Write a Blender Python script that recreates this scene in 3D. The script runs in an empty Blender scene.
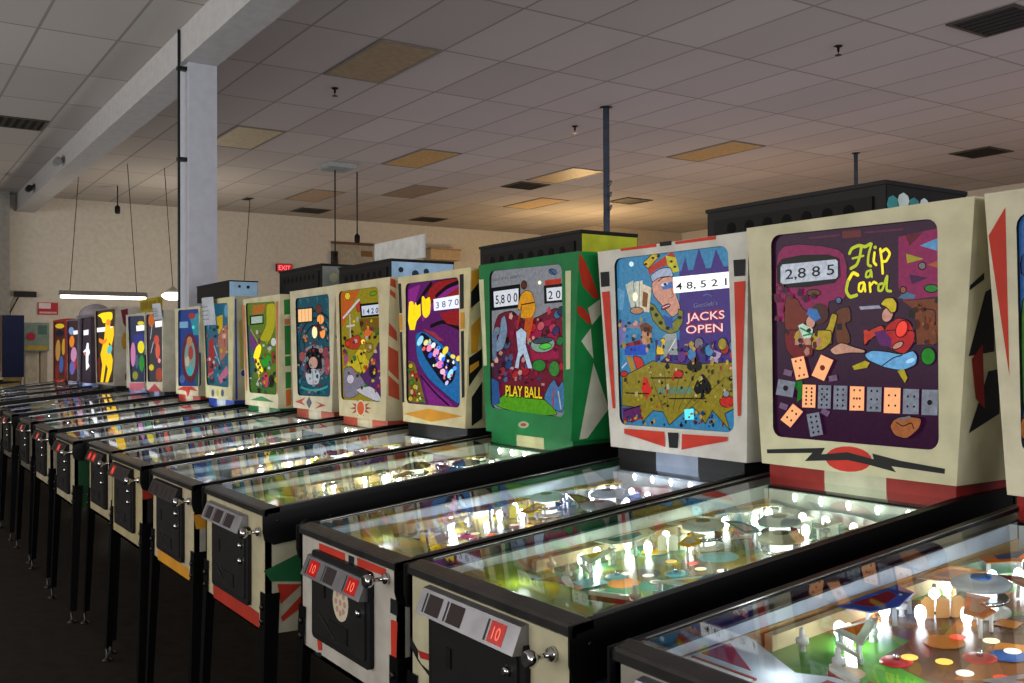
import bpy, math, random
from mathutils import Vector, Matrix
C = bpy.context.scene.collection
PI = math.pi
# ------------------------------------------------------------------ flat artwork of the backglasses, heads and cabinets
# (machine: plane, kind, colour, glow, outline in half millimetres measured on that plane)
HEAD={1: [-1.602, 0.016, 1.073, 1.726, 0.679, 0.578], 2: [-2.27, 0.034, 1.065, 1.72, 0.687, 0.586], 3: [-3.011, -0.006, 1.072, 1.726, 0.653, 0.552], 4: [-3.719, -0.006, 1.071, 1.723, 0.644, 0.543], 5: [-4.416, -0.015, 1.062, 1.73, 0.627, 0.526], 6: [-5.136, 0.022, 1.068, 1.735, 0.652, 0.551], 7: [-5.8, -0.032, 1.059, 1.72, 0.655, 0.58], 8: [-6.702, -0.012, 1.071, 1.753, 0.69, 0.589], 0: [-0.893, 0.0, 1.07, 1.725, 0.676, 0.585], 9: [-7.52, 0.0, 1.07, 1.725, 0.68, 0.6], 10: [-9.165, 0.0, 1.07, 1.735, 0.72, 0.67], 11: [-8.484, 0.0, 1.07, 1.73, 0.578, 0.52], 12: [-10.445, 0.0, 1.07, 1.83, 1.06, 0.88], 13: [-11.458, 0.0, 1.07, 1.77, 0.57, 0.62], 14: [-12.224, 0.0, 1.07, 1.775, 0.74, 0.7], 15: [-13.115, 0.0, 1.07, 1.8, 0.9, 0.88]}
GLASS={0: [-534, 3345, 534, 3345, -520, 2319, 520, 2319], 1: [-502, 3393, 495, 3374, -497, 2298, 492, 2300], 2: [-550, 3380, 479, 3375, -500, 2282, 521, 2295], 3: [-496, 3395, 454, 3380, -485, 2328, 473, 2303], 4: [-494, 3381, 452, 3381, -481, 2307, 465, 2307], 5: [-534, 3385, 376, 3387, -476, 2288, 436, 2298], 6: [-480, 3383, 478, 3388, -414, 2278, 513, 2296], 7: [-557, 3386, 495, 3364, -421, 2272, 540, 2275], 8: [-685, 3452, 400, 3432, -541, 2318, 442, 2305], 9: [-476, 3427, 621, 3406, -469, 2258, 652, 2288], 10: [-550, 3440, 664, 3416, -357, 2250, 712, 2274], 11: [-562, 3424, 476, 3418, -454, 2279, 506, 2301], 12: [-920, 3644, 920, 3621, -743, 2172, 743, 2207], 13: [-387, 3536, 387, 3518, -574, 2100, 574, 2139], 14: [-683, 3527, 683, 3501, -561, 2065, 561, 2094], 15: [-776, 3557, 776, 3531, -791, 2019, 791, 2058]}
ART={
1:[
('g','p','961a5a',0.75,[-487,3356,-21,3284,-24,3017,-139,3022,-140,2932,-491,2895]),
('g','p','961a5a',0.75,[276,3310,487,3329,493,3014,298,3002,274,3067]),
('g','p','7a3030',0.6,[-47,3370,65,3367,65,3331,-48,3334]),
('g','s','6a2848',0.6,[10,-256,3356,-68,3353]),
('g','s','6a2848',0.6,[10,91,3350,301,3344]),
('g','p','70102a',0.6,[312,3314,412,3320,336,3262]),
('g','p','5d9fd0',0.8,[391,3257,485,3284,479,3226]),
('g','p','a8a020',0.8,[317,3226,410,3193,323,3179]),
('g','p','4a0a50',0.6,[334,3126,432,3102,346,3078]),
('g','p','b06030',0.7,[427,3163,491,3181,490,3144]),
('g','p','8a7a80',0.7,[422,3159,420,3152,414,3146,406,3143,398,3144,390,3148,384,3154,382,3162,384,3170,390,3175,398,3178,407,3178,414,3174,420,3167]),
('g','p','1d8a2a',0.8,[485,3050,481,3042,471,3036,457,3033,441,3034,426,3039,416,3046,413,3054,416,3062,426,3068,441,3070,457,3069,471,3065,481,3058]),
('g','p','8a4520',0.6,[297,3000,489,3004,493,2796,372,2789,358,2958]),
('g','p','1c0c10',0.3,[329,2957,364,2956,364,2918,329,2920]),
('g','s','2a1010',0.3,[6,385,2957,470,2954,468,2883]),
('g','p','4a80a0',0.7,[271,3014,310,3044,368,3025,357,3008]),
('g','p','a06040',0.7,[317,3052,315,3045,311,3039,304,3036,296,3037,290,3040,285,3046,284,3054,285,3061,290,3067,297,3069,304,3069,311,3065,315,3059]),
('g','p','7a4020',0.6,[-98,2973,-4,2989,2,2911,-38,2901,-5,2839,-6,2795,-93,2792]),
('g','p','281018',0.3,[-87,2902,-52,2901,-52,2868,-87,2869]),
('g','p','8a3020',0.6,[-421,3071,-339,3043,-303,2983,-238,2958,-311,2891,-385,2845,-430,2893]),
('g','p','7a4a30',0.6,[-185,3064,-189,3057,-202,3051,-220,3048,-240,3049,-259,3054,-271,3061,-276,3069,-271,3077,-258,3083,-240,3085,-220,3084,-201,3080,-189,3073]),
('g','p','6080b0',0.7,[-56,3019,-58,3011,-63,3006,-70,3003,-77,3003,-84,3007,-89,3013,-91,3020,-89,3027,-84,3033,-77,3036,-69,3036,-62,3032,-57,3026]),
('g','p','06060a',0.1,[-479,3227,-442,3262,-307,3272,-137,3260,-66,3234,-61,3142,-97,3110,-280,3098,-443,3105,-477,3133]),
('g','p','c6cedc',0.9,[-451,3218,-439,3231,-90,3231,-77,3221,-76,3143,-89,3132,-436,3124,-452,3134]),
('g','t','101018',0,['2,8 8 5',-419,3149,-97,3155,54,2]),
('g','s','b4c41c',1.1,[17,-4,3254,9,3278,51,3290,90,3278,118,3291]),
('g','s','b4c41c',1.1,[16,67,3280,59,3238,40,3192,3,3177]),
('g','s','b4c41c',1.1,[11,14,3227,79,3235]),
('g','s','b4c41c',1.1,[14,126,3290,107,3234,104,3187,122,3180]),
('g','s','ffee20',1.1,[14,143,3245,137,3199,152,3184]),
('g','s','ffee20',1.1,[14,176,3260,185,3201,189,3140]),
('g','s','ffee20',1.1,[14,178,3242,210,3261,232,3233,210,3197,185,3198]),
('g','s','b4c41c',1.1,[12,122,3160,96,3155,91,3127,114,3128,124,3158,127,3127]),
('g','s','ffee20',1.1,[18,45,3141,16,3157,-14,3114]),
('g','s','b4c41c',1.1,[18,-14,3114,-27,3066,-4,3032,38,3041]),
('g','s','ffee20',1.1,[13,80,3102,53,3099,49,3062,70,3057,84,3102,88,3058]),
('g','s','ffee20',1.1,[13,114,3098,118,3054]),
('g','s','ffee20',1.1,[12,119,3084,139,3103,154,3093]),
('g','s','b4c41c',1.1,[13,186,3091,164,3086,164,3056,186,3055,217,3138,208,3054,235,3050]),
('g','p','b4c41c',1.1,[158,3270,157,3266,154,3263,150,3262,146,3262,142,3264,139,3268,138,3271,139,3275,142,3278,146,3279,151,3279,155,3277,157,3273]),
('g','p','8a1424',0.6,[-433,2876,-296,2873,-237,2803,-237,2734,-357,2716,-416,2769]),
('g','p','5a2a20',0.5,[-134,2954,-140,2931,-156,2913,-180,2903,-206,2903,-230,2915,-247,2934,-252,2958,-246,2982,-229,3001,-205,3010,-179,3009,-156,2998,-140,2978]),
('g','p','e0a088',0.8,[-219,2914,-222,2899,-231,2887,-243,2881,-257,2881,-270,2888,-279,2900,-282,2915,-278,2930,-269,2942,-257,2949,-243,2948,-230,2941,-221,2929]),
('g','p','3a78c0',0.8,[-278,2959,-259,2988,-209,2980,-184,2933,-224,2914]),
('g','p','c89078',0.8,[-352,2857,-311,2891,-225,2843,-232,2794,-356,2795]),
('g','p','c8e8d0',0.9,[-333,2897,-303,2908,-236,2877,-242,2834,-297,2827]),
('g','s','2a9a60',0.7,[10,-317,2884,-253,2857]),
('g','s','2a9a60',0.7,[10,-297,2844,-245,2852]),
('g','p','c0a41a',0.8,[-211,2793,-194,2842,-140,2887,-115,2959,-78,2947,-92,2897,-116,2841,-114,2793]),
('g','p','c0a41a',0.8,[-242,2849,-210,2871,-113,2869,-120,2802,-183,2762,-247,2774]),
('g','p','d8a088',0.8,[-134,2768,-59,2807,20,2781,88,2765,82,2750,-6,2752,-100,2739]),
('g','p','c41a1c',0.85,[199,2879,273,2923,334,2903,364,2844,366,2789,194,2790]),
('g','p','c41a1c',0.85,[194,2863,367,2859,357,2797,307,2743,247,2761,194,2799]),
('g','p','d03820',0.85,[75,2847,181,2892,206,2857,111,2821,90,2791,78,2791]),
('g','p','d03820',0.8,[78,2865,99,2865,130,2826,98,2811,80,2833]),
('g','p','d89a88',0.85,[244,2927,235,2912,221,2903,206,2900,193,2905,184,2916,181,2931,185,2948,194,2962,208,2971,223,2974,236,2969,245,2958,248,2943]),
('g','p','d0b818',0.9,[173,2989,201,3018,245,3020,269,2991,263,2951,237,2942,212,2972]),
('g','p','a8a8c0',0.8,[52,2983,169,2985,182,2969,61,2967]),
('g','p','6a1870',0.7,[137,2853,194,2863,238,2820,235,2779,174,2788]),
('g','p','d89a88',0.8,[301,2802,301,2795,296,2786,286,2778,273,2772,260,2768,249,2769,242,2773,241,2780,247,2788,257,2797,270,2803,283,2807,294,2806]),
('g','p','6cb0e4',0.95,[80,2743,123,2765,210,2758,295,2743,354,2764,377,2735,368,2693,294,2665,197,2679,102,2715]),
('g','s','203060',0.4,[6,179,2686,247,2729,295,2740]),
('g','p','b8a814',0.85,[9,2685,85,2713,112,2702,97,2678,22,2666]),
('g','p','b8a814',0.85,[268,2665,304,2674,322,2632,308,2607,289,2635]),
('g','p','0f9012',0.8,[469,2735,466,2717,455,2703,440,2695,424,2695,408,2703,398,2717,395,2735,398,2753,409,2767,424,2775,441,2775,456,2767,466,2753]),
('g','p','12801c',0.7,[-373,2593,-306,2606,-306,2513,-344,2489,-336,2547]),
('g','p','86688a',0.7,[-425,2666,-370,2655,-380,2625,-435,2636]),
('g','p','86688a',0.7,[-137,2632,-86,2640,-80,2612,-131,2603]),
('g','p','86688a',0.7,[-454,2485,-400,2472,-414,2442,-468,2455]),
('g','p','86688a',0.7,[-172,2468,-127,2449,-145,2422,-190,2441]),
('g','p','c8b020',0.6000000000000001,[-328,2832,-346,2824,-360,2836,-351,2852,-336,2850]),
('g','p','3a2018',0.75,[-333,2866,-353,2864,-350,2879,-332,2879]),
('g','p','701428',0.6000000000000001,[-243,2842,-227,2825,-237,2808,-253,2819]),
('g','p','3a2018',0.65,[-224,2864,-210,2878,-201,2861,-205,2834,-222,2843]),
('g','p','2a1018',0.6000000000000001,[-273,2862,-275,2875,-254,2884,-243,2870,-252,2861]),
('g','p','e0a088',0.55,[-256,2747,-279,2735,-296,2762,-279,2784,-257,2776]),
('g','p','2a1018',0.45,[-335,2822,-320,2832,-299,2826,-307,2806,-323,2805]),
('g','p','3a2018',0.5,[-418,2853,-418,2865,-407,2873,-392,2864,-399,2850]),
('g','p','701428',0.5,[-223,2766,-236,2787,-232,2809,-212,2812,-207,2783]),
('g','p','c8b020',0.7000000000000001,[-327,2869,-324,2849,-334,2837,-345,2851,-342,2866]),
('g','p','701428',0.75,[-313,2823,-295,2818,-295,2805,-312,2803,-320,2811]),
('g','p','e0a088',0.6000000000000001,[-199,2838,-177,2829,-183,2788,-205,2782,-211,2819]),
('g','p','701428',0.7000000000000001,[-277,2778,-296,2759,-310,2784,-290,2804]),
('g','p','2a1018',0.75,[-308,2777,-327,2782,-327,2798,-305,2804,-299,2788]),
('g','p','2a1010',0.75,[497,2987,483,2979,468,2986,472,3002,488,3007]),
('g','p','8a5030',0.6000000000000001,[459,2828,449,2845,467,2860,477,2836]),
('g','p','8a5030',0.5,[476,2810,473,2794,455,2787,449,2803,458,2815]),
('g','p','8a5030',0.6000000000000001,[463,2895,467,2882,455,2876,448,2887,452,2901]),
('g','p','2a1010',0.55,[385,2969,380,2979,390,2984,399,2976,392,2967]),
('g','p','8a5030',0.45,[395,2898,398,2921,414,2927,421,2903,408,2884]),
('g','p','8a5030',0.45,[475,2839,478,2810,458,2804,454,2832]),
('g','p','2a1010',0.8,[372,2969,381,2946,361,2941,354,2963]),
('g','p','c06838',0.7000000000000001,[405,2879,407,2893,426,2892,425,2876]),
('g','p','5a2a18',0.6000000000000001,[416,2894,433,2884,430,2861,418,2857,408,2873]),
('g','p','401820',0.65,[401,2964,415,2968,415,2946,403,2943]),
('g','p','401820',0.65,[377,2864,355,2861,356,2901,370,2912,388,2891]),
('g','p','401820',0.65,[418,2813,431,2814,435,2800,424,2791,411,2799]),
('g','p','8a5030',0.6000000000000001,[435,2891,424,2900,430,2918,445,2908]),
('g','p','5a0c30',0.65,[-497,3071,-464,3078,-454,3046,-477,3023,-497,3044]),
('g','p','6a1440',0.6000000000000001,[-379,3042,-389,3063,-364,3072,-359,3046]),
('g','p','3a0c30',0.45,[-326,3087,-314,3081,-314,3060,-326,3053,-335,3070]),
('g','p','5a0c30',0.5,[-479,3092,-480,3108,-466,3121,-458,3102,-462,3083]),
('g','p','a02868',0.5,[-389,3061,-408,3071,-392,3079,-375,3072]),
('g','p','a02868',0.45,[-432,2973,-448,2967,-457,2989,-445,3009,-426,3001]),
('g','p','3a0c30',0.6000000000000001,[-244,3044,-233,3068,-218,3063,-209,3043,-226,3031]),
('g','p','5a0c30',0.6000000000000001,[-455,3029,-460,3044,-444,3049,-431,3040,-438,3024]),
('g','p','5a0c30',0.5,[-448,3136,-421,3117,-419,3086,-448,3074,-462,3104]),
('g','p','a02868',0.55,[-439,3091,-472,3094,-463,3114,-440,3112]),
('g','p','3a0c30',0.65,[-430,3078,-430,3104,-408,3110,-395,3091,-406,3069]),
('g','p','6a1440',0.6000000000000001,[-456,2923,-492,2931,-484,2954,-451,2949]),
('g','p','3a0c30',0.6000000000000001,[-300,3056,-269,3059,-260,3030,-287,3015]),
('g','p','3a0c30',0.5,[-303,3094,-302,3069,-313,3048,-330,3072,-323,3094]),
('g','p','6a1440',0.5,[-285,3045,-293,3028,-306,3039,-305,3058,-289,3061]),
('g','p','6a1440',0.7000000000000001,[-395,3053,-412,3064,-400,3081,-387,3069]),
('g','p','ff4030',1.0,[325,2856,315,2840,301,2829,286,2826,273,2830,265,2841,263,2858,267,2876,277,2892,291,2903,306,2906,319,2902,327,2890,329,2874]),
('g','p','a8d8f8',1.05,[366,2722,366,2717,360,2711,351,2706,340,2703,330,2701,322,2703,318,2706,318,2711,324,2717,333,2722,344,2725,354,2727,362,2725]),
('g','p','ffb27a',1.15,[-300,2585,-214,2585,-219,2466,-305,2464]),
('g','p','20202a',0.25,[-268,2566,-271,2560,-278,2560,-282,2566,-278,2572,-271,2572]),
('g','p','20202a',0.25,[-233,2566,-237,2560,-244,2560,-247,2566,-244,2572,-237,2572]),
('g','p','20202a',0.25,[-268,2546,-272,2540,-279,2539,-283,2545,-279,2551,-272,2552]),
('g','p','20202a',0.25,[-234,2546,-238,2540,-245,2540,-248,2546,-245,2552,-238,2552]),
('g','p','20202a',0.25,[-269,2525,-273,2519,-280,2519,-284,2525,-280,2531,-273,2531]),
('g','p','20202a',0.25,[-235,2526,-239,2520,-246,2519,-249,2525,-246,2531,-238,2532]),
('g','p','20202a',0.25,[-270,2505,-274,2499,-281,2498,-285,2504,-281,2511,-274,2511]),
('g','p','20202a',0.25,[-236,2506,-239,2499,-247,2499,-250,2505,-246,2511,-239,2511]),
('g','p','20202a',0.25,[-271,2484,-275,2478,-282,2478,-285,2484,-282,2490,-275,2490]),
('g','p','20202a',0.25,[-237,2485,-240,2479,-247,2479,-251,2485,-247,2491,-240,2491]),
('g','p','8d93a2',0.75,[-197,2584,-116,2585,-121,2465,-202,2463]),
('g','p','20202a',0.25,[-166,2565,-170,2559,-177,2559,-180,2565,-177,2571,-170,2571]),
('g','p','20202a',0.25,[-134,2566,-138,2560,-145,2559,-148,2565,-145,2571,-138,2571]),
('g','p','20202a',0.25,[-168,2538,-171,2532,-178,2532,-182,2538,-178,2544,-171,2544]),
('g','p','20202a',0.25,[-135,2538,-139,2532,-146,2532,-149,2538,-146,2544,-139,2544]),
('g','p','20202a',0.25,[-169,2511,-172,2505,-179,2504,-183,2510,-179,2516,-172,2516]),
('g','p','20202a',0.25,[-136,2511,-140,2505,-147,2505,-150,2511,-147,2517,-140,2517]),
('g','p','20202a',0.25,[-170,2483,-173,2477,-180,2477,-184,2483,-180,2489,-173,2489]),
('g','p','20202a',0.25,[-138,2484,-141,2478,-148,2478,-151,2483,-148,2489,-141,2490]),
('g','p','20202a',0.25,[-152,2525,-156,2519,-162,2518,-166,2524,-162,2530,-155,2530]),
('g','p','8d93a2',0.75,[-99,2585,-15,2585,-20,2465,-104,2463]),
('g','p','20202a',0.25,[-67,2566,-71,2560,-78,2559,-81,2565,-77,2571,-71,2571]),
('g','p','20202a',0.25,[-34,2566,-38,2560,-44,2560,-48,2565,-44,2571,-37,2572]),
('g','p','20202a',0.25,[-69,2538,-72,2532,-79,2532,-82,2538,-79,2544,-72,2544]),
('g','p','20202a',0.25,[-35,2539,-39,2533,-45,2533,-49,2538,-45,2544,-39,2544]),
('g','p','20202a',0.25,[-70,2511,-73,2505,-80,2505,-83,2510,-80,2516,-73,2517]),
('g','p','20202a',0.25,[-36,2511,-40,2506,-46,2505,-50,2511,-46,2517,-40,2517]),
('g','p','20202a',0.25,[-71,2483,-74,2478,-81,2477,-84,2483,-81,2489,-74,2489]),
('g','p','20202a',0.25,[-37,2484,-41,2478,-48,2478,-51,2484,-47,2490,-41,2490]),
('g','p','ffb27a',1.15,[1,2584,86,2584,82,2465,-4,2462]),
('g','p','c02a10',0.25,[32,2565,29,2559,23,2559,19,2565,23,2570,29,2571]),
('g','p','c02a10',0.25,[67,2565,63,2559,57,2559,54,2565,57,2571,63,2571]),
('g','p','c02a10',0.25,[31,2524,27,2518,21,2518,18,2523,21,2529,28,2529]),
('g','p','c02a10',0.25,[65,2524,62,2518,55,2518,52,2524,55,2530,62,2530]),
('g','p','c02a10',0.25,[29,2483,26,2477,19,2477,16,2482,19,2488,26,2488]),
('g','p','c02a10',0.25,[63,2483,60,2478,54,2477,50,2483,54,2489,60,2489]),
('g','p','c02a10',0.25,[48,2524,45,2518,38,2518,35,2524,38,2529,45,2530]),
('g','p','8d93a2',0.75,[103,2583,186,2584,181,2464,98,2462]),
('g','p','20202a',0.25,[134,2564,131,2559,124,2558,121,2564,124,2570,131,2570]),
('g','p','20202a',0.25,[167,2565,164,2559,157,2559,154,2564,157,2570,164,2570]),
('g','p','20202a',0.25,[132,2523,129,2517,123,2517,119,2523,123,2528,129,2529]),
('g','p','20202a',0.25,[165,2524,162,2518,156,2518,153,2523,156,2529,162,2529]),
('g','p','20202a',0.25,[130,2482,127,2476,121,2476,118,2481,121,2487,127,2488]),
('g','p','20202a',0.25,[164,2483,160,2477,154,2477,151,2482,154,2488,160,2488]),
('g','p','ffb27a',1.15,[201,2583,291,2583,286,2461,196,2459]),
('g','p','20202a',0.25,[233,2546,230,2541,223,2541,220,2546,224,2552,230,2552]),
('g','p','20202a',0.25,[268,2547,265,2541,259,2541,256,2546,260,2552,266,2552]),
('g','p','20202a',0.25,[231,2497,228,2491,222,2491,219,2497,222,2502,228,2502]),
('g','p','20202a',0.25,[267,2498,264,2492,257,2492,255,2497,258,2503,264,2503]),
('g','p','8d93a2',0.75,[306,2580,390,2580,386,2462,301,2460]),
('g','p','20202a',0.25,[336,2544,333,2539,327,2539,324,2544,327,2549,333,2550]),
('g','p','20202a',0.25,[370,2545,367,2539,361,2539,358,2544,361,2550,367,2550]),
('g','p','20202a',0.25,[334,2497,331,2491,325,2491,322,2496,325,2502,331,2502]),
('g','p','20202a',0.25,[368,2497,365,2492,359,2492,356,2497,359,2502,365,2503]),
('g','p','8d93a2',0.75,[405,2579,489,2580,484,2462,401,2460]),
('g','p','20202a',0.25,[460,2521,452,2508,437,2508,430,2520,438,2532,452,2533]),
('g','p','ffb27a',1.15,[-371,2721,-288,2736,-256,2624,-338,2607]),
('g','p','c02a10',0.25,[-333,2708,-337,2701,-344,2701,-348,2707,-344,2714,-337,2714]),
('g','p','c02a10',0.25,[-300,2714,-304,2708,-311,2708,-314,2714,-311,2720,-303,2720]),
('g','p','c02a10',0.25,[-311,2631,-315,2625,-322,2624,-326,2630,-322,2637,-315,2637]),
('g','p','c02a10',0.25,[-278,2637,-282,2631,-289,2631,-293,2637,-289,2643,-282,2643]),
('g','p','c02a10',0.25,[-306,2672,-309,2666,-317,2666,-320,2672,-317,2678,-309,2678]),
('g','p','ffb27a',1.15,[-175,2743,-97,2715,-157,2607,-236,2634]),
('g','p','c02a10',0.25,[-148,2675,-157,2661,-175,2661,-184,2675,-175,2689,-157,2689]),
('g','p','8d93a2',0.75,[-459,2611,-343,2598,-363,2514,-479,2526]),
('g','p','20202a',0.25,[-391,2563,-401,2549,-420,2548,-430,2562,-420,2577,-400,2577]),
('g','p','ffb27a',1.15,[-361,2481,-294,2442,-379,2353,-447,2391]),
('g','p','20202a',0.25,[-359,2443,-363,2437,-370,2436,-374,2442,-370,2449,-363,2449]),
('g','p','20202a',0.25,[-332,2428,-336,2421,-343,2421,-347,2427,-343,2433,-336,2434]),
('g','p','20202a',0.25,[-393,2407,-397,2401,-404,2401,-408,2407,-404,2413,-397,2413]),
('g','p','20202a',0.25,[-366,2392,-370,2386,-377,2385,-381,2391,-377,2397,-370,2398]),
('g','p','8d93a2',0.75,[-271,2429,-190,2445,-165,2330,-246,2313]),
('g','p','20202a',0.25,[-235,2416,-239,2410,-246,2409,-250,2415,-246,2421,-239,2422]),
('g','p','20202a',0.25,[-203,2422,-206,2416,-214,2416,-217,2421,-213,2428,-206,2428]),
('g','p','20202a',0.25,[-230,2390,-233,2383,-240,2383,-244,2389,-240,2395,-233,2395]),
('g','p','20202a',0.25,[-197,2396,-201,2390,-208,2389,-211,2395,-208,2401,-201,2402]),
('g','p','20202a',0.25,[-224,2363,-228,2357,-235,2357,-238,2362,-235,2369,-228,2369]),
('g','p','20202a',0.25,[-192,2370,-195,2364,-202,2363,-206,2369,-202,2375,-195,2376]),
('g','p','20202a',0.25,[-219,2337,-222,2331,-229,2330,-233,2336,-229,2342,-222,2343]),
('g','p','20202a',0.25,[-186,2344,-190,2338,-197,2337,-200,2343,-197,2349,-190,2349]),
('g','p','b0683c',0.8,[231,2395,251,2428,292,2449,407,2447,392,2395,324,2340,258,2352]),
('g','s','5a2a18',0.4,[6,268,2418,304,2399,351,2423,362,2393]),
('g','s','8a8a9a',0.6,[11,280,2432,340,2447]),
('h','p','b82c20',0,[132,2221,123,2202,103,2184,72,2168,33,2158,-11,2153,-54,2154,-93,2162,-123,2175,-142,2193,-148,2213,-139,2234,-116,2253,-83,2268,-42,2278,1,2282,44,2279,81,2271,109,2258,127,2241]),
('h','p','141416',0,[-541,2224,-149,2263,-174,2227,-11,2252,143,2230,134,2258,290,2236,524,2220,521,2196,242,2205,268,2178,105,2201,-11,2212,-281,2183,-231,2230,-538,2202]),
('r','p','141416',0,[2161,3053,2291,3116,2294,3085,2164,3031]),
('r','p','141416',0,[2208,2735,2309,3029,2378,3054,2413,2756]),
('r','p','141416',0,[2246,2383,2374,2665,2463,2675,2488,2465]),
('r','p','8a2018',0,[2232,2723,2312,2791,2362,2493,2284,2541]),
('f','p','141416',0,[-584,1546,-507,1506,-507,1460,-402,1443,-402,1419,-585,1504]),
('f','p','a02820',0,[-507,1506,-401,1515,-402,1488,-483,1478]),
],
2:[
('g','p','4a3090',0.65,[53,3256,485,3256,490,2741,49,2741]),
('g','p','4a3090',0.65,[-169,2835,522,2827,521,2697,126,2676,-170,2692]),
('g','p','4a3090',0.65,[69,3255,106,3338,133,3250]),
('g','p','4a3090',0.65,[173,3253,222,3384,282,3256]),
('g','p','4a3090',0.65,[320,3251,364,3365,428,3253]),
('g','p','6ab0dc',0.7,[-540,3187,-465,3160,-484,3033,-541,3047]),
('g','p','8a8ad0',0.6,[-535,2977,-449,2951,-467,2836,-531,2790]),
('g','p','c03422',0.8,[-241,3294,-9,3383,41,3316,-138,3286,-222,3250]),
('g','p','d4b424',0.85,[-285,3333,-234,3360,-187,3386,-113,3370,-171,3333,-235,3288]),
('g','p','ccc424',0.85,[-69,3362,23,3342,53,3256,-7,3250,-54,3307]),
('g','p','201820',0.3,[-238,3321,-246,3314,-263,3316,-272,3324,-263,3331,-246,3330]),
('g','p','201820',0.3,[-171,3355,-179,3348,-196,3350,-204,3358,-196,3365,-179,3364]),
('g','p','201820',0.3,[-121,3362,-130,3355,-146,3357,-154,3365,-146,3372,-129,3371]),
('g','p','201820',0.3,[-1,3320,-9,3313,-25,3314,-33,3322,-25,3329,-9,3328]),
('g','p','201820',0.3,[30,3285,22,3278,6,3279,-1,3287,6,3294,22,3293]),
('g','p','b8c4e0',0.8,[-218,3245,-122,3285,-22,3286,3,3227,-58,3217,-172,3177]),
('g','p','e0a08a',0.85,[-202,3201,-123,3230,-7,3231,15,3134,70,3018,-12,2967,-100,3047,-189,3123]),
('g','p','5080d0',0.7,[-113,3174,-10,3198,-4,3157,-91,3148]),
('g','p','ffffff',0.8,[-50,3189,-51,3184,-58,3178,-69,3174,-82,3171,-95,3171,-106,3173,-111,3177,-111,3183,-104,3188,-93,3192,-79,3195,-66,3195,-56,3193]),
('g','p','1838a0',0.5,[-60,3182,-61,3178,-65,3174,-71,3173,-78,3173,-83,3175,-87,3179,-89,3184,-87,3188,-83,3191,-77,3193,-71,3192,-65,3190,-61,3186]),
('g','s','301828',0.3,[8,-136,3206,-98,3228,-42,3229]),
('g','p','b02a40',0.8,[-28,3053,-29,3047,-37,3039,-52,3033,-70,3028,-88,3025,-103,3026,-110,3031,-110,3037,-101,3045,-86,3051,-68,3056,-50,3059,-36,3057]),
('g','s','fff0f0',0.9,[4,-98,3037,-37,3052]),
('g','s','a05a50',0.6,[5,-23,3158,5,3102,-24,3095]),
('g','p','8a8c22',0.75,[-237,3080,-173,3055,-100,2975,-12,2940,38,2971,45,3024,85,3010,81,2937,34,2886,-29,2872,-117,2901,-191,2964]),
('g','p','2458b0',0.75,[-95,2991,-9,2970,-6,2898,-76,2928]),
('g','p','141418',0.2,[-180,3026,-195,3020,-212,3025,-220,3036,-211,3046,-193,3047,-179,3038]),
('g','p','141418',0.2,[-139,2986,-154,2980,-171,2984,-178,2996,-170,3005,-152,3006,-138,2997]),
('g','p','141418',0.2,[-99,2935,-113,2929,-131,2933,-138,2944,-129,2954,-111,2955,-98,2946]),
('g','p','141418',0.2,[-35,2900,-49,2894,-66,2899,-73,2910,-65,2920,-47,2920,-34,2912]),
('g','p','141418',0.2,[76,2963,62,2957,45,2961,39,2972,47,2982,64,2982,77,2974]),
('g','p','c8d0c0',0.85,[-455,3200,-379,3226,-335,3175,-360,3038,-402,3051]),
('g','p','dcdcc8',0.9,[-358,3217,-286,3220,-274,3035,-346,3035]),
('g','p','e4d4b4',0.9,[-298,3202,-202,3168,-224,3012,-300,3024]),
('g','p','94602c',0.6,[-282,3150,-233,3134,-244,3045,-291,3054]),
('g','s','556655',0.4,[5,-376,3221,-357,3040]),
('g','s','556655',0.4,[5,-315,3217,-322,3039]),
('g','p','fff4d0',1.3,[-333,3116,-336,3104,-343,3094,-354,3088,-365,3089,-376,3095,-383,3106,-385,3119,-383,3132,-375,3142,-365,3147,-353,3146,-343,3140,-336,3129]),
('g','p','c8906a',0.8,[-278,3026,-284,3016,-302,3009,-328,3005,-358,3006,-384,3012,-403,3020,-409,3030,-402,3040,-384,3047,-357,3051,-328,3050,-302,3044,-284,3036]),
('g','p','ffffff',1.5,[-4,3222,475,3224,474,3130,5,3122]),
('g','t','181820',0,['4 8, 5 2 1',24,3142,452,3147,43,2]),
('g','s','a0a8b8',0.8,[3,98,3225,102,3125]),
('g','s','a0a8b8',0.8,[3,196,3225,200,3127]),
('g','s','a0a8b8',0.8,[3,292,3225,295,3129]),
('g','s','a0a8b8',0.8,[3,386,3226,388,3130]),
('g','t','8a90a8',0.7,["Gottlieb's",180,3025,378,3034,28,0]),
('g','s','5a80c0',0.7,[5,263,3095,300,3103,329,3088]),
('g','t','b01c30',0.8,['JACKS',115,2945,434,2954,51,17]),
('g','t','b01c30',0.8,['OPEN',112,2870,419,2879,51,17]),
('g','t','ffdce2',1.05,['JACKS',115,2945,434,2954,49,1]),
('g','t','ffdce2',1.05,['OPEN',112,2870,419,2879,49,1]),
('g','p','b08898',0.7,[-449,2922,-378,2944,-282,2947,-275,2911,-361,2915]),
('g','p','7a4424',0.7,[-318,2931,-258,2952,-191,2917,-208,2861,-284,2857]),
('g','p','d89878',0.8,[-289,2896,-198,2878,-205,2822,-276,2798,-301,2846]),
('g','p','a02848',0.7,[-459,2813,-310,2840,-285,2806,-432,2778]),
('g','p','1850c8',0.85,[-468,2779,-259,2809,-250,2741,-465,2740]),
('g','p','1850c8',0.85,[-466,2792,-263,2810,-276,2755,-409,2742]),
('g','p','d42a22',0.9,[-388,2738,-298,2725,-253,2639,-245,2594,-199,2510,-254,2456,-301,2520,-309,2586,-358,2678]),
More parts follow.
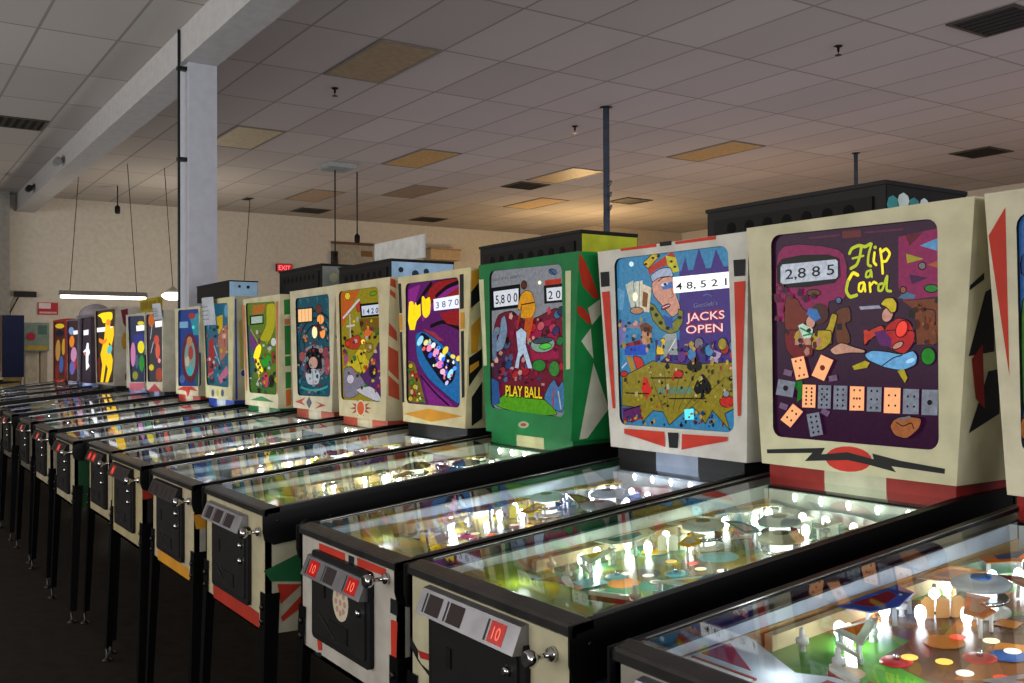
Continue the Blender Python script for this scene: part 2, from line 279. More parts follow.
('g','p','b8902a',0.8,[-454,2738,-389,2724,-325,2572,-354,2543]),
('g','s','d0d4dc',0.8,[11,-493,2656,-447,2688]),
('g','p','9c8c24',0.75,[-493,2596,-328,2652,-190,2703,126,2680,510,2702,522,2438,430,2399,470,2306,413,2350,331,2412,271,2330,211,2400,159,2428,51,2367,-41,2305,-97,2385,-192,2387,-291,2310,-320,2401,-495,2406]),
('g','s','6a5c18',0.5,[5,-97,2398,-229,2653]),
('g','s','6a5c18',0.5,[5,-50,2400,-85,2644]),
('g','s','6a5c18',0.5,[5,-3,2402,54,2636]),
('g','s','6a5c18',0.5,[5,42,2404,187,2628]),
('g','s','6a5c18',0.5,[5,88,2406,316,2621]),
('g','s','6a5c18',0.5,[5,132,2409,440,2613]),
('g','p','d42a22',0.9,[-279,2600,-245,2594,-199,2510,-254,2456,-301,2520]),
('g','p','6a2a70',0.7,[-495,2393,-310,2408,-301,2336,-392,2297,-485,2306]),
('g','s','a02030',0.7,[19,-475,2313,-291,2336]),
('g','s','101010',0.1,[8,-456,2491,-231,2493]),
('g','s','101010',0.1,[8,-210,2594,75,2600]),
('g','s','101010',0.1,[8,-40,2469,274,2482]),
('g','s','101010',0.1,[8,-474,2374,-310,2414]),
('g','p','0a0a0c',0.05,[219,2717,216,2705,205,2695,191,2689,174,2689,159,2695,149,2705,146,2717,149,2729,160,2739,175,2745,191,2745,206,2739,216,2729]),
('g','p','0a0a0c',0.05,[193,2673,189,2660,179,2650,164,2645,147,2644,133,2650,122,2660,119,2672,122,2684,133,2695,148,2700,164,2700,179,2695,189,2685]),
('g','p','0a0a0c',0.05,[250,2673,246,2661,236,2651,222,2645,205,2645,191,2651,181,2660,177,2673,181,2685,191,2695,206,2700,222,2701,237,2695,246,2685]),
('g','p','0a0a0c',0.05,[175,2676,196,2676,210,2636,161,2635]),
('g','p','0a0a0c',0.05,[251,2637,315,2575,332,2539,301,2504,261,2517,274,2476,229,2474,243,2516,205,2501,174,2529,192,2569]),
('g','p','0a0a0c',0.05,[-53,2700,-31,2662,-61,2649,-79,2667]),
('g','p','cc2a20',0.85,[90,2625,85,2615,73,2606,56,2601,36,2601,19,2605,7,2614,2,2624,7,2635,19,2643,37,2648,56,2648,73,2644,85,2636]),
('g','p','cc2a20',0.85,[508,2473,502,2458,486,2446,463,2438,437,2437,413,2442,397,2454,391,2468,397,2484,414,2496,437,2504,463,2505,487,2499,502,2488]),
('g','p','cc2a20',0.85,[-435,2617,-438,2608,-449,2602,-464,2597,-481,2597,-496,2601,-506,2607,-510,2616,-506,2624,-495,2631,-480,2635,-464,2635,-449,2632,-438,2625]),
('g','p','cc2a20',0.85,[52,2634,49,2627,42,2622,32,2620,20,2619,10,2622,3,2627,1,2633,3,2639,10,2644,21,2647,32,2647,42,2644,49,2640]),
('g','p','cc2a20',0.85,[516,2668,514,2661,506,2656,496,2653,485,2653,474,2655,467,2661,465,2667,467,2674,475,2679,485,2682,496,2682,507,2679,514,2674]),
('g','p','cc2a20',0.85,[395,2475,508,2485,463,2430]),
('g','p','a0a8b0',0.7,[470,2517,467,2507,460,2500,450,2495,438,2495,428,2498,420,2506,418,2515,421,2524,428,2532,438,2536,450,2537,460,2533,467,2526]),
('g','p','c8a8c8',0.8,[343,2771,410,2751,378,2693,310,2713]),
('g','p','1a1a20',0.2,[503,2605,501,2598,495,2593,488,2590,479,2590,471,2592,466,2598,464,2604,466,2611,472,2616,479,2620,488,2620,496,2617,501,2612]),
('g','p','4a94cc',0.7,[200,2744,196,2728,186,2715,170,2708,153,2708,137,2715,127,2728,123,2744,127,2761,138,2773,153,2781,171,2780,186,2773,197,2760]),
('g','p','4a94cc',0.7,[346,2768,342,2753,332,2740,317,2733,300,2733,285,2740,275,2753,271,2769,275,2785,286,2797,301,2804,317,2804,332,2797,342,2784]),
('g','p','4060b0',0.7,[-52,2757,-56,2740,-68,2727,-85,2720,-103,2720,-120,2727,-131,2740,-135,2757,-131,2774,-119,2787,-102,2795,-84,2795,-67,2787,-56,2774]),
('g','p','6a3a90',0.7,[112,2732,108,2716,97,2702,81,2695,63,2695,47,2702,36,2715,33,2732,37,2748,48,2761,64,2768,82,2768,97,2761,108,2748]),
('g','p','8a8090',0.7,[261,2808,258,2792,247,2779,232,2772,215,2772,199,2779,189,2792,185,2809,189,2825,200,2837,215,2844,232,2844,247,2837,258,2824]),
('g','p','c02a28',0.7,[469,2780,465,2764,455,2752,441,2745,425,2745,411,2752,401,2765,397,2780,401,2796,411,2808,426,2815,442,2815,456,2808,466,2795]),
('g','p','b8a030',0.7,[453,2804,449,2788,439,2776,425,2769,409,2769,394,2776,384,2789,381,2804,385,2820,395,2832,410,2839,426,2839,440,2832,450,2819]),
('g','p','4a94cc',0.7,[541,2791,537,2776,528,2764,514,2757,498,2757,484,2764,474,2776,471,2792,474,2807,484,2819,499,2826,514,2826,528,2819,538,2806]),
('g','s','2e9aa0',0.8,[9,-138,2497,-126,2541,-103,2520,-115,2497]),
('g','s','2e9aa0',0.8,[9,-92,2498,-80,2542,-58,2521,-69,2499]),
('g','s','2e9aa0',0.8,[9,-47,2500,-35,2543,-13,2522,-25,2500]),
('g','s','2e9aa0',0.8,[9,-2,2501,9,2544,31,2524,20,2502]),
('g','s','2e9aa0',0.8,[9,41,2502,53,2546,74,2525,63,2503]),
('g','s','2e9aa0',0.8,[9,85,2504,96,2547,117,2526,106,2505]),
('g','s','2e9aa0',0.8,[9,128,2505,139,2548,160,2527,149,2506]),
('g','p','66e6f4',1.3,[95,2409,176,2417,179,2351,101,2345]),
('g','p','a8b0b0',0.8,[-160,2741,-126,2821,-69,2870,31,2874,42,2741]),
('g','p','e0b818',1.05,[-156,2766,-134,2832,-74,2851,-91,2788,-78,2741,-151,2741]),
('g','p','e0b818',1.0,[-147,2783,-121,2835,-70,2834,-94,2757]),
('g','p','98a4a4',0.8,[-70,2834,4,2833,-19,2757,-94,2712]),
('g','s','e8f0f0',1,[5,-38,2766,26,2841]),
('g','p','d0f4ff',1.1,[-366,3331,-369,3324,-375,3319,-384,3316,-394,3317,-403,3321,-410,3327,-412,3335,-409,3342,-403,3348,-394,3350,-384,3349,-375,3345,-368,3339]),
('g','p','e0d0a0',0.7000000000000001,[-232,2659,-227,2664,-217,2664,-215,2658,-222,2655]),
('g','p','4a3c10',0.5,[332,2621,322,2638,329,2654,347,2657,347,2633]),
('g','p','e0d0a0',0.6000000000000001,[435,2545,444,2536,434,2526,424,2531,424,2542]),
('g','p','4a3c10',0.65,[-45,2629,-46,2639,-35,2641,-27,2632,-36,2625]),
('g','p','4a3c10',0.45,[-444,2596,-438,2567,-467,2562,-470,2588]),
('g','p','141418',0.6000000000000001,[-270,2546,-286,2554,-272,2563,-259,2556]),
('g','p','4a3c10',0.8,[268,2531,282,2535,288,2520,271,2515]),
('g','p','c03028',0.45,[-449,2563,-434,2563,-430,2553,-448,2550]),
('g','p','1c1c20',0.5,[-44,2432,-34,2422,-49,2415,-65,2419,-61,2429]),
('g','p','e0d0a0',0.75,[193,2489,185,2497,196,2507,205,2500,206,2489]),
('g','p','c03028',0.5,[410,2678,415,2660,405,2650,396,2658,398,2675]),
('g','p','141418',0.55,[-209,2446,-216,2463,-194,2470,-190,2447]),
('g','p','1c1c20',0.6000000000000001,[394,2574,376,2568,375,2595,392,2593]),
('g','p','4a3c10',0.55,[111,2580,99,2581,102,2591,115,2590]),
('g','p','141418',0.7000000000000001,[78,2551,87,2540,77,2530,64,2533,66,2548]),
('g','p','c8b83c',0.7000000000000001,[-315,2455,-318,2446,-334,2442,-340,2453,-327,2464]),
('g','p','6a5c18',0.7000000000000001,[-126,2575,-131,2581,-122,2585,-114,2579]),
('g','p','e0d0a0',0.75,[472,2661,479,2673,492,2672,499,2661,485,2655]),
('g','p','c8b83c',0.75,[335,2546,325,2551,332,2556,343,2557,348,2550]),
('g','p','7a6a20',0.75,[-109,2463,-97,2455,-104,2442,-121,2449]),
('g','p','6a5c18',0.5,[-197,2548,-186,2535,-193,2518,-206,2528]),
('g','p','c8b83c',0.6000000000000001,[401,2485,398,2496,404,2505,410,2497,409,2485]),
('g','p','e0d0a0',0.75,[-118,2579,-118,2566,-130,2566,-136,2578,-126,2589]),
('g','p','4a3c10',0.55,[-83,2442,-73,2445,-65,2441,-69,2430,-79,2429]),
('g','p','141418',0.65,[179,2615,181,2588,161,2581,159,2608]),
('g','p','e0d0a0',0.5,[-215,2622,-220,2633,-201,2639,-195,2628]),
('g','p','e0d0a0',0.75,[28,2640,17,2646,21,2659,35,2661,39,2649]),
('g','p','e0d0a0',0.55,[261,2600,243,2585,229,2604,246,2617]),
('g','p','6a5c18',0.75,[-42,2519,-40,2505,-51,2502,-59,2509,-54,2518]),
('g','p','4a3c10',0.55,[119,2625,101,2634,116,2642,133,2636]),
('g','p','4a3c10',0.8,[304,2629,295,2644,304,2660,318,2644]),
('g','p','c8b83c',0.6000000000000001,[-193,2417,-188,2411,-194,2406,-206,2407,-203,2414]),
('g','p','6a5c18',0.75,[-96,2440,-82,2440,-82,2430,-90,2420,-103,2428]),
('g','p','141418',0.6000000000000001,[268,2585,263,2572,249,2580,256,2593]),
('g','p','4a3c10',0.65,[410,2561,417,2572,425,2565,425,2556,417,2553]),
('g','p','4a3c10',0.55,[189,2656,192,2638,176,2633,166,2644,174,2660]),
('g','p','141418',0.7000000000000001,[241,2525,252,2534,261,2523,250,2510]),
('g','p','141418',0.55,[-168,2491,-166,2478,-181,2473,-184,2486]),
('g','p','6a5c18',0.8,[-262,2492,-254,2481,-265,2473,-274,2485]),
('g','p','c8b83c',0.75,[184,2545,175,2541,169,2545,171,2551,180,2550]),
('g','p','7a6a20',0.55,[179,2461,175,2474,187,2484,200,2475,197,2459]),
('g','p','c03028',0.65,[10,2581,-11,2582,-11,2600,1,2615,13,2600]),
('g','p','c8b83c',0.55,[501,2611,494,2605,480,2606,481,2614,495,2617]),
('g','p','141418',0.55,[272,2526,268,2537,274,2547,283,2540,282,2528]),
('g','p','1c1c20',0.55,[298,2659,283,2658,284,2680,299,2681]),
('g','p','c8b83c',0.75,[369,2498,366,2488,356,2488,353,2496,361,2504]),
('g','p','141418',0.75,[-111,2566,-103,2579,-89,2572,-90,2558,-104,2551]),
('g','p','7a6a20',0.55,[491,2584,505,2569,499,2545,483,2546,480,2569]),
('g','p','4a3c10',0.5,[478,2450,469,2450,467,2455,471,2461,479,2457]),
('g','p','c03028',0.55,[337,2669,328,2669,325,2682,334,2688,342,2680]),
('g','p','6a5c18',0.55,[-201,2671,-198,2660,-207,2652,-216,2660,-211,2673]),
('g','p','c8b83c',0.65,[251,2577,252,2570,243,2567,235,2571,241,2576]),
('g','p','c8b83c',0.65,[230,2578,220,2596,225,2612,240,2614,245,2594]),
('g','p','141418',0.55,[292,2460,276,2456,271,2466,287,2468]),
('g','p','c03028',0.75,[-57,2526,-38,2518,-49,2497,-64,2509]),
('g','p','7a6a20',0.6000000000000001,[468,2596,455,2601,453,2610,463,2618,470,2609]),
('g','p','4a3c10',0.7000000000000001,[474,2530,480,2539,496,2539,497,2529,483,2524]),
('g','p','1c1c20',0.55,[74,2645,87,2646,91,2636,82,2630,73,2634]),
('g','p','4a3c10',0.6000000000000001,[-86,2475,-86,2486,-76,2488,-66,2481,-75,2473]),
('g','p','c8b83c',0.5,[118,2450,103,2453,103,2472,122,2467]),
('g','p','e0d0a0',0.65,[-31,2530,-57,2526,-56,2558,-35,2564]),
('g','p','e0d0a0',0.65,[-117,2609,-124,2617,-114,2625,-98,2620,-103,2609]),
('g','p','6a5c18',0.6000000000000001,[215,2549,204,2558,218,2566,227,2556]),
('g','p','4a3c10',0.65,[-72,2525,-75,2534,-68,2543,-55,2540,-60,2526]),
('g','p','c8b83c',0.75,[-288,2492,-282,2465,-302,2457,-307,2479]),
('g','p','141418',0.6000000000000001,[-319,2577,-309,2573,-310,2561,-321,2559,-327,2569]),
('g','p','e0d0a0',0.6000000000000001,[-335,2505,-325,2485,-342,2467,-360,2480,-353,2500]),
('g','p','c03028',0.75,[-157,2417,-141,2424,-139,2408,-151,2403]),
('g','p','4a3c10',0.5,[259,2491,276,2494,277,2478,261,2475]),
('g','p','4a3c10',0.75,[-129,2495,-124,2504,-109,2508,-100,2496,-115,2491]),
('g','p','203878',0.75,[287,2731,281,2708,266,2693,255,2719,266,2744]),
('g','p','e0c040',0.6000000000000001,[134,2787,117,2788,104,2803,126,2810,140,2803]),
('g','p','203878',0.6000000000000001,[279,2785,262,2788,256,2805,278,2813,290,2799]),
('g','p','203878',0.75,[165,2777,168,2787,182,2788,186,2776,175,2768]),
('g','p','1c2c50',0.6000000000000001,[-89,2777,-94,2794,-83,2809,-70,2797,-72,2783]),
('g','p','203878',0.65,[27,2716,19,2728,35,2734,48,2722]),
('g','p','802060',0.5,[336,2771,342,2782,357,2783,364,2773,350,2768]),
('g','p','e0c040',0.6000000000000001,[427,2790,429,2777,413,2773,402,2780,408,2792]),
('g','p','e0c040',0.6000000000000001,[171,2773,185,2793,205,2779,191,2763]),
('g','p','c03028',0.65,[172,2731,191,2727,195,2706,174,2696,160,2713]),
('g','p','4a94cc',0.75,[357,2718,356,2702,344,2690,335,2706,341,2723]),
('g','p','e0c040',0.7000000000000001,[-65,2712,-49,2725,-28,2724,-29,2703,-49,2701]),
('g','p','4a94cc',0.55,[174,2805,177,2783,162,2782,158,2799]),
('g','p','203878',0.65,[131,2799,140,2782,125,2769,111,2778,111,2798]),
('g','p','e0c040',0.5,[144,2810,165,2827,189,2813,178,2778,155,2780]),
('g','p','c03028',0.65,[509,2764,508,2741,494,2734,487,2757,498,2768]),
('g','p','4a94cc',0.65,[280,2758,271,2753,261,2758,261,2768,277,2770]),
('g','p','101018',0.65,[291,2744,295,2737,285,2731,276,2737,281,2744]),
('g','p','e0c040',0.65,[467,2684,451,2686,450,2708,464,2714,473,2702]),
('g','p','4a94cc',0.75,[-121,2722,-104,2711,-111,2692,-131,2686,-134,2708]),
('g','p','203878',0.8,[411,2718,411,2707,395,2699,385,2713,396,2727]),
('g','p','e0c040',0.5,[-58,2744,-51,2739,-53,2729,-65,2732,-69,2741]),
('g','p','e0c040',0.65,[189,2699,191,2687,179,2682,171,2689,175,2698]),
('g','p','101018',0.5,[-6,2769,-6,2776,4,2781,14,2774,9,2768]),
('g','p','802060',0.5,[353,2826,348,2804,327,2806,332,2828]),
('g','p','101018',0.7000000000000001,[255,2761,249,2781,267,2791,281,2777,272,2764]),
('g','p','4a94cc',0.55,[164,2708,167,2728,188,2728,182,2701]),
('g','p','101018',0.75,[-95,2721,-82,2720,-78,2703,-88,2692,-98,2701]),
('g','p','e0c040',0.6000000000000001,[334,2815,354,2807,347,2782,326,2794]),
('g','p','203878',0.6000000000000001,[-4,2744,15,2740,19,2713,-4,2710]),
('g','p','802060',0.5,[345,2783,330,2775,321,2789,329,2809,342,2801]),
('g','p','c03028',0.65,[137,2756,130,2740,107,2741,110,2758]),
('g','p','e0c040',0.5,[330,2713,351,2720,354,2689,338,2673,325,2689]),
('g','p','1c2c50',0.55,[229,2787,239,2802,254,2792,243,2774]),
('g','p','203878',0.7000000000000001,[372,2730,351,2727,348,2747,360,2761,377,2750]),
('g','p','1c2c50',0.6000000000000001,[-109,2712,-121,2701,-133,2708,-130,2723,-117,2732]),
('g','p','1c2c50',0.75,[324,2814,343,2823,355,2811,347,2798,326,2802]),
('g','p','c03028',0.75,[504,2726,483,2722,483,2752,505,2752]),
('g','p','802060',0.75,[218,2754,217,2784,243,2792,242,2763]),
('g','p','4a94cc',0.75,[-95,2742,-79,2721,-98,2703,-112,2723]),
('g','p','1c2c50',0.7000000000000001,[37,2773,55,2787,76,2778,71,2758,50,2758]),
('g','p','4a94cc',0.55,[-133,2827,-107,2835,-89,2818,-101,2786,-128,2794]),
('g','p','101018',0.75,[337,2736,345,2744,356,2740,350,2730]),
('g','p','101018',0.55,[270,2787,285,2761,260,2744,252,2776]),
('g','p','802060',0.6000000000000001,[-49,2737,-34,2752,-16,2738,-19,2714,-43,2714]),
('g','p','203060',0.6000000000000001,[311,2325,321,2322,319,2315,308,2314,303,2320]),
('g','p','1c4a80',0.55,[82,2315,97,2316,99,2307,90,2301,73,2304]),
('g','p','203060',0.65,[-285,2304,-278,2316,-256,2318,-252,2304,-268,2294]),
('g','p','203060',0.45,[185,2375,186,2390,200,2389,200,2375]),
('g','p','141418',0.75,[-414,2338,-419,2325,-433,2326,-435,2337,-425,2341]),
('g','p','203060',0.5,[264,2399,281,2398,287,2388,266,2380,253,2390]),
('g','p','c8a030',0.75,[-342,2351,-324,2355,-316,2346,-325,2332,-339,2340]),
('g','p','8a3020',0.75,[133,2362,141,2369,156,2371,155,2361,145,2358]),
('g','p','8a3020',0.75,[-447,2324,-439,2314,-448,2301,-461,2306,-461,2319]),
('g','p','8a3020',0.75,[-185,2316,-178,2302,-191,2293,-196,2306]),
('g','p','141418',0.5,[329,2358,348,2353,343,2340,327,2336,319,2345]),
('g','p','c8a030',0.6000000000000001,[-395,2310,-422,2314,-411,2328,-387,2327]),
('g','p','203060',0.65,[-85,2304,-78,2317,-68,2312,-66,2300,-78,2295]),
('g','p','141418',0.6000000000000001,[77,2333,90,2314,80,2295,60,2307]),
('g','p','8a3020',0.6000000000000001,[434,2341,432,2324,419,2324,415,2340,425,2352]),
('g','p','8a3020',0.7000000000000001,[244,2329,232,2325,223,2332,229,2340,242,2338]),
('g','p','c8a030',0.55,[-202,2298,-211,2306,-207,2318,-195,2316,-193,2306]),
('g','p','1c4a80',0.55,[-311,2357,-302,2342,-315,2332,-331,2336,-328,2355]),
('g','p','c8a030',0.75,[212,2384,201,2382,195,2399,210,2407,221,2397]),
('g','p','c8a030',0.5,[345,2359,364,2363,370,2352,359,2342,346,2347]),
('g','p','c8a030',0.65,[-362,2336,-342,2342,-332,2331,-340,2323,-363,2322]),
('g','p','c8a030',0.75,[242,2356,233,2376,245,2393,262,2382,257,2366]),
('g','p','203060',0.8,[194,2356,205,2368,218,2362,211,2352]),
('g','p','8a3020',0.5,[180,2339,192,2353,204,2340,191,2322]),
('g','p','8a3020',0.5,[257,2360,267,2344,251,2329,242,2349]),
('g','p','141418',0.6000000000000001,[109,2327,112,2344,124,2347,129,2335,121,2321]),
('g','p','141418',0.5,[-183,2322,-166,2316,-180,2304,-199,2306,-204,2319]),
('g','p','141418',0.7000000000000001,[326,2375,328,2369,320,2363,313,2368,313,2374]),
('g','p','c8a030',0.65,[-246,2312,-246,2291,-261,2285,-263,2307]),
('g','p','203060',0.75,[331,2365,328,2380,338,2396,352,2386,345,2369]),
('g','p','8a3020',0.65,[316,2333,313,2347,323,2355,332,2348,327,2333]),
('g','p','1c4a80',0.6000000000000001,[-392,2333,-401,2313,-422,2320,-417,2342,-398,2350]),
('g','p','1c4a80',0.6000000000000001,[241,2392,256,2409,275,2405,269,2379,257,2378]),
('g','p','c8a030',0.55,[-465,2291,-459,2307,-446,2314,-439,2301,-447,2283]),
('g','p','c8a030',0.55,[165,2394,188,2388,174,2378,151,2381]),
('g','p','203060',0.6000000000000001,[191,2331,203,2350,221,2336,205,2319]),
('g','p','c8a030',0.7000000000000001,[-169,2306,-181,2325,-165,2341,-154,2320]),
('g','p','8a3020',0.7000000000000001,[-292,2368,-309,2374,-313,2387,-295,2396,-283,2383]),
('g','p','203060',0.6000000000000001,[360,2334,357,2319,345,2313,335,2328,349,2344]),
('g','p','141418',0.75,[93,2344,91,2356,101,2359,106,2348]),
('g','p','101830',0.5,[-384,2945,-404,2938,-421,2945,-420,2957,-394,2959]),
('g','p','3a2010',0.55,[-182,2840,-192,2827,-203,2838,-201,2853,-185,2851]),
('g','p','d0b020',0.6000000000000001,[-517,2938,-505,2951,-483,2947,-484,2926,-507,2924]),
('g','p','e8b0a0',0.7000000000000001,[-329,2934,-348,2935,-357,2946,-340,2954,-320,2946]),
('g','p','d0b020',0.55,[-292,2947,-300,2966,-292,2981,-276,2979,-275,2957]),
('g','p','3a2010',0.7000000000000001,[-372,2766,-396,2769,-393,2787,-372,2780]),
('g','p','3a2010',0.6000000000000001,[-434,2939,-420,2929,-433,2919,-450,2925,-451,2936]),
('g','p','d0b020',0.5,[-226,2783,-228,2798,-215,2802,-205,2793,-211,2782]),
('g','p','d0b020',0.5,[-237,2852,-204,2852,-204,2824,-230,2819]),
('g','p','e8b0a0',0.7000000000000001,[-321,2957,-319,2939,-337,2930,-352,2946,-344,2965]),
('g','p','2050b0',0.7000000000000001,[-229,2804,-213,2795,-213,2782,-230,2776,-237,2790]),
('g','p','101830',0.75,[-486,2948,-504,2955,-505,2972,-487,2978,-477,2963]),
('g','p','3a2010',0.5,[-254,2890,-262,2913,-243,2924,-226,2904,-239,2882]),
('g','p','3a2010',0.75,[-187,2840,-175,2833,-175,2816,-190,2813,-200,2827]),
('g','p','101830',0.5,[-377,2830,-379,2857,-351,2859,-341,2843,-354,2829]),
('g','p','3a2010',0.55,[-282,2865,-270,2858,-273,2847,-288,2843,-294,2858]),
('g','p','2050b0',0.75,[-440,2862,-428,2875,-412,2870,-408,2856,-425,2851]),
('g','p','3a2010',0.75,[-488,2808,-472,2809,-457,2797,-475,2787,-492,2793]),
('g','p','e8b0a0',0.6000000000000001,[-460,2899,-469,2913,-450,2921,-433,2912,-442,2895]),
('g','p','d0b020',0.5,[-447,2827,-435,2802,-453,2777,-473,2793,-475,2820]),
('g','p','101830',0.5,[-205,2877,-213,2859,-228,2859,-234,2878,-221,2890]),
('g','p','e8b0a0',0.7000000000000001,[-341,2951,-321,2943,-335,2927,-358,2931,-368,2946]),
('g','p','3a2010',0.6000000000000001,[-351,2803,-357,2827,-331,2836,-327,2810]),
('g','p','e8b0a0',0.6000000000000001,[-215,2783,-218,2757,-239,2757,-244,2779,-231,2792]),
('g','p','e8b0a0',0.5,[-351,2851,-371,2862,-354,2878,-329,2863]),
('g','p','3a2010',0.55,[-222,2783,-227,2804,-209,2813,-195,2798,-203,2775]),
('h','p','c03422',0,[-484,3441,-132,3441,-132,3421,-480,3425]),
('h','p','c03422',0,[39,3438,386,3439,386,3418,42,3421]),
('h','p','141416',0,[-101,3447,8,3447,8,3419,-96,3420]),
('h','p','141416',0,[-693,3300,-600,3299,-595,3200,-685,3199]),
('h','p','141416',0,[524,3286,617,3284,613,3190,530,3191]),
('h','p','c03422',0,[-676,3165,-595,3167,-541,2387,-569,2385]),
('h','p','c03422',0,[530,3159,615,3160,574,2394,550,2393]),
('h','p','c03422',0,[-450,2258,-64,2263,-57,2168,-450,2226]),
('h','p','c03422',0,[95,2259,474,2268,471,2244,89,2163]),
('h','p','141416',0,[-32,2261,65,2265,57,2170,-20,2167]),
('f','p','c03422',0,[-326,1771,0,1772,6,1731,-326,1729]),
('f','p','141416',0,[45,1771,110,1771,110,1727,44,1727]),
('f','p','c03422',0,[147,1779,457,1779,457,1742,147,1736]),
('f','p','141416',0,[-425,1649,-341,1652,-327,1586,-414,1584]),
('f','p','c03422',0,[-407,1543,-327,1550,-287,1222,-337,1210]),
('f','p','141416',0,[505,1655,595,1655,589,1587,504,1588]),
('f','p','c03422',0,[510,1559,576,1562,556,1285,513,1273]),
('f','p','141416',0,[-409,1175,-301,1208,-294,1176,-402,1140]),
('f','p','c03422',0,[-403,1067,-284,1112,-267,1058,-392,1023]),
],
3:[
('g','p','7c1c34',0.7,[-480,2927,-401,3055,-203,3079,-67,2999,108,3008,359,3082,459,3026,473,2320,-485,2336]),
('g','p','b01c50',0.7,[-1,2917,151,2975,338,3001,389,2719,62,2689]),
('g','p','5a2848',0.6,[-481,2848,-297,2923,-253,2564,-469,2481]),
('g','p','d03030',0.7,[109,2930,80,2909,42,2906,17,2923,19,2951,49,2972,87,2975,112,2957]),
('g','p','e06070',0.7,[215,2940,187,2919,150,2916,125,2934,128,2961,156,2982,194,2984,218,2967]),
('g','p','d04060',0.7,[359,2925,332,2904,296,2901,272,2918,275,2945,303,2965,339,2968,362,2951]),
('g','p','702030',0.7,[277,2903,250,2882,213,2879,188,2896,191,2922,219,2943,256,2946,280,2929]),
('g','p','2a4a80',0.7,[-205,2657,-236,2634,-277,2630,-304,2647,-301,2675,-270,2698,-228,2702,-202,2685]),
('g','p','a03040',0.7,[-298,2605,-330,2581,-372,2577,-400,2594,-397,2623,-365,2646,-323,2650,-295,2633]),
('g','p','c02838',0.7,[-114,2582,-144,2559,-185,2555,-211,2572,-208,2600,-178,2623,-137,2627,-111,2610]),
('g','p','b02030',0.7,[20,2610,-10,2587,-49,2583,-75,2599,-72,2627,-42,2650,-3,2654,23,2637]),
('g','p','303870',0.7,[399,2900,373,2880,337,2877,313,2893,316,2920,343,2941,379,2943,402,2926]),
('g','p','308040',0.7,[447,2829,420,2808,385,2805,361,2821,364,2847,391,2868,426,2871,449,2855]),
('g','p','506080',0.7,[-227,2810,-258,2787,-299,2784,-326,2802,-323,2830,-292,2853,-251,2856,-224,2838]),
('g','p','8090a0',0.7,[-367,2915,-399,2892,-442,2889,-470,2907,-467,2936,-434,2959,-392,2962,-364,2943]),
('g','p','4878a8',0.7,[420,3018,394,2998,358,2996,335,3013,337,3039,364,3059,400,3061,423,3044]),
('g','p','303848',0.7,[460,3041,434,3021,399,3018,375,3035,378,3061,405,3081,440,3084,463,3067]),
('g','p','a02040',0.7,[150,2660,121,2638,83,2634,58,2651,61,2678,90,2700,128,2704,152,2688]),
('g','p','7a1830',0.5,[-207,2780,-209,2755,-233,2742,-254,2763,-238,2787]),
('g','p','7a1830',0.5,[387,2776,361,2761,327,2770,332,2788,368,2793]),
('g','p','a02050',0.75,[457,2992,435,2987,423,2998,435,3007,457,3002]),
('g','p','7a1830',0.7000000000000001,[-168,2705,-212,2700,-215,2739,-186,2773,-164,2740]),
('g','p','7a1830',0.6000000000000001,[-142,2626,-182,2614,-199,2632,-167,2640]),
('g','p','301018',0.6000000000000001,[-269,2812,-296,2842,-286,2880,-250,2878,-239,2838]),
('g','p','d0a080',0.7000000000000001,[18,2850,54,2850,52,2820,24,2815,-3,2831]),
('g','p','c02838',0.8500000000000001,[187,2858,165,2874,179,2894,205,2894,209,2870]),
('g','p','301018',0.55,[61,2650,78,2667,105,2668,110,2644,83,2638]),
('g','p','2a4a80',0.6000000000000001,[159,2552,128,2562,142,2575,180,2578,186,2562]),
('g','p','a02050',0.55,[327,2799,319,2823,347,2831,367,2811,348,2792]),
('g','p','7a1830',0.8500000000000001,[150,2784,170,2817,201,2794,201,2760,164,2752]),
('g','p','7a1830',0.55,[-361,2811,-326,2808,-332,2780,-363,2777]),
('g','p','c02838',0.65,[-322,2976,-315,2942,-354,2925,-372,2953,-363,2991]),
('g','p','e04860',0.65,[305,3042,267,3025,250,3066,288,3091]),
('g','p','506898',0.65,[-490,2659,-464,2668,-450,2651,-474,2640]),
('g','p','2a4a80',0.65,[-13,2913,-36,2937,-28,2965,5,2961,17,2934]),
('g','p','7a1830',0.75,[387,2615,365,2607,350,2624,366,2643,387,2635]),
('g','p','7a1830',0.65,[-26,2679,7,2693,28,2680,24,2662,-10,2666]),
('g','p','506898',0.65,[-216,2693,-250,2713,-237,2742,-200,2751,-188,2715]),
('g','p','506898',0.8,[23,2688,-9,2695,-3,2724,34,2720]),
('g','p','7a1830',0.8500000000000001,[45,2646,73,2647,76,2616,55,2603,31,2622]),
('g','p','506898',0.5,[169,2666,193,2707,238,2682,216,2640]),
('g','p','2a4a80',0.75,[180,2640,176,2617,128,2621,148,2643]),
('g','p','301018',0.65,[-347,2599,-392,2592,-405,2617,-359,2629]),
('g','p','d0a080',0.55,[-167,2575,-134,2576,-140,2545,-167,2545]),
('g','p','e8b0a0',0.65,[-215,2648,-186,2652,-175,2635,-202,2626,-233,2633]),
('g','p','d0a080',0.7000000000000001,[-381,2770,-350,2773,-327,2755,-353,2734,-384,2748]),
('g','p','506898',0.6000000000000001,[-108,2563,-94,2590,-69,2575,-84,2552]),
('g','p','a02050',0.8,[263,2681,294,2671,287,2640,255,2650]),
('g','p','a02050',0.6000000000000001,[-208,2637,-194,2616,-228,2601,-244,2626]),
('g','p','506898',0.7000000000000001,[-279,2738,-252,2714,-274,2684,-300,2710]),
('g','p','301018',0.7000000000000001,[172,3008,190,2998,184,2985,153,2988,142,3001]),
('g','p','2a4a80',0.65,[479,2520,475,2495,444,2494,442,2526]),
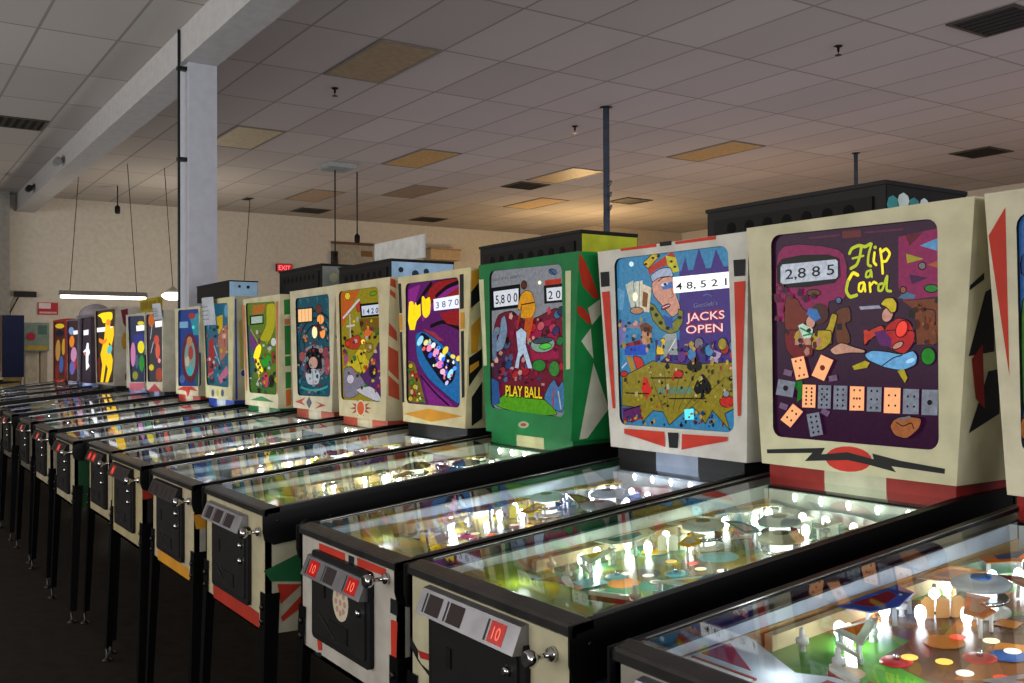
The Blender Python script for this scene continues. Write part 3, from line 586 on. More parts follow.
('g','p','e8b0a0',0.55,[-21,2700,-47,2683,-73,2692,-65,2715,-41,2727]),
('g','p','506898',0.55,[-315,2809,-336,2811,-331,2829,-309,2827]),
('g','p','a02050',0.65,[-49,2870,-46,2844,-84,2839,-88,2871]),
('g','p','301018',0.7000000000000001,[-34,2532,-25,2547,8,2541,7,2531,-13,2525]),
('g','p','e8b0a0',0.8,[-400,2680,-441,2681,-454,2710,-407,2729,-387,2700]),
('g','p','506898',0.6000000000000001,[-123,2656,-155,2664,-165,2695,-131,2712,-102,2692]),
('g','p','e8b0a0',0.55,[221,2519,183,2521,184,2537,226,2536]),
('g','p','a02050',0.75,[-21,2563,-30,2573,-14,2582,13,2580,11,2567]),
('g','p','a02050',0.65,[478,3016,474,2996,450,2995,445,3013,455,3029]),
('g','p','e8b0a0',0.75,[-201,3008,-239,3020,-229,3054,-197,3062,-183,3030]),
('g','p','506898',0.75,[-19,2637,-24,2665,-3,2677,3,2649]),
('g','p','7a1830',0.65,[-13,2911,-52,2923,-65,2953,-30,2980,-1,2950]),
('g','p','2a4a80',0.75,[-3,2962,-22,2977,1,2988,26,2973]),
('g','p','e8b0a0',0.65,[433,2510,426,2522,447,2530,462,2523,458,2506]),
('g','p','e8b0a0',0.6000000000000001,[156,2990,130,2993,137,3006,162,3004]),
('g','p','a02050',0.75,[113,2594,103,2608,113,2631,135,2624,137,2595]),
('g','p','c02838',0.65,[-76,2645,-63,2655,-38,2649,-41,2634,-70,2631]),
('g','p','301018',0.65,[-149,3058,-164,3035,-198,3049,-178,3072]),
('g','p','506898',0.55,[-248,2828,-231,2832,-218,2820,-231,2806,-252,2808]),
('g','p','301018',0.5,[-15,2890,-39,2888,-46,2914,-21,2928,3,2909]),
('g','p','c02838',0.8,[398,2656,424,2689,452,2670,453,2642,422,2633]),
('g','p','3a1020',0.65,[-294,2676,-302,2645,-332,2650,-347,2673,-318,2697]),
('g','p','3a1020',0.65,[-40,2973,-61,2985,-35,2992,-19,2982]),
('g','p','301018',0.7000000000000001,[53,2567,83,2564,74,2551,46,2553]),
('g','p','3a1020',0.6000000000000001,[267,2925,279,2908,264,2893,243,2901,248,2923]),
('g','p','e8b0a0',0.6000000000000001,[87,2879,105,2873,102,2855,79,2852,69,2870]),
('g','p','301018',0.75,[199,2870,184,2881,191,2898,209,2896,217,2877]),
('g','p','a02050',0.65,[-402,2860,-390,2845,-407,2832,-450,2838,-441,2856]),
('g','p','e8b0a0',0.55,[46,2863,57,2847,27,2839,5,2851,15,2868]),
('g','p','7a1830',0.55,[67,2673,86,2652,64,2633,25,2636,35,2662]),
('g','p','7a1830',0.7000000000000001,[340,2960,319,2954,306,2976,325,2992,348,2978]),
('g','p','a02050',0.8,[-475,2818,-454,2828,-446,2807,-454,2791,-476,2796]),
('g','p','506898',0.6000000000000001,[-306,2585,-310,2605,-284,2614,-267,2600,-277,2579]),
('g','p','2a4a80',0.55,[34,2818,28,2832,58,2834,73,2823,53,2809]),
('g','p','d0a080',0.6000000000000001,[177,2647,173,2666,204,2665,202,2648]),
('g','p','a02050',0.7000000000000001,[-276,2611,-255,2621,-243,2606,-251,2590,-272,2590]),
('g','p','7a1830',0.65,[-46,2821,-21,2799,-37,2780,-77,2778,-81,2808]),
('g','p','7a1830',0.55,[375,2816,353,2798,329,2814,335,2839,365,2836]),
('g','p','3a1020',0.6000000000000001,[-464,2701,-438,2689,-442,2672,-475,2670,-485,2686]),
('g','p','3a1020',0.65,[-71,2766,-37,2758,-52,2724,-87,2740]),
('g','p','a02050',0.55,[-166,2888,-201,2880,-232,2910,-197,2929,-163,2919]),
('g','p','e04860',0.6000000000000001,[-368,2579,-339,2569,-358,2551,-389,2561]),
('g','p','d0a080',0.7000000000000001,[48,2686,40,2669,17,2666,4,2685,24,2698]),
('g','p','e04860',0.65,[83,2631,60,2632,59,2657,80,2669,98,2648]),
('g','p','3a1020',0.75,[265,2858,280,2871,302,2863,300,2836,274,2834]),
('g','p','e8b0a0',0.65,[-57,2624,-62,2596,-90,2587,-114,2608,-94,2630]),
('g','p','a02050',0.7000000000000001,[-160,2976,-138,3004,-111,3000,-104,2964,-136,2946]),
('g','p','506898',0.8500000000000001,[133,2813,115,2832,147,2842,156,2824]),
('g','p','d0a080',0.8,[-454,2679,-447,2658,-469,2648,-488,2661,-478,2677]),
('g','p','e04860',0.8,[-310,2889,-283,2870,-291,2844,-319,2840,-332,2867]),
('g','p','e8b0a0',0.75,[-45,2871,-58,2895,-29,2910,-12,2878]),
('g','p','506898',0.65,[-411,2847,-435,2849,-441,2861,-417,2867,-396,2858]),
('g','p','a02050',0.65,[345,2648,381,2648,383,2629,345,2625]),
('g','p','506898',0.8,[-253,2541,-285,2534,-313,2552,-285,2571,-252,2571]),
('g','p','7a1830',0.8,[-64,2903,-57,2916,-38,2914,-36,2897,-54,2892]),
('g','p','a02050',0.5,[383,2906,408,2891,401,2872,368,2873,361,2890]),
('g','t','5a5c66',0.4,["GOTTLIEB'S",-458,3314,-65,3320,18,0]),
('g','p','08080a',0.05,[-478,3263,-74,3270,-67,3094,-469,3084]),
('g','p','dde2ec',1,[-444,3232,-97,3239,-98,3118,-435,3109]),
('g','t','101014',0,['5,8 0 0',-415,3134,-111,3141,68,3]),
('g','p','08080a',0.05,[229,3240,461,3243,464,3111,236,3109]),
('g','p','dde2ec',1,[262,3219,449,3220,448,3128,269,3126]),
('g','t','101014',0,['2 0',286,3140,432,3140,58,2]),
('g','p','b83018',0.9,[246,3275,441,3280,441,3242,245,3239]),
('g','p','fff2cc',1.4,[200,3263,197,3257,192,3253,183,3250,174,3251,165,3254,159,3260,157,3266,159,3272,165,3277,174,3279,183,3279,192,3275,198,3270]),
('g','p','4870a0',0.7,[387,3319,377,3312,361,3310,340,3312,320,3318,303,3326,295,3336,295,3345,304,3351,321,3353,342,3351,362,3345,378,3337,387,3327]),
('g','s','203050',0.4,[7,304,3348,369,3310]),
('g','p','6a3420',0.6,[19,3257,15,3243,4,3233,-12,3227,-30,3228,-46,3235,-57,3247,-61,3262,-57,3276,-45,3286,-29,3292,-12,3290,4,3283,15,3271]),
('g','p','dc9818',0.95,[-66,3189,1,3221,84,3201,135,3081,82,3009,-76,3009,-49,3113,-76,3069,-112,3091]),
('g','s','802010',0.5,[10,-57,3114,109,3124]),
('g','p','d05c1c',0.8,[-5,3012,108,3018,64,2916,29,2842,-23,2918]),
('g','s','b04018',0.7,[20,-76,3044,-113,2945]),
('g','p','b8cce4',0.95,[-131,2915,-59,2943,12,2907,-2,2818,54,2706,88,2640,27,2639,-34,2748,-78,2718,-97,2637,-151,2642,-105,2768]),
('g','p','8098b4',0.8,[-335,3022,-278,3051,-241,2922,-299,2789,-394,2759,-442,2790,-355,2898]),
('g','p','7088a8',0.7,[-461,2900,-393,2925,-404,2717,-453,2691]),
('g','p','86a894',0.9,[364,2826,355,2801,320,2778,263,2762,197,2757,134,2763,86,2780,65,2805,74,2831,112,2855,170,2870,237,2874,299,2867,344,2850]),
('g','p','4a5c68',0.6,[340,2853,330,2843,298,2833,250,2826,194,2822,143,2822,106,2827,91,2836,101,2847,135,2857,184,2864,240,2868,290,2867,326,2862]),
('g','p','50c83c',1,[324,2809,319,2799,300,2790,272,2784,239,2781,208,2783,185,2789,176,2798,181,2808,200,2817,229,2823,262,2826,292,2824,314,2818]),
('g','p','2f8a34',0.8,[253,2666,245,2647,222,2631,188,2622,150,2622,116,2630,92,2645,84,2664,93,2683,117,2699,151,2708,189,2708,222,2700,245,2685]),
('g','p','40903c',0.7,[420,2644,414,2619,396,2599,370,2587,341,2587,315,2597,297,2617,290,2642,297,2667,315,2687,342,2699,371,2699,396,2688,414,2668]),
('g','p','4a7cb0',0.8,[222,2428,281,2514,355,2576,403,2506,467,2578,473,2325,292,2371]),
('g','s','c03040',0.7,[14,355,2504,337,2361]),
('g','s','c8d0d8',0.7,[14,403,2482,434,2365]),
('g','p','58a41c',0.85,[-465,2350,-254,2462,17,2420,231,2428,433,2313,-28,2299]),
('g','p','3060a0',0.7,[-473,2560,-376,2536,-349,2368,-465,2345]),
('g','t','301008',0.1,['PLAY BALL',-268,2428,210,2425,82,20]),
('g','t','ecd41c',1,['PLAY BALL',-273,2430,206,2427,82,5]),
('h','p','a0a088',0,[41,2229,34,2217,15,2208,-13,2201,-45,2199,-73,2202,-93,2210,-100,2220,-93,2231,-73,2241,-45,2248,-13,2250,15,2246,35,2239]),
('h','p','8a4030',0,[11,2227,7,2221,-4,2216,-20,2213,-38,2212,-54,2213,-65,2217,-69,2222,-65,2228,-54,2233,-38,2236,-20,2237,-4,2236,7,2232]),
('h','p','c4c49c',0,[-647,3336,-576,3337,-531,2659,-581,2653]),
('h','p','c4c49c',0,[501,3325,567,3325,550,2645,503,2638]),
('r','p','b83420',0,[2164,3443,2231,3391,2314,3255,2374,3141,2333,3128,2222,3218,2163,3342]),
('r','p','b83420',0,[2172,3078,2224,3072,2323,2995,2301,2948,2192,3021]),
('r','p','c8c8b4',0,[2277,3064,2378,3127,2393,3024,2319,2948]),
('r','p','c8c8b4',0,[2231,2836,2309,2925,2344,2714]),
('r','p','c8c8b4',0,[2346,2683,2502,2360,2320,2159,2250,2153]),
('f','p','a83020',0,[-424,1294,462,1265,462,1167,-411,1163]),
('s','p','1c5a34',0,[-16,1532,225,1618,225,1441,26,1467]),
('s','p','a83020',0,[64,1448,213,1428,83,1330]),
('s','p','a83020',0,[83,1256,229,1384,228,1309,95,1228]),
],
0:[
('h','p','b02c1a',0,[-657,3264,-580,3379,-569,2650]),
('g','p','3c7430',0.7,[-531,2990,-441,3048,-146,3060,67,3158,206,3163,197,2292,-154,2285,-520,2334]),
('g','p','1c3c74',0.7,[-529,3170,-337,3277,-89,3288,200,3364,206,3217,-90,3172,-522,3053]),
('g','p','1c5a28',0.75,[-382,2478,-400,2520,-390,2573,-365,2571,-360,2511]),
('g','p','402818',0.55,[2,2389,14,2434,35,2446,48,2403,30,2372]),
('g','p','d8b030',0.8,[120,2832,96,2872,106,2927,131,2897]),
('g','p','e0d8c0',0.5,[-117,2846,-113,2871,-93,2866,-89,2839,-108,2825]),
('g','p','d8b030',0.7000000000000001,[-61,2947,-35,2959,-25,2917,-59,2909]),
('g','p','c8a060',0.8,[137,2369,137,2340,126,2334,113,2347,122,2378]),
('g','p','d8b030',0.6000000000000001,[-444,2880,-462,2864,-478,2875,-476,2905,-457,2902]),
('g','p','d8b030',0.65,[80,2482,93,2500,105,2475,99,2451,81,2454]),
('g','p','b03a28',0.55,[151,2724,148,2776,171,2783,185,2752,176,2709]),
('g','p','6a9a3c',0.75,[130,2576,108,2591,115,2624,139,2613]),
('g','p','c8a060',0.6000000000000001,[-87,2385,-114,2410,-89,2439,-67,2417]),
('g','p','6a9a3c',0.75,[-447,2619,-449,2587,-467,2575,-478,2609,-464,2635]),
('g','p','b03a28',0.5,[-28,2531,-15,2554,1,2546,4,2521,-15,2514]),
('g','p','b03a28',0.75,[123,2567,136,2612,157,2586,143,2542]),
('g','p','e0d8c0',0.55,[-187,2607,-199,2584,-224,2574,-237,2597,-219,2621]),
('g','p','e0d8c0',0.55,[-383,2706,-403,2745,-380,2775,-359,2758,-358,2719]),
('g','p','1c5a28',0.7000000000000001,[-217,2776,-203,2780,-190,2766,-201,2752,-220,2754]),
('g','p','b03a28',0.65,[-158,2743,-166,2699,-186,2709,-179,2746]),
('g','p','1c5a28',0.8,[-217,2656,-195,2687,-176,2633,-207,2619]),
('g','p','b03a28',0.6000000000000001,[61,2604,68,2645,88,2630,95,2595,76,2581]),
('g','p','e0d8c0',0.7000000000000001,[-145,2535,-149,2553,-134,2563,-126,2548,-132,2533]),
('g','p','1c5a28',0.75,[-54,2908,-55,2951,-41,2973,-21,2950,-32,2903]),
('g','p','c8a060',0.75,[162,2485,163,2465,142,2465,141,2486]),
('g','p','e0d8c0',0.7000000000000001,[63,2526,61,2503,49,2485,41,2504,46,2525]),
('g','p','6a9a3c',0.7000000000000001,[146,2649,135,2671,144,2693,158,2687,160,2663]),
('g','p','b03a28',0.8500000000000001,[-497,2403,-492,2425,-474,2429,-459,2412,-479,2393]),
('g','p','e0d8c0',0.65,[97,2699,73,2678,52,2707,80,2722]),
('g','p','402818',0.6000000000000001,[40,2479,63,2494,70,2460,49,2446]),
('g','p','6a9a3c',0.6000000000000001,[-116,2514,-139,2470,-157,2527,-129,2571]),
('g','p','6a9a3c',0.65,[-503,2522,-479,2514,-472,2481,-496,2464,-511,2487]),
('g','p','402818',0.55,[-484,2599,-464,2562,-487,2524,-509,2540,-509,2593]),
('g','p','c8a060',0.75,[109,2868,85,2884,93,2925,113,2911]),
('g','p','e0d8c0',0.75,[-93,2473,-67,2466,-66,2432,-84,2413,-97,2435]),
('g','p','e0d8c0',0.65,[51,2887,73,2882,69,2861,53,2850,43,2870]),
('g','p','e0d8c0',0.75,[-280,2789,-258,2796,-250,2769,-263,2758,-284,2765]),
('g','p','b03a28',0.55,[-195,2467,-189,2486,-164,2481,-172,2461]),
('g','p','d8b030',0.7000000000000001,[-369,2542,-341,2535,-352,2505,-379,2507]),
('g','p','e0d8c0',0.55,[-98,2460,-83,2446,-89,2424,-103,2432]),
('g','p','402818',0.8,[-10,2575,-23,2535,-49,2551,-36,2586]),
('g','p','402818',0.6000000000000001,[-468,2825,-448,2848,-434,2829,-446,2798]),
('g','p','402818',0.8,[-161,2340,-179,2359,-171,2381,-151,2384,-146,2361]),
('g','p','b03a28',0.8,[-500,2408,-515,2434,-479,2450,-471,2421]),
('g','p','e0d8c0',0.6000000000000001,[-213,2482,-192,2472,-190,2437,-216,2429,-234,2455]),
('g','p','402818',0.7000000000000001,[32,2758,38,2722,4,2722,-4,2750]),
('g','p','1c5a28',0.55,[-128,2534,-109,2540,-108,2501,-127,2491]),
('g','p','e0d8c0',0.75,[186,2817,166,2824,167,2853,192,2847]),
('g','p','402818',0.7000000000000001,[-162,2700,-138,2697,-140,2646,-167,2655]),
('g','p','d8b030',0.65,[-346,2639,-379,2633,-387,2667,-351,2677]),
('g','p','d8b030',0.7000000000000001,[174,2929,190,2975,207,2933,192,2900]),
('g','p','d8b030',0.65,[-172,2393,-180,2343,-205,2336,-216,2387,-192,2409]),
('g','p','d8b030',0.7000000000000001,[119,2400,105,2431,133,2439,146,2412]),
('g','p','b03a28',0.55,[-94,2913,-97,2943,-80,2961,-70,2941,-73,2904]),
('g','p','402818',0.8,[71,2830,90,2815,77,2797,62,2796,55,2817]),
('g','p','402818',0.8,[-151,2732,-143,2696,-165,2672,-187,2694,-182,2730]),
('g','p','d8b030',0.6000000000000001,[-188,2343,-198,2383,-173,2409,-154,2371]),
('g','p','402818',0.8,[-233,2892,-255,2874,-275,2901,-265,2930,-238,2925]),
('g','p','c8a060',0.55,[172,2716,184,2703,178,2673,160,2678,161,2706]),
('g','p','c8a060',0.65,[158,2575,154,2532,132,2527,130,2574]),
('g','p','d8b030',0.7000000000000001,[-267,2550,-255,2535,-258,2502,-271,2502,-278,2524]),
('g','p','d8b030',0.55,[-196,2679,-205,2638,-222,2654,-218,2691]),
('g','p','402818',0.65,[-96,2796,-118,2792,-120,2833,-95,2835]),
('g','p','d8b030',0.65,[-88,2720,-74,2730,-64,2704,-76,2678,-94,2687]),
('g','p','e0d8c0',0.7000000000000001,[132,2413,115,2395,98,2408,98,2434,124,2434]),
('g','p','402818',0.7000000000000001,[-3,2693,-27,2704,-35,2736,-14,2756,5,2737]),
('g','p','402818',0.6000000000000001,[-308,2685,-327,2690,-330,2722,-311,2739,-294,2713]),
('g','p','1c5a28',0.75,[-129,2587,-153,2588,-158,2606,-138,2619,-120,2606]),
('g','p','b03a28',0.7000000000000001,[53,2786,61,2813,74,2799,72,2770,57,2755]),
('g','p','6a9a3c',0.55,[-440,2570,-462,2573,-469,2596,-451,2613,-433,2597]),
('g','p','402818',0.75,[-75,2557,-93,2553,-103,2578,-89,2606,-74,2588]),
('g','p','402818',0.75,[174,3035,165,3003,150,3017,155,3053]),
('g','p','dde2ec',1,[-90,3211,151,3260,150,3159,-91,3104]),
('g','p','d89878',0.85,[87,2839,81,2798,65,2766,42,2748,16,2748,-8,2767,-24,2800,-29,2841,-23,2883,-6,2915,18,2933,43,2931,66,2912,82,2879]),
('g','p','c03028',0.85,[-58,2765,113,2783,160,2563,25,2425,-78,2572]),
('g','p','c8a060',0.8,[-302,2786,-310,2734,-332,2691,-365,2667,-401,2666,-434,2690,-457,2733,-465,2788,-456,2842,-432,2885,-399,2908,-363,2907,-331,2882,-309,2839]),
('g','p','b03a28',0.8,[-204,2845,-211,2776,-227,2721,-251,2690,-276,2690,-300,2721,-316,2777,-321,2848,-314,2918,-297,2974,-273,3004,-247,3002,-225,2970,-209,2914]),
('g','p','d8c8a0',0.8,[-447,2642,-450,2622,-459,2606,-471,2596,-484,2596,-496,2605,-504,2620,-507,2641,-503,2661,-495,2677,-483,2686,-470,2686,-458,2677,-450,2662]),
('g','p','a0602c',0.7,[-460,2433,-463,2409,-473,2389,-487,2378,-502,2377,-515,2386,-525,2405,-528,2428,-524,2452,-515,2472,-501,2483,-486,2484,-472,2474,-463,2456]),
('g','p','e0d8c0',0.9,[-387,3055,-393,3043,-408,3034,-429,3029,-453,3031,-475,3038,-491,3049,-496,3062,-490,3075,-475,3084,-453,3088,-429,3086,-407,3079,-393,3068]),
],
4:[
('g','p','a0309a',0.75,[-474,3328,-245,3362,-344,3204,-476,3068]),
('g','p','a82226',0.75,[40,3372,452,3377,451,3238,175,3208,-149,3196,-101,3308]),
('g','s','a0309a',0.75,[46,-198,3060,85,3230,439,3332]),
('g','s','18081c',0.3,[42,-395,3113,-197,3267,-53,3355]),
('g','s','18081c',0.3,[32,-56,2987,152,3027,449,2953]),
('g','s','18081c',0.3,[36,39,3244,221,3312,452,3346]),
('g','p','a82226',0.75,[84,3096,450,3122,449,2975,219,3003]),
('g','p','b03a5a',0.7,[-199,2967,-9,2941,173,2860,-10,2862]),
('g','p','ffd814',1.3,[-457,3215,-415,3221,-380,3212,-362,3177,-338,3210,-307,3176,-243,3190,-237,3090,-316,3041,-354,2962,-445,2964,-479,3045,-469,3150]),
('g','p','ffd814',1.3,[-222,3247,-188,3258,-153,3224,-78,3246,-56,3197,-70,3097,-143,3058,-210,3089]),
('g','s','d89410',1.1,[5,-353,3165,-374,3133,-360,3094]),
('g','s','d89410',1.1,[5,-162,3209,-156,3138]),
('g','p','eef2ff',1.25,[-7,3219,451,3236,450,3128,1,3119]),
('g','t','8090b0',0.6,['3 8 7 0',38,3138,420,3153,54,2]),
('g','p','2474b8',0.85,[-346,2929,-199,2954,82,2861,459,2669,448,2324,320,2362,-106,2532,-308,2691]),
('g','p','0a1236',0.4,[-258,2927,-180,2939,400,2673,329,2519,192,2472,-201,2737]),
('g','p','a0e0ff',1.15,[-204,2854,-244,2827,-286,2818,-310,2830,-306,2858,-274,2890,-231,2909,-196,2907,-185,2886]),
('g','p','fff0a0',1.15,[-103,2838,-128,2824,-159,2821,-183,2830,-187,2847,-170,2864,-140,2873,-111,2870,-97,2856]),
('g','p','ff90c0',1.15,[-38,2791,-69,2772,-105,2767,-130,2777,-132,2799,-110,2822,-74,2834,-42,2832,-28,2815]),
('g','p','ffffff',1.15,[23,2815,0,2802,-28,2798,-48,2806,-50,2822,-34,2839,-7,2848,19,2846,31,2833]),
('g','p','ffa0d0',1.15,[81,2749,48,2728,9,2722,-18,2733,-20,2757,4,2782,43,2797,78,2794,93,2775]),
('g','p','60c0ff',1.15,[115,2792,97,2784,72,2783,52,2790,45,2802,56,2813,79,2818,103,2815,117,2805]),
('g','p','fff4e0',1.15,[185,2709,156,2693,118,2690,88,2701,80,2720,99,2740,135,2750,171,2746,190,2729]),
('g','p','ffe040',1.15,[239,2768,208,2747,172,2740,149,2751,149,2774,173,2799,209,2813,240,2811,252,2793]),
('g','p','f080c8',1.15,[161,2647,128,2629,83,2625,48,2637,38,2660,60,2682,102,2694,144,2689,167,2670]),
('g','p','ffc0e0',1.15,[194,2591,169,2577,137,2574,112,2583,107,2600,122,2616,153,2625,183,2622,199,2609]),
('g','p','a0f0ff',1.15,[317,2576,285,2552,251,2543,231,2553,235,2577,261,2605,296,2623,325,2622,333,2604]),
('g','p','3080ff',1.15,[191,2698,172,2686,149,2683,132,2690,129,2703,142,2717,165,2725,186,2723,197,2712]),
('g','p','ffe060',1.15,[366,2718,347,2709,319,2709,294,2717,284,2730,295,2741,320,2745,348,2741,366,2730]),
('g','p','ffd840',1.15,[452,2704,430,2690,402,2687,381,2695,377,2711,392,2727,419,2736,445,2733,458,2721]),
('g','p','4060e0',1.15,[-24,2730,-47,2716,-75,2712,-96,2720,-98,2736,-81,2753,-54,2763,-28,2760,-16,2747]),
('g','p','d0d0ff',1.15,[248,2501,230,2489,209,2485,195,2491,195,2503,208,2518,228,2526,247,2525,254,2515]),
('g','p','60a0ff',1.15,[387,2622,368,2611,344,2608,325,2615,320,2628,333,2642,357,2649,380,2647,392,2636]),
('g','p','ff6060',1.15,[-150,2789,-168,2778,-190,2775,-205,2781,-207,2794,-194,2807,-173,2814,-153,2812,-144,2802]),
('g','p','8a7426',0.7,[-463,2690,-348,2667,-241,2506,-146,2321,-461,2317]),
('g','p','d8c030',0.8,[-378,2644,-395,2623,-434,2618,-464,2631,-464,2654,-433,2668,-395,2664]),
('g','p','c03020',0.8,[-344,2574,-361,2553,-399,2548,-429,2561,-429,2584,-398,2598,-360,2594]),
('g','p','50902c',0.8,[-364,2492,-381,2471,-419,2465,-450,2478,-450,2501,-419,2516,-381,2511]),
('g','p','d8c030',0.8,[-295,2459,-312,2438,-350,2432,-380,2445,-380,2467,-349,2482,-312,2478]),
('g','p','c03020',0.8,[-335,2399,-352,2379,-390,2372,-421,2385,-420,2408,-390,2423,-352,2419]),
('g','p','50902c',0.8,[-232,2391,-249,2371,-286,2364,-316,2377,-316,2399,-286,2414,-248,2410]),
('g','p','d8c030',0.8,[-380,2351,-397,2330,-436,2324,-466,2336,-466,2359,-435,2374,-397,2370]),
('g','p','c03020',0.8,[-265,2552,-282,2532,-319,2526,-349,2539,-349,2562,-319,2576,-282,2572]),
('g','p','50902c',0.8,[-170,2347,-186,2327,-223,2321,-253,2333,-252,2355,-223,2370,-186,2366]),
('g','p','8c2a8c',0.75,[-221,2576,-59,2488,280,2354,345,2308,-84,2310]),
('g','s','1a0a20',0.3,[18,-221,2553,33,2411,258,2320]),
('g','p','f0e0a0',0.65,[-320,2431,-328,2453,-310,2464,-291,2456,-293,2439]),
('g','p','c03020',0.55,[-308,2398,-317,2368,-346,2368,-350,2391]),
('g','p','501818',0.65,[-421,2396,-399,2407,-379,2390,-396,2373,-424,2379]),
('g','p','f0e0a0',0.8500000000000001,[-407,2559,-384,2567,-361,2561,-372,2546,-396,2545]),
('g','p','308030',0.6000000000000001,[-467,2594,-442,2603,-417,2590,-433,2574,-462,2574]),
('g','p','c03020',0.75,[-359,2387,-392,2396,-395,2413,-370,2423,-352,2409]),
('g','p','f0e0a0',0.65,[-321,2472,-292,2474,-286,2455,-308,2446,-324,2455]),
('g','p','308030',0.8,[-403,2534,-375,2553,-358,2526,-387,2507]),
('g','p','f0e0a0',0.8,[-217,2374,-217,2349,-253,2347,-257,2370]),
('g','p','308030',0.6000000000000001,[-268,2432,-289,2437,-283,2452,-260,2450,-250,2441]),
('g','p','c03020',0.55,[-425,2438,-417,2451,-390,2455,-376,2441,-400,2432]),
('g','p','c03020',0.7000000000000001,[-293,2377,-276,2391,-250,2386,-258,2374]),
('g','p','501818',0.6000000000000001,[-219,2358,-229,2364,-221,2372,-200,2371,-201,2362]),
('g','p','f0e0a0',0.8,[-269,2391,-273,2405,-244,2414,-233,2401,-242,2387]),
('g','p','c03020',0.8500000000000001,[-264,2406,-279,2423,-253,2430,-226,2425,-240,2408]),
('g','p','308030',0.8,[-182,2337,-171,2349,-154,2342,-157,2328,-175,2325]),
('g','p','308030',0.8,[-320,2507,-313,2501,-323,2493,-341,2497,-335,2504]),
('g','p','501818',0.75,[-417,2678,-421,2658,-440,2663,-443,2678]),
('g','p','f0e0a0',0.55,[-414,2428,-379,2433,-362,2408,-390,2384,-418,2398]),
('g','p','308030',0.65,[-471,2598,-473,2612,-448,2616,-435,2604,-451,2594]),
('g','p','e8d040',0.8,[-290,2327,-307,2337,-298,2356,-277,2354,-266,2336]),
('g','p','501818',0.65,[-319,2538,-285,2540,-275,2509,-314,2500]),
('g','p','ff7090',1.1500000000000001,[181,2562,206,2561,208,2533,177,2538]),
('g','p','ffe860',0.9500000000000001,[-54,2884,-35,2860,-50,2833,-78,2843,-77,2870]),
('g','p','ffe860',0.9,[28,2644,38,2666,67,2657,59,2639]),
('g','p','80d0ff',1.0,[-70,2824,-92,2826,-107,2840,-88,2849,-69,2844]),
('g','p','ff7090',0.8500000000000001,[303,2584,335,2577,324,2558,296,2564]),
('g','p','80d0ff',1.1,[-72,2852,-49,2862,-26,2854,-34,2838,-57,2840]),
('g','p','ff7090',1.25,[100,2700,71,2702,75,2721,98,2724,112,2712]),
('g','p','3050e0',1.0,[230,2666,253,2664,248,2651,229,2651]),
('g','p','ffb0e0',1.3,[85,2666,85,2654,66,2653,59,2666,75,2675]),
('g','p','3050e0',1.3,[121,2806,105,2790,79,2797,91,2815]),
('g','p','ffe860',0.9,[-122,2857,-135,2851,-149,2853,-153,2862,-136,2865]),
('g','p','3050e0',0.8500000000000001,[262,2606,239,2589,220,2611,248,2622]),
('g','p','ff7090',0.8500000000000001,[253,2634,233,2620,210,2630,217,2649,239,2651]),
('g','p','80d0ff',1.2000000000000002,[200,2747,218,2741,216,2726,200,2719,190,2733]),
('g','p','3050e0',1.2000000000000002,[187,2651,171,2639,152,2646,156,2661,178,2664]),
('g','p','3050e0',1.25,[81,2742,73,2727,46,2733,61,2749]),
('g','p','ffffff',0.8500000000000001,[217,2635,237,2648,250,2631,230,2624]),
('g','p','3050e0',1.2000000000000002,[96,2691,65,2682,55,2699,81,2710]),
('g','p','ffb0e0',0.8,[26,2808,39,2806,44,2792,27,2785,19,2795]),
('g','p','ff7090',0.8500000000000001,[86,2698,58,2697,49,2711,63,2723,83,2719]),
('g','p','80d0ff',1.25,[245,2588,221,2589,225,2600,246,2598]),
('g','p','3050e0',1.1500000000000001,[-8,2728,-21,2722,-36,2731,-25,2740,-10,2738]),
('g','p','ffffff',1.0,[17,2664,33,2655,29,2641,11,2637,-2,2652]),
('g','p','3050e0',0.8,[51,2697,62,2719,85,2722,102,2703,80,2689]),
('g','p','ffffff',0.8500000000000001,[276,2678,248,2680,247,2701,285,2699]),
('g','p','ffffff',1.0,[148,2740,127,2743,124,2754,143,2760,164,2752]),
('g','p','ffb0e0',1.0,[223,2566,201,2557,188,2571,195,2589,222,2583]),
('g','p','ffffff',1.1,[331,2677,354,2697,373,2684,372,2668,350,2664]),
('g','p','3050e0',1.1500000000000001,[238,2599,265,2587,247,2571,220,2580]),
('g','p','ffb0e0',0.8,[303,2532,286,2534,285,2544,302,2548,313,2540]),
('h','p','141416',0,[-634,3390,-577,3391,-558,3118,-610,3118]),
('h','p','141416',0,[-601,2947,-559,2951,-517,2315,-558,2309]),
('h','p','cc8e26',0,[-626,3106,-558,3109,-549,2968,-606,2964]),
('h','p','141416',0,[469,3399,532,3399,534,3119,475,3114]),
('h','p','cc8e26',0,[475,3086,542,3088,545,2956,482,2951]),
('h','p','141416',0,[487,2933,533,2937,541,2400,499,2386]),
('h','p','cc8e26',0,[-528,2210,-61,2277,507,2240,-15,2166]),
('r','p','cc8e26',0,[2173,3415,2253,3460,2262,3249,2200,3078]),
('r','p','141416',0,[2188,3247,2276,3345,2282,3186,2193,3116]),
('r','p','cc8e26',0,[2199,2971,2288,3058,2275,2769,2209,2748]),
('r','p','141416',0,[2190,2716,2312,2791,2319,2640,2200,2482]),
('r','p','cc8e26',0,[2200,2652,2286,2694,2288,2651,2203,2588]),
('r','p','141416',0,[2229,2395,2324,2522,2337,2219,2239,2159]),
('f','p','cc8e26',0,[-424,1265,444,1258,443,1168,-415,1161]),
('s','p','cc8e26',0,[-11,1657,87,1652,87,1558,7,1557]),
],
5:[
('g','p','cc6422',0.8,[-528,3374,-64,3381,-220,3258,-380,3119,-504,3002]),
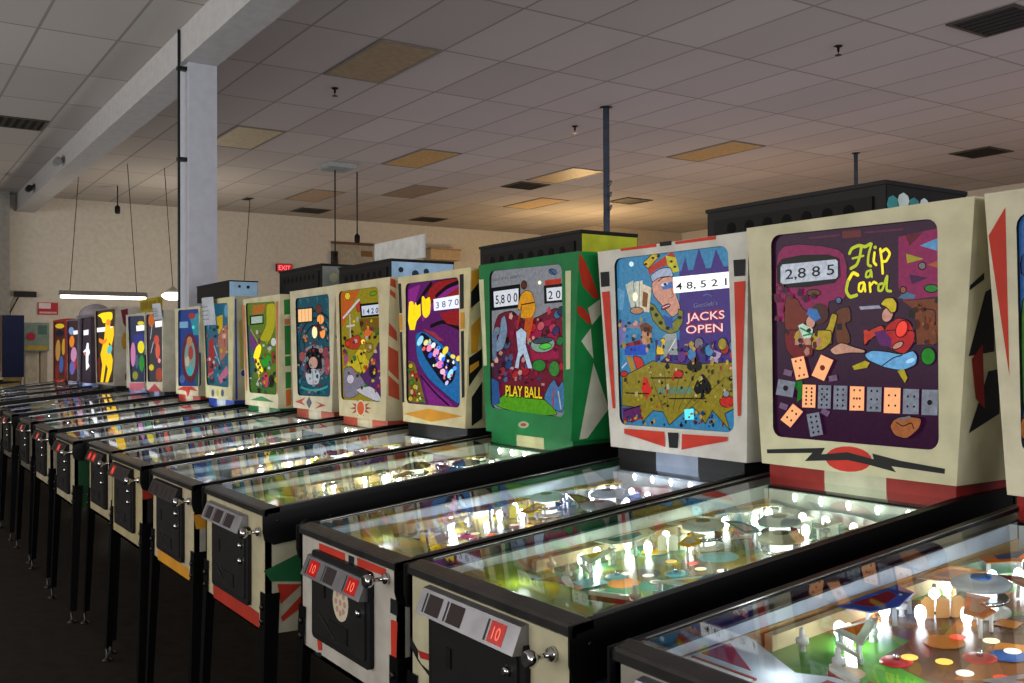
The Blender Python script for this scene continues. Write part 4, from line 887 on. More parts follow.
('g','p','e8d030',0.9,[-295,3328,-302,3312,-319,3300,-345,3294,-373,3295,-399,3304,-417,3317,-423,3334,-417,3350,-399,3362,-373,3368,-344,3366,-319,3358,-301,3344]),
('g','p','70a020',0.8,[308,3335,308,3326,292,3316,265,3309,231,3306,197,3306,170,3311,156,3319,157,3328,172,3337,200,3344,234,3348,268,3347,294,3343]),
('g','p','c84020',0.8,[-35,3212,-41,3189,-58,3172,-83,3163,-110,3164,-135,3175,-152,3194,-158,3217,-152,3239,-134,3256,-109,3265,-82,3264,-58,3253,-41,3234]),
('g','p','8a6a18',0.6,[-97,3097,402,3095,418,2908,143,2989,-37,2967]),
('g','s','d8d4e0',0.95,[24,-464,3114,-283,3195,-83,3283]),
('g','s','d0ccd0',0.9,[18,-303,3143,-286,2808]),
('g','s','d0ccd0',0.9,[19,-380,3026,-190,3035]),
('g','p','c03c20',0.8,[-446,2881,-285,2906,-98,2947,-7,2876,-130,2787,-382,2809]),
('g','p','e07030',0.9,[190,2938,163,2917,126,2902,87,2897,52,2903,29,2919,23,2941,35,2965,62,2986,100,3000,139,3004,174,2998,196,2983,202,2961]),
('g','p','d84020',0.8,[-292,2853,-298,2839,-313,2828,-337,2823,-362,2823,-385,2829,-401,2840,-407,2854,-401,2868,-385,2879,-362,2885,-336,2884,-313,2878,-297,2867]),
('g','p','ffd848',1.5,[47,2868,43,2858,31,2850,14,2846,-4,2846,-21,2850,-33,2859,-37,2869,-33,2879,-21,2887,-4,2891,15,2891,31,2886,43,2878]),
('g','p','a08030',0.7,[235,2810,226,2791,200,2775,162,2766,120,2766,82,2775,56,2792,47,2812,56,2831,83,2847,121,2856,163,2855,200,2846,226,2830]),
('g','p','5c2e6c',0.7,[34,2632,229,2735,401,2909,431,2327,109,2366,-101,2502]),
('g','p','301838',0.5,[320,2585,310,2557,285,2534,248,2520,207,2520,169,2532,143,2554,134,2583,144,2611,170,2634,208,2647,249,2648,286,2636,311,2613]),
('g','p','8c8698',0.75,[-461,2601,-287,2629,-39,2534,92,2429,-226,2310,-449,2302]),
('g','p','d0b822',0.9,[-318,2650,-99,2807,35,2786,152,2633,33,2556,-131,2566]),
('g','s','806010',0.5,[13,-130,2735,-9,2581]),
('g','p','d8d0e0',0.8,[-200,2499,-208,2479,-233,2462,-268,2452,-308,2451,-343,2459,-368,2475,-377,2496,-368,2517,-343,2534,-307,2543,-268,2544,-232,2536,-208,2520]),
('g','p','c06080',0.6,[-447,2734,-337,2748,-350,2655,-441,2628]),
('g','p','c4c4cc',0.9,[-200,2398,163,2446,313,2398,436,2310,301,2297,20,2345]),
('g','p','0a0a0c',0.05,[-65,3239,386,3239,397,3107,-36,3101]),
('g','p','ccd6e8',1,[-23,3216,375,3220,374,3128,-5,3123]),
('g','t','303848',0.1,['1 4 2 0',25,3135,352,3139,51,3]),
('g','p','201418',0.65,[-407,2884,-451,2897,-457,2925,-407,2930,-371,2909]),
('g','p','c04020',0.6000000000000001,[93,3005,91,3031,153,3026,147,3002]),
('g','p','208030',0.8,[-68,2940,-60,2962,-18,2962,3,2940,-32,2927]),
('g','p','d8d0c0',0.6000000000000001,[-110,2867,-164,2857,-198,2873,-184,2899,-127,2892]),
('g','p','c04020',0.75,[370,2426,320,2438,346,2466,391,2453]),
('g','p','e8d040',0.55,[218,2711,248,2687,208,2668,181,2692]),
('g','p','4a3418',0.55,[30,3041,-21,3014,-66,3036,-50,3068,-2,3076]),
('g','p','208030',0.65,[-350,2745,-389,2732,-415,2754,-403,2785,-339,2775]),
('g','p','d8d0c0',0.6000000000000001,[363,2522,384,2538,421,2534,426,2516,391,2507]),
('g','p','702060',0.7000000000000001,[-462,2739,-467,2786,-425,2805,-370,2784,-402,2746]),
('g','p','208030',0.75,[43,2446,63,2462,101,2459,112,2433,62,2426]),
('g','p','d8d0c0',0.6000000000000001,[137,2918,111,2879,67,2894,81,2926]),
('g','p','702060',0.55,[36,2785,67,2765,35,2747,4,2765]),
('g','p','e8d040',0.75,[-173,3089,-160,3061,-208,3054,-228,3078]),
('g','p','e8d040',0.55,[196,2812,146,2813,155,2836,210,2836]),
('g','p','e8d040',0.7000000000000001,[258,2645,232,2663,255,2679,282,2678,283,2655]),
('g','p','208030',0.75,[59,2644,81,2626,66,2604,26,2606,28,2634]),
('g','p','201418',0.55,[-240,2922,-245,2939,-219,2947,-194,2932,-209,2919]),
('g','p','e8d040',0.65,[-329,2679,-275,2648,-319,2623,-365,2642]),
('g','p','e07828',0.65,[263,2590,258,2605,281,2614,302,2605,297,2588]),
('g','p','702060',0.7000000000000001,[30,2846,11,2857,18,2873,45,2873,51,2857]),
('g','p','d8d0c0',0.7000000000000001,[166,2827,201,2834,211,2809,191,2798,158,2808]),
('g','p','208030',0.6000000000000001,[355,2934,313,2911,283,2939,320,2959]),
('g','p','d8d0c0',0.65,[314,2796,332,2761,275,2758,266,2786]),
('g','p','e07828',0.75,[395,2593,394,2581,365,2577,345,2586,365,2598]),
('g','p','e8d040',0.75,[49,2800,107,2789,88,2767,32,2775]),
('g','p','208030',0.7000000000000001,[-197,2732,-147,2736,-125,2695,-171,2674,-218,2693]),
('g','p','4a3418',0.7000000000000001,[-311,2572,-291,2564,-294,2551,-320,2548,-340,2563]),
('g','p','d8d0c0',0.5,[-139,3096,-114,3122,-63,3108,-81,3068,-121,3058]),
('g','p','201418',0.75,[-455,2815,-490,2832,-459,2847,-420,2842,-408,2822]),
('g','p','4a3418',0.8,[10,2402,-26,2401,-30,2424,-6,2443,23,2425]),
('g','p','201418',0.65,[23,2577,19,2564,-11,2562,-21,2572,-5,2581]),
('g','p','208030',0.6000000000000001,[-28,2642,-56,2648,-68,2663,-32,2668,-6,2658]),
('g','p','208030',0.75,[-42,2559,-77,2547,-105,2563,-68,2578]),
('g','p','4a3418',0.55,[170,2883,142,2913,176,2930,204,2908]),
('g','p','4a3418',0.55,[-91,2512,-140,2527,-118,2560,-63,2541]),
('g','p','c04020',0.8,[-464,2748,-459,2766,-415,2769,-391,2752,-423,2742]),
('g','p','c04020',0.75,[56,2610,64,2636,125,2639,134,2606,87,2582]),
('g','p','c04020',0.55,[306,2378,286,2389,283,2414,317,2415,330,2395]),
('g','p','c04020',0.7000000000000001,[68,2870,118,2868,113,2850,54,2852]),
('g','p','702060',0.75,[169,2981,181,3005,228,3007,258,2984,218,2972]),
('g','p','e8d040',0.6000000000000001,[-231,2652,-245,2625,-285,2635,-280,2664,-247,2669]),
('g','p','e07828',0.7000000000000001,[261,2687,287,2666,261,2643,214,2652,216,2681]),
('g','p','c04020',0.8,[301,2704,313,2682,280,2671,251,2682,261,2702]),
('g','p','201418',0.7000000000000001,[251,2911,290,2925,337,2920,324,2897,282,2890]),
('g','p','201418',0.55,[19,2652,-26,2652,-31,2665,15,2668]),
('g','p','c04020',0.8,[103,3043,94,3059,134,3069,144,3045]),
('g','p','e07828',0.5,[-165,2560,-195,2571,-170,2584,-133,2581,-134,2567]),
('g','p','e8d040',0.65,[228,3048,193,3060,217,3085,250,3067]),
('g','p','201418',0.7000000000000001,[-201,2658,-231,2648,-251,2663,-243,2694,-200,2686]),
('g','p','e8d040',0.8,[285,2590,310,2576,296,2555,267,2553,250,2576]),
('g','p','201418',0.55,[29,2742,-19,2731,-42,2760,10,2767]),
('g','p','e8d040',0.55,[161,2655,131,2648,126,2676,146,2697,176,2680]),
('g','p','e8d040',0.5,[135,2990,117,3020,167,3019,175,2997]),
('g','p','4a3418',0.6000000000000001,[367,2993,394,2998,412,2978,392,2966,368,2972]),
('g','p','4a3418',0.7000000000000001,[-257,2982,-212,2988,-181,2976,-187,2950,-243,2953]),
('g','p','e8d040',0.55,[219,2502,274,2510,294,2487,231,2477]),
('g','p','702060',0.5,[-141,2859,-175,2847,-211,2866,-164,2886]),
('g','p','702060',0.75,[369,2933,363,2950,402,2958,423,2939]),
('g','p','208030',0.75,[336,2982,390,2988,389,2955,344,2954]),
('h','p','8c3424',0,[237,2232,108,2213,190,2179,63,2189,66,2142,-11,2177,-91,2134,-86,2182,-220,2159,-133,2202,-271,2209,-133,2229,-220,2264,-86,2253,-90,2301,-11,2264,67,2307,63,2259,191,2280,108,2240]),
('h','p','c8bfa0',0,[102,2226,91,2190,59,2160,14,2142,-37,2139,-84,2153,-116,2180,-127,2216,-115,2252,-83,2282,-36,2300,15,2302,60,2288,92,2261]),
('h','p','c04c1c',0,[67,2224,59,2195,37,2171,6,2157,-29,2155,-61,2166,-83,2188,-90,2217,-82,2247,-60,2271,-28,2285,7,2287,38,2275,59,2253]),
('r','p','b84c34',0,[2152,3449,2236,3437,2247,3358,2159,3379]),
('r','p','b84c34',0,[2155,3350,2240,3309,2245,3255,2162,3302]),
('r','p','b84c34',0,[2171,3040,2266,2955,2275,2865,2178,2925]),
('r','p','b84c34',0,[2178,2821,2286,2771,2304,2501,2191,2601]),
('r','p','b84c34',0,[2193,2552,2305,2463,2316,2315,2202,2363]),
('s','p','a83020',0,[-7,1669,86,1661,81,1599,-2,1590]),
],
6:[
('g','s','0c1c26',0.3,[20,129,2819,133,2770,86,2718,-7,2685,-124,2694,-225,2753,-267,2853,-222,2965,-90,3048,93,3068,272,3010,390,2885]),
('g','s','0c1c26',0.3,[20,261,2819,245,2727,146,2645,-18,2602,-206,2625,-356,2721,-408,2868,-329,3022,-132,3129,125,3147,364,3066,513,2902]),
('g','s','0c1c26',0.3,[20,390,2818,355,2685,206,2572,-30,2519,-290,2555,-491,2687,-552,2883,-438,3081,-175,3211,157,3227,455,3120,634,2919]),
('g','s','3a8a98',0.6,[15,-408,3364,-344,3343,-376,3318]),
('g','s','3a8a98',0.6,[15,-187,3369,-125,3348,-156,3323]),
('g','s','3a8a98',0.6,[14,80,3371,139,3350,110,3326]),
('g','s','3a8a98',0.6,[14,350,3343,407,3324,378,3300]),
('g','s','3a8a98',0.6,[14,378,3229,435,3210,406,3186]),
('g','s','3a8a98',0.6,[14,377,3088,434,3070,405,3045]),
('g','s','3a8a98',0.6,[15,-474,3021,-410,3002,-442,2976]),
('g','s','3a8a98',0.6,[15,-413,2362,-350,2346,-382,2318]),
('g','s','3a8a98',0.6,[14,258,2353,316,2337,287,2311]),
('g','p','0a0a0c',0.05,[-473,3268,-3,3267,-4,3099,-450,3096]),
('g','p','ffc488',1.15,[-441,3255,-34,3254,-34,3114,-433,3111]),
('g','s','b07030',0.6,[9,-336,3254,-329,3114]),
('g','s','b07030',0.6,[9,-234,3254,-227,3115]),
('g','s','b07030',0.6,[9,-133,3254,-126,3116]),
('g','p','804030',0.6,[249,3231,240,3210,215,3193,180,3184,141,3185,105,3196,81,3215,72,3238,81,3260,106,3277,141,3286,181,3284,216,3273,240,3254]),
('g','p','ffa452',1.2,[306,3122,296,3100,270,3083,232,3074,190,3075,152,3086,125,3104,116,3127,125,3149,152,3166,191,3175,233,3174,271,3163,297,3144]),
('g','s','803010',0.5,[9,212,3176,211,3076]),
('g','p','ffe6a8',1.4,[122,2986,115,2958,94,2935,64,2923,31,2923,1,2936,-20,2960,-27,2989,-20,3018,1,3041,32,3053,65,3052,95,3038,115,3015]),
('g','p','ff9848',1.2,[341,2982,334,2954,314,2932,285,2919,252,2920,223,2933,203,2956,196,2985,203,3013,224,3036,253,3047,285,3047,314,3033,334,3010]),
('g','p','c07848',0.9,[-143,2927,-150,2905,-172,2888,-203,2879,-238,2879,-269,2889,-291,2907,-299,2929,-291,2951,-269,2968,-237,2977,-203,2976,-171,2966,-150,2948]),
('g','p','602818',0.5,[196,3019,192,2982,182,2952,167,2936,151,2936,136,2953,126,2983,123,3021,126,3058,137,3088,152,3104,168,3103,183,3086,193,3056]),
('g','p','8c8a94',0.75,[-380,2673,-221,2821,47,2863,304,2818,460,2678,302,2535,7,2443,-262,2526]),
('g','p','0e0e16',0.1,[267,2728,244,2688,179,2656,84,2638,-23,2637,-121,2654,-189,2686,-214,2727,-189,2768,-120,2800,-22,2818,85,2817,180,2799,245,2767]),
('g','p','0e0e16',0.1,[-182,2733,231,2733,267,2591,-222,2571]),
('g','p','d0a090',0.85,[135,2653,123,2623,87,2599,36,2585,-21,2584,-72,2597,-108,2621,-121,2651,-108,2682,-72,2706,-20,2720,37,2720,88,2707,123,2683]),
('g','p','c0c8d0',0.85,[-238,2526,-68,2582,98,2589,215,2534,156,2413,-146,2405]),
('g','s','404860',0.4,[12,-7,2559,7,2414]),
('g','p','a85454',0.75,[-229,2721,-238,2696,-262,2675,-297,2663,-335,2663,-370,2674,-395,2695,-403,2721,-394,2747,-370,2768,-335,2779,-296,2779,-261,2767,-238,2747]),
('g','p','984858',0.7,[460,2756,450,2724,423,2699,383,2685,338,2684,298,2698,270,2724,260,2756,271,2788,299,2814,339,2828,384,2827,423,2813,451,2788]),
('g','p','b04c58',0.75,[473,2622,465,2578,444,2543,412,2523,378,2522,346,2541,325,2576,317,2620,325,2665,347,2700,379,2720,414,2720,445,2700,466,2665]),
('g','p','506890',0.6,[-168,2601,-177,2575,-203,2554,-241,2543,-283,2542,-320,2553,-347,2573,-356,2599,-346,2625,-320,2646,-282,2657,-240,2658,-202,2647,-177,2626]),
('g','p','c09080',0.7,[297,2790,290,2775,272,2764,246,2757,217,2757,190,2764,172,2776,166,2791,172,2805,191,2817,217,2824,246,2824,272,2817,290,2805]),
('g','p','803040',0.75,[34,2771,-20,2782,3,2808,56,2798]),
('g','p','0c1820',0.7000000000000001,[-239,2868,-299,2875,-309,2928,-238,2918]),
('g','p','0c1820',0.75,[-175,2905,-192,2921,-169,2939,-146,2927,-150,2906]),
('g','p','c09080',0.5,[428,2936,432,2905,395,2904,390,2927]),
('g','p','1c3c50',0.55,[149,2299,119,2336,154,2361,195,2336]),
('g','p','0c1820',0.75,[-116,2559,-75,2590,-32,2561,-41,2532,-95,2530]),
('g','p','0c1820',0.45,[-8,2807,-29,2832,10,2846,32,2823]),
('g','p','a0a8b0',0.5,[508,2773,492,2755,459,2750,425,2768,465,2777]),
('g','p','803040',0.65,[-185,2776,-211,2756,-253,2767,-261,2792,-205,2800]),
('g','p','0c1820',0.55,[-245,2530,-218,2515,-259,2501,-293,2511,-288,2527]),
('g','p','0c1820',0.65,[-310,2666,-316,2631,-360,2617,-394,2650,-360,2671]),
('g','p','1c3c50',0.7000000000000001,[-226,2991,-177,2986,-189,2956,-240,2968]),
('g','p','0c1820',0.5,[-218,2604,-172,2606,-150,2581,-212,2571]),
('g','p','803040',0.8,[-291,3020,-339,2998,-401,3010,-385,3038,-336,3056]),
('g','p','0c1820',0.55,[290,2703,240,2703,245,2723,287,2728,313,2717]),
('g','p','3a8a98',0.75,[133,2916,179,2913,172,2897,134,2902]),
('g','p','803040',0.55,[-228,2614,-189,2642,-142,2618,-156,2583,-207,2576]),
('g','p','803040',0.75,[-210,2537,-191,2515,-245,2500,-281,2514,-270,2532]),
('g','p','c09080',0.55,[230,2486,246,2496,283,2497,291,2483,254,2475]),
('g','p','3a8a98',0.55,[-82,2619,-53,2652,-15,2623,-47,2603]),
('g','p','a0a8b0',0.5,[-8,2393,-1,2413,52,2420,84,2405,48,2392]),
('g','p','1c3c50',0.65,[-252,2481,-217,2475,-220,2452,-268,2447,-287,2469]),
('g','p','3a8a98',0.65,[-342,2465,-340,2434,-368,2413,-414,2433,-392,2463]),
('g','p','3a8a98',0.65,[128,2554,83,2534,57,2562,96,2582]),
('g','p','60606c',0.65,[257,2858,272,2816,214,2814,190,2847]),
('g','p','c09080',0.75,[-135,2724,-105,2694,-160,2686,-183,2709]),
('g','p','0c1820',0.55,[88,2827,55,2833,74,2852,103,2841]),
('g','p','0c1820',0.55,[-280,2554,-242,2548,-260,2537,-299,2542]),
('g','p','1c3c50',0.55,[-304,2893,-257,2916,-213,2896,-249,2874]),
('g','p','60606c',0.7000000000000001,[-15,2333,14,2325,18,2301,-19,2294,-29,2316]),
('g','p','3a8a98',0.75,[295,2824,258,2814,226,2821,232,2839,265,2843]),
('g','p','a0a8b0',0.5,[-29,2875,-47,2854,-84,2861,-70,2882]),
('g','p','60606c',0.5,[-87,2537,-124,2527,-160,2538,-144,2562,-96,2568]),
('g','p','c09080',0.5,[32,2345,66,2364,108,2366,121,2339,75,2324]),
('g','p','a0a8b0',0.6000000000000001,[-87,2491,-35,2489,-46,2460,-100,2463]),
('g','p','c09080',0.5,[340,3002,303,3013,319,3032,352,3031,366,3017]),
('g','p','0c1820',0.7000000000000001,[-364,2521,-346,2494,-386,2470,-412,2506]),
('g','p','0c1820',0.55,[58,2777,104,2773,126,2758,92,2743,50,2755]),
('g','p','c09080',0.75,[103,2432,54,2440,85,2461,137,2452]),
('g','p','a0a8b0',0.7000000000000001,[431,2606,469,2606,472,2592,446,2579,422,2592]),
('g','p','0c1820',0.6000000000000001,[412,2992,441,2985,445,2964,414,2954,390,2972]),
('g','p','3a8a98',0.5,[372,2516,405,2520,415,2501,394,2482,357,2493]),
('g','p','0c1820',0.6000000000000001,[-391,2487,-435,2508,-368,2522,-341,2500]),
('g','p','a0a8b0',0.7000000000000001,[-269,2636,-243,2646,-223,2635,-235,2615,-268,2617]),
('g','p','3a8a98',0.8,[-417,3060,-369,3053,-380,3037,-434,3045]),
('g','p','803040',0.5,[0,2865,18,2880,49,2872,36,2850]),
('g','p','803040',0.55,[64,2848,33,2873,52,2896,85,2893,103,2867]),
('g','p','0c1820',0.7000000000000001,[-393,2354,-348,2356,-328,2338,-352,2316,-408,2322]),
('g','p','c09080',0.55,[-239,3017,-197,3014,-206,2992,-241,2993]),
('g','p','803040',0.45,[134,3065,136,3045,91,3038,66,3059,92,3081]),
('g','p','0c1820',0.75,[468,2772,435,2783,445,2802,485,2806,498,2787]),
('g','p','0c1820',0.7000000000000001,[310,3025,331,3012,293,3000,274,3019]),
('g','p','3a8a98',0.7000000000000001,[-86,2687,-145,2664,-184,2691,-135,2712]),
('g','p','60606c',0.5,[313,2410,273,2413,277,2428,319,2436,343,2421]),
('g','p','60606c',0.65,[198,2736,219,2720,171,2712,151,2728]),
('g','p','1c3c50',0.65,[279,2991,214,2993,200,3036,283,3036]),
('g','p','3a8a98',0.75,[-233,2945,-206,2961,-140,2954,-175,2937]),
('g','p','803040',0.7000000000000001,[-41,2795,-28,2774,-68,2768,-70,2791]),
('g','p','a0a8b0',0.75,[414,3024,420,2999,357,3002,322,3018,369,3030]),
('g','p','3a8a98',0.5,[355,2612,317,2606,305,2629,331,2639,366,2628]),
('g','p','0c1820',0.7000000000000001,[-184,2377,-225,2371,-256,2381,-226,2399,-191,2394]),
('g','p','a0a8b0',0.7000000000000001,[113,2373,161,2369,163,2350,123,2336,94,2353]),
('g','p','803040',0.7000000000000001,[239,2593,264,2583,261,2566,231,2559,220,2581]),
('g','p','1c3c50',0.5,[227,2918,192,2888,151,2922,196,2950]),
('g','p','0c1820',0.7000000000000001,[-106,2568,-129,2552,-159,2555,-159,2581,-128,2587]),
('g','p','1c3c50',0.65,[140,2531,177,2527,181,2493,145,2480,111,2506]),
('g','p','c09080',0.5,[-440,2628,-393,2641,-348,2629,-361,2611,-423,2612]),
('g','p','803040',0.6000000000000001,[227,2432,261,2416,244,2386,184,2386,181,2418]),
('g','p','1c3c50',0.65,[-16,2739,-11,2717,-43,2710,-65,2729,-44,2752]),
('g','p','c09080',0.5,[-39,2316,-108,2316,-114,2340,-45,2342]),
('g','s','38a0a0',0.8,[24,-318,2377,-69,2348,229,2363,430,2403]),
('h','p','b04838',0,[-495,2206,-162,2269,-287,2215,-178,2175]),
('h','p','b04838',0,[400,2200,95,2152,242,2204,96,2233]),
('h','p','585868',0,[-70,2281,13,2215,-70,2142,-154,2211]),
],
7:[
('g','p','3c6c64',0.7,[-533,3127,-183,2956,-305,2525,-454,2359]),
('g','p','b87028',0.8,[-342,3350,131,3351,31,3239,-367,3237]),
('g','p','b8b01c',0.85,[131,3351,452,3350,450,3075,242,2885,-128,2915,153,3096]),
('g','p','784484',0.7,[-484,3016,-303,2999,-128,2849,-224,2768,-451,2824]),
('g','s','b0a820',0.8,[25,-425,3055,-183,2916,-50,2768]),
('g','p','0a0a0c',0.05,[-466,3229,38,3228,45,3112,-442,3108]),
('g','p','b0c8b4',0.9,[-400,3210,7,3211,7,3129,-392,3126]),
('g','p','ffe622',1.25,[-207,2844,-80,2875,-18,2821,-129,2675,58,2544,-130,2496,-185,2581,-337,2714]),
('g','s','ffb020',1,[19,-145,2514,-106,2461]),
('g','p','2ca024',0.9,[360,2669,339,2636,282,2608,197,2592,102,2591,16,2605,-44,2633,-66,2667,-44,2702,17,2730,103,2745,198,2745,282,2730,340,2703]),
('g','p','d0d8d0',0.9,[478,2890,470,2868,445,2850,410,2841,371,2841,335,2851,311,2870,302,2892,311,2915,336,2932,371,2942,411,2941,446,2931,470,2913]),
('g','p','b8c4b8',0.8,[331,2814,324,2798,303,2786,273,2779,240,2779,210,2786,189,2799,181,2815,189,2831,210,2843,240,2850,274,2850,303,2843,324,2830]),
('g','p','a04030',0.7,[463,2716,455,2685,435,2660,406,2646,373,2645,344,2659,323,2684,316,2716,323,2747,344,2772,374,2786,406,2786,436,2772,456,2747]),
('g','p','4c7c2c',0.7,[-371,2470,-185,2446,534,2538,533,2283,-404,2278]),
('g','p','c84c4c',0.9,[232,2442,221,2401,189,2367,144,2348,93,2347,47,2364,15,2396,3,2437,15,2479,47,2512,94,2531,145,2532,190,2515,221,2482]),
('g','s','e0e0d8',0.8,[13,-186,2393,-106,2461,-28,2383]),
('g','p','303028',0.4,[432,2433,422,2400,393,2372,352,2356,306,2355,264,2369,235,2395,225,2429,235,2463,265,2491,307,2506,353,2507,394,2493,422,2467]),
('g','p','a03830',0.65,[159,2722,130,2705,69,2710,93,2742,140,2744]),
('g','p','d8d8d0',0.7000000000000001,[-136,2510,-195,2519,-193,2535,-157,2546,-123,2535]),
('g','p','305878',0.5,[-178,2622,-157,2647,-94,2649,-78,2622,-132,2606]),
('g','p','70407a',0.55,[-25,2605,-45,2563,-115,2575,-107,2609]),
('g','p','d8d8d0',0.55,[-147,2557,-84,2543,-142,2522,-185,2540]),
('g','p','305878',0.6000000000000001,[-7,2361,22,2386,98,2380,93,2344,24,2339]),
('g','p','c8b828',0.5,[467,2414,480,2435,523,2431,511,2410]),
('g','p','181c14',0.55,[407,2496,375,2522,414,2544,474,2537,461,2503]),
('g','p','203820',0.75,[218,2387,276,2405,313,2361,239,2347]),
('g','p','70407a',0.7000000000000001,[-279,2925,-215,2918,-225,2878,-285,2882]),
('g','p','c8b828',0.5,[141,2881,145,2907,185,2924,222,2895,192,2868]),
('g','p','d8d8d0',0.75,[23,2862,76,2868,108,2851,68,2835,23,2844]),
('g','p','181c14',0.6000000000000001,[182,2488,150,2473,104,2478,117,2500,156,2504]),
('g','p','305878',0.55,[164,2293,126,2266,76,2279,86,2306,131,2322]),
('g','p','c8b828',0.45,[-66,2544,-158,2541,-170,2573,-90,2582]),
('g','p','d8d8d0',0.7000000000000001,[206,2575,212,2598,270,2602,310,2584,258,2563]),
('g','p','c8b828',0.55,[423,2454,491,2485,548,2462,546,2432,464,2422]),
('g','p','70407a',0.55,[-76,2868,-143,2885,-126,2946,-43,2934]),
('g','p','a03830',0.65,[3,2413,-92,2403,-97,2434,-21,2443]),
('g','p','a03830',0.6000000000000001,[-151,2644,-239,2627,-268,2658,-234,2696,-170,2684]),
('g','p','c8b828',0.55,[204,2775,241,2793,305,2791,324,2774,267,2766]),
('g','p','d8d8d0',0.7000000000000001,[-366,2441,-421,2441,-436,2458,-364,2458]),
('g','p','a03830',0.5,[-71,2714,-16,2713,-9,2693,-57,2680,-112,2697]),
('g','p','181c14',0.5,[92,2551,95,2579,145,2596,164,2564,136,2535]),
('g','p','305878',0.5,[58,2682,-13,2687,-20,2703,34,2713,73,2700]),
('g','p','181c14',0.75,[-128,2273,-159,2324,-90,2345,-24,2319,-55,2267]),
('g','p','203820',0.5,[399,2711,431,2739,482,2743,504,2711,455,2689]),
('g','p','70407a',0.65,[286,2433,295,2397,241,2383,213,2419]),
('g','p','a03830',0.6000000000000001,[-17,3005,-18,2974,-88,2977,-71,3014]),
('g','p','70407a',0.7000000000000001,[116,2448,53,2433,7,2443,11,2474,91,2476]),
('g','p','70407a',0.6000000000000001,[288,2870,305,2846,265,2830,233,2849,247,2871]),
('g','p','d8d8d0',0.65,[-312,2681,-309,2713,-257,2707,-240,2683,-280,2670]),
('g','p','c8b828',0.7000000000000001,[145,2402,100,2388,80,2420,128,2435]),
('g','p','181c14',0.65,[8,2527,-17,2514,-69,2520,-60,2538,-9,2541]),
('g','p','d8d8d0',0.6000000000000001,[-179,3040,-119,3039,-102,3010,-144,2988,-191,3007]),
('g','p','305878',0.75,[-254,2659,-303,2649,-328,2684,-296,2710,-239,2697]),
('g','p','181c14',0.6000000000000001,[-252,2537,-226,2583,-134,2565,-171,2519]),
('g','p','181c14',0.7000000000000001,[353,2460,378,2439,351,2418,310,2428,312,2454]),
('g','p','d8d8d0',0.55,[-78,2404,-77,2366,-133,2359,-182,2382,-135,2418]),
('g','p','70407a',0.75,[271,2621,257,2662,329,2678,360,2626]),
('h','p','bc7644',0,[-692,3367,-591,3368,-487,2303,-537,2288]),
('h','p','bc7644',0,[510,3361,596,3359,583,2297,554,2283]),
('h','p','347c4c',0,[-389,2181,26,2244,460,2188]),
('r','p','2a7434',0,[2225,3376,2299,3383,2302,3212,2233,3204]),
('r','p','bc7644',0,[2234,3153,2303,3159,2304,3093,2241,3087]),
('r','p','2a7434',0,[2238,3077,2310,3083,2316,2746,2250,2741]),
('r','p','2a7434',0,[2250,2721,2319,2726,2322,2613,2255,2609]),
('r','p','2a7434',0,[2259,2538,2326,2542,2329,2357,2266,2346]),
('r','p','c86a2a',0,[2266,2333,2330,2344,2333,2157,2278,2141]),
],
8:[
('g','p','a82e34',0.8,[-508,2941,-302,2979,-232,2771,-334,2466,-520,2482]),
('g','p','c8a814',0.9,[-150,3260,125,3281,124,3053,-71,3026]),
('g','p','b07060',0.8,[-91,2982,105,3112,352,3151,332,2770,25,2637,-33,2801]),
('g','s','302028',0.3,[18,144,3112,238,2859]),
('g','p','c06c8c',0.85,[-74,2426,313,2600,387,2493,44,2342]),
('g','s','e05040',1,[28,-520,2457,-304,2497]),
('g','s','d0d8e0',0.8,[18,-252,2863,-4,2622]),
('g','p','60a0c0',0.8,[372,3326,363,3288,340,3258,306,3242,268,3243,234,3261,210,3293,202,3332,211,3370,235,3400,269,3415,307,3414,340,3395,364,3364]),
('g','p','204858',0.5,[-213,2378,-227,2362,-266,2348,-323,2340,-387,2338,-445,2344,-485,2356,-499,2371,-485,2388,-445,2401,-387,2410,-323,2411,-266,2405,-227,2393]),
('g','p','e0b090',0.8,[286,2991,277,2976,254,2964,219,2957,181,2958,147,2965,123,2978,114,2993,123,3009,147,3021,182,3027,220,3026,254,3019,278,3006]),
('g','p','60a0c0',0.65,[-187,2693,-166,2714,-85,2724,-47,2697,-112,2680]),
('g','p','c03840',0.8,[218,2630,171,2616,119,2624,122,2638,177,2646]),
('g','p','e0d0c0',0.5,[-188,2719,-130,2714,-148,2697,-214,2701]),
('g','p','181420',0.55,[390,3100,369,3087,316,3082,301,3100,337,3109]),
('g','p','c03840',0.65,[-124,2594,-111,2619,-38,2617,-65,2578]),
('g','p','c03840',0.65,[-585,3023,-540,3027,-526,3003,-549,2986,-595,2991]),
('g','p','e0d0c0',0.8,[-406,2662,-471,2653,-515,2681,-458,2708,-397,2688]),
('g','p','60a0c0',0.65,[-462,3098,-548,3119,-518,3143,-438,3139,-416,3119]),
('g','p','e0d0c0',0.7000000000000001,[128,3083,149,3095,187,3098,210,3083,177,3072]),
('g','p','d0b020',0.5,[-67,2869,-75,2850,-112,2850,-144,2865,-103,2885]),
('g','p','102838',0.8,[-181,3104,-167,3070,-234,3061,-304,3075,-275,3110]),
('g','p','60a0c0',0.75,[-223,2550,-220,2576,-152,2581,-127,2554,-180,2542]),
('g','p','d0b020',0.65,[-330,2604,-273,2631,-194,2607,-270,2584]),
('g','p','102838',0.75,[-306,2389,-390,2386,-390,2427,-315,2432]),
('g','p','60a0c0',0.5,[-119,2892,-102,2905,-63,2903,-39,2894,-72,2887]),
('g','p','181420',0.75,[-392,3103,-447,3101,-470,3119,-444,3138,-403,3125]),
('g','p','181420',0.8,[-286,2586,-264,2606,-173,2607,-145,2581,-241,2563]),
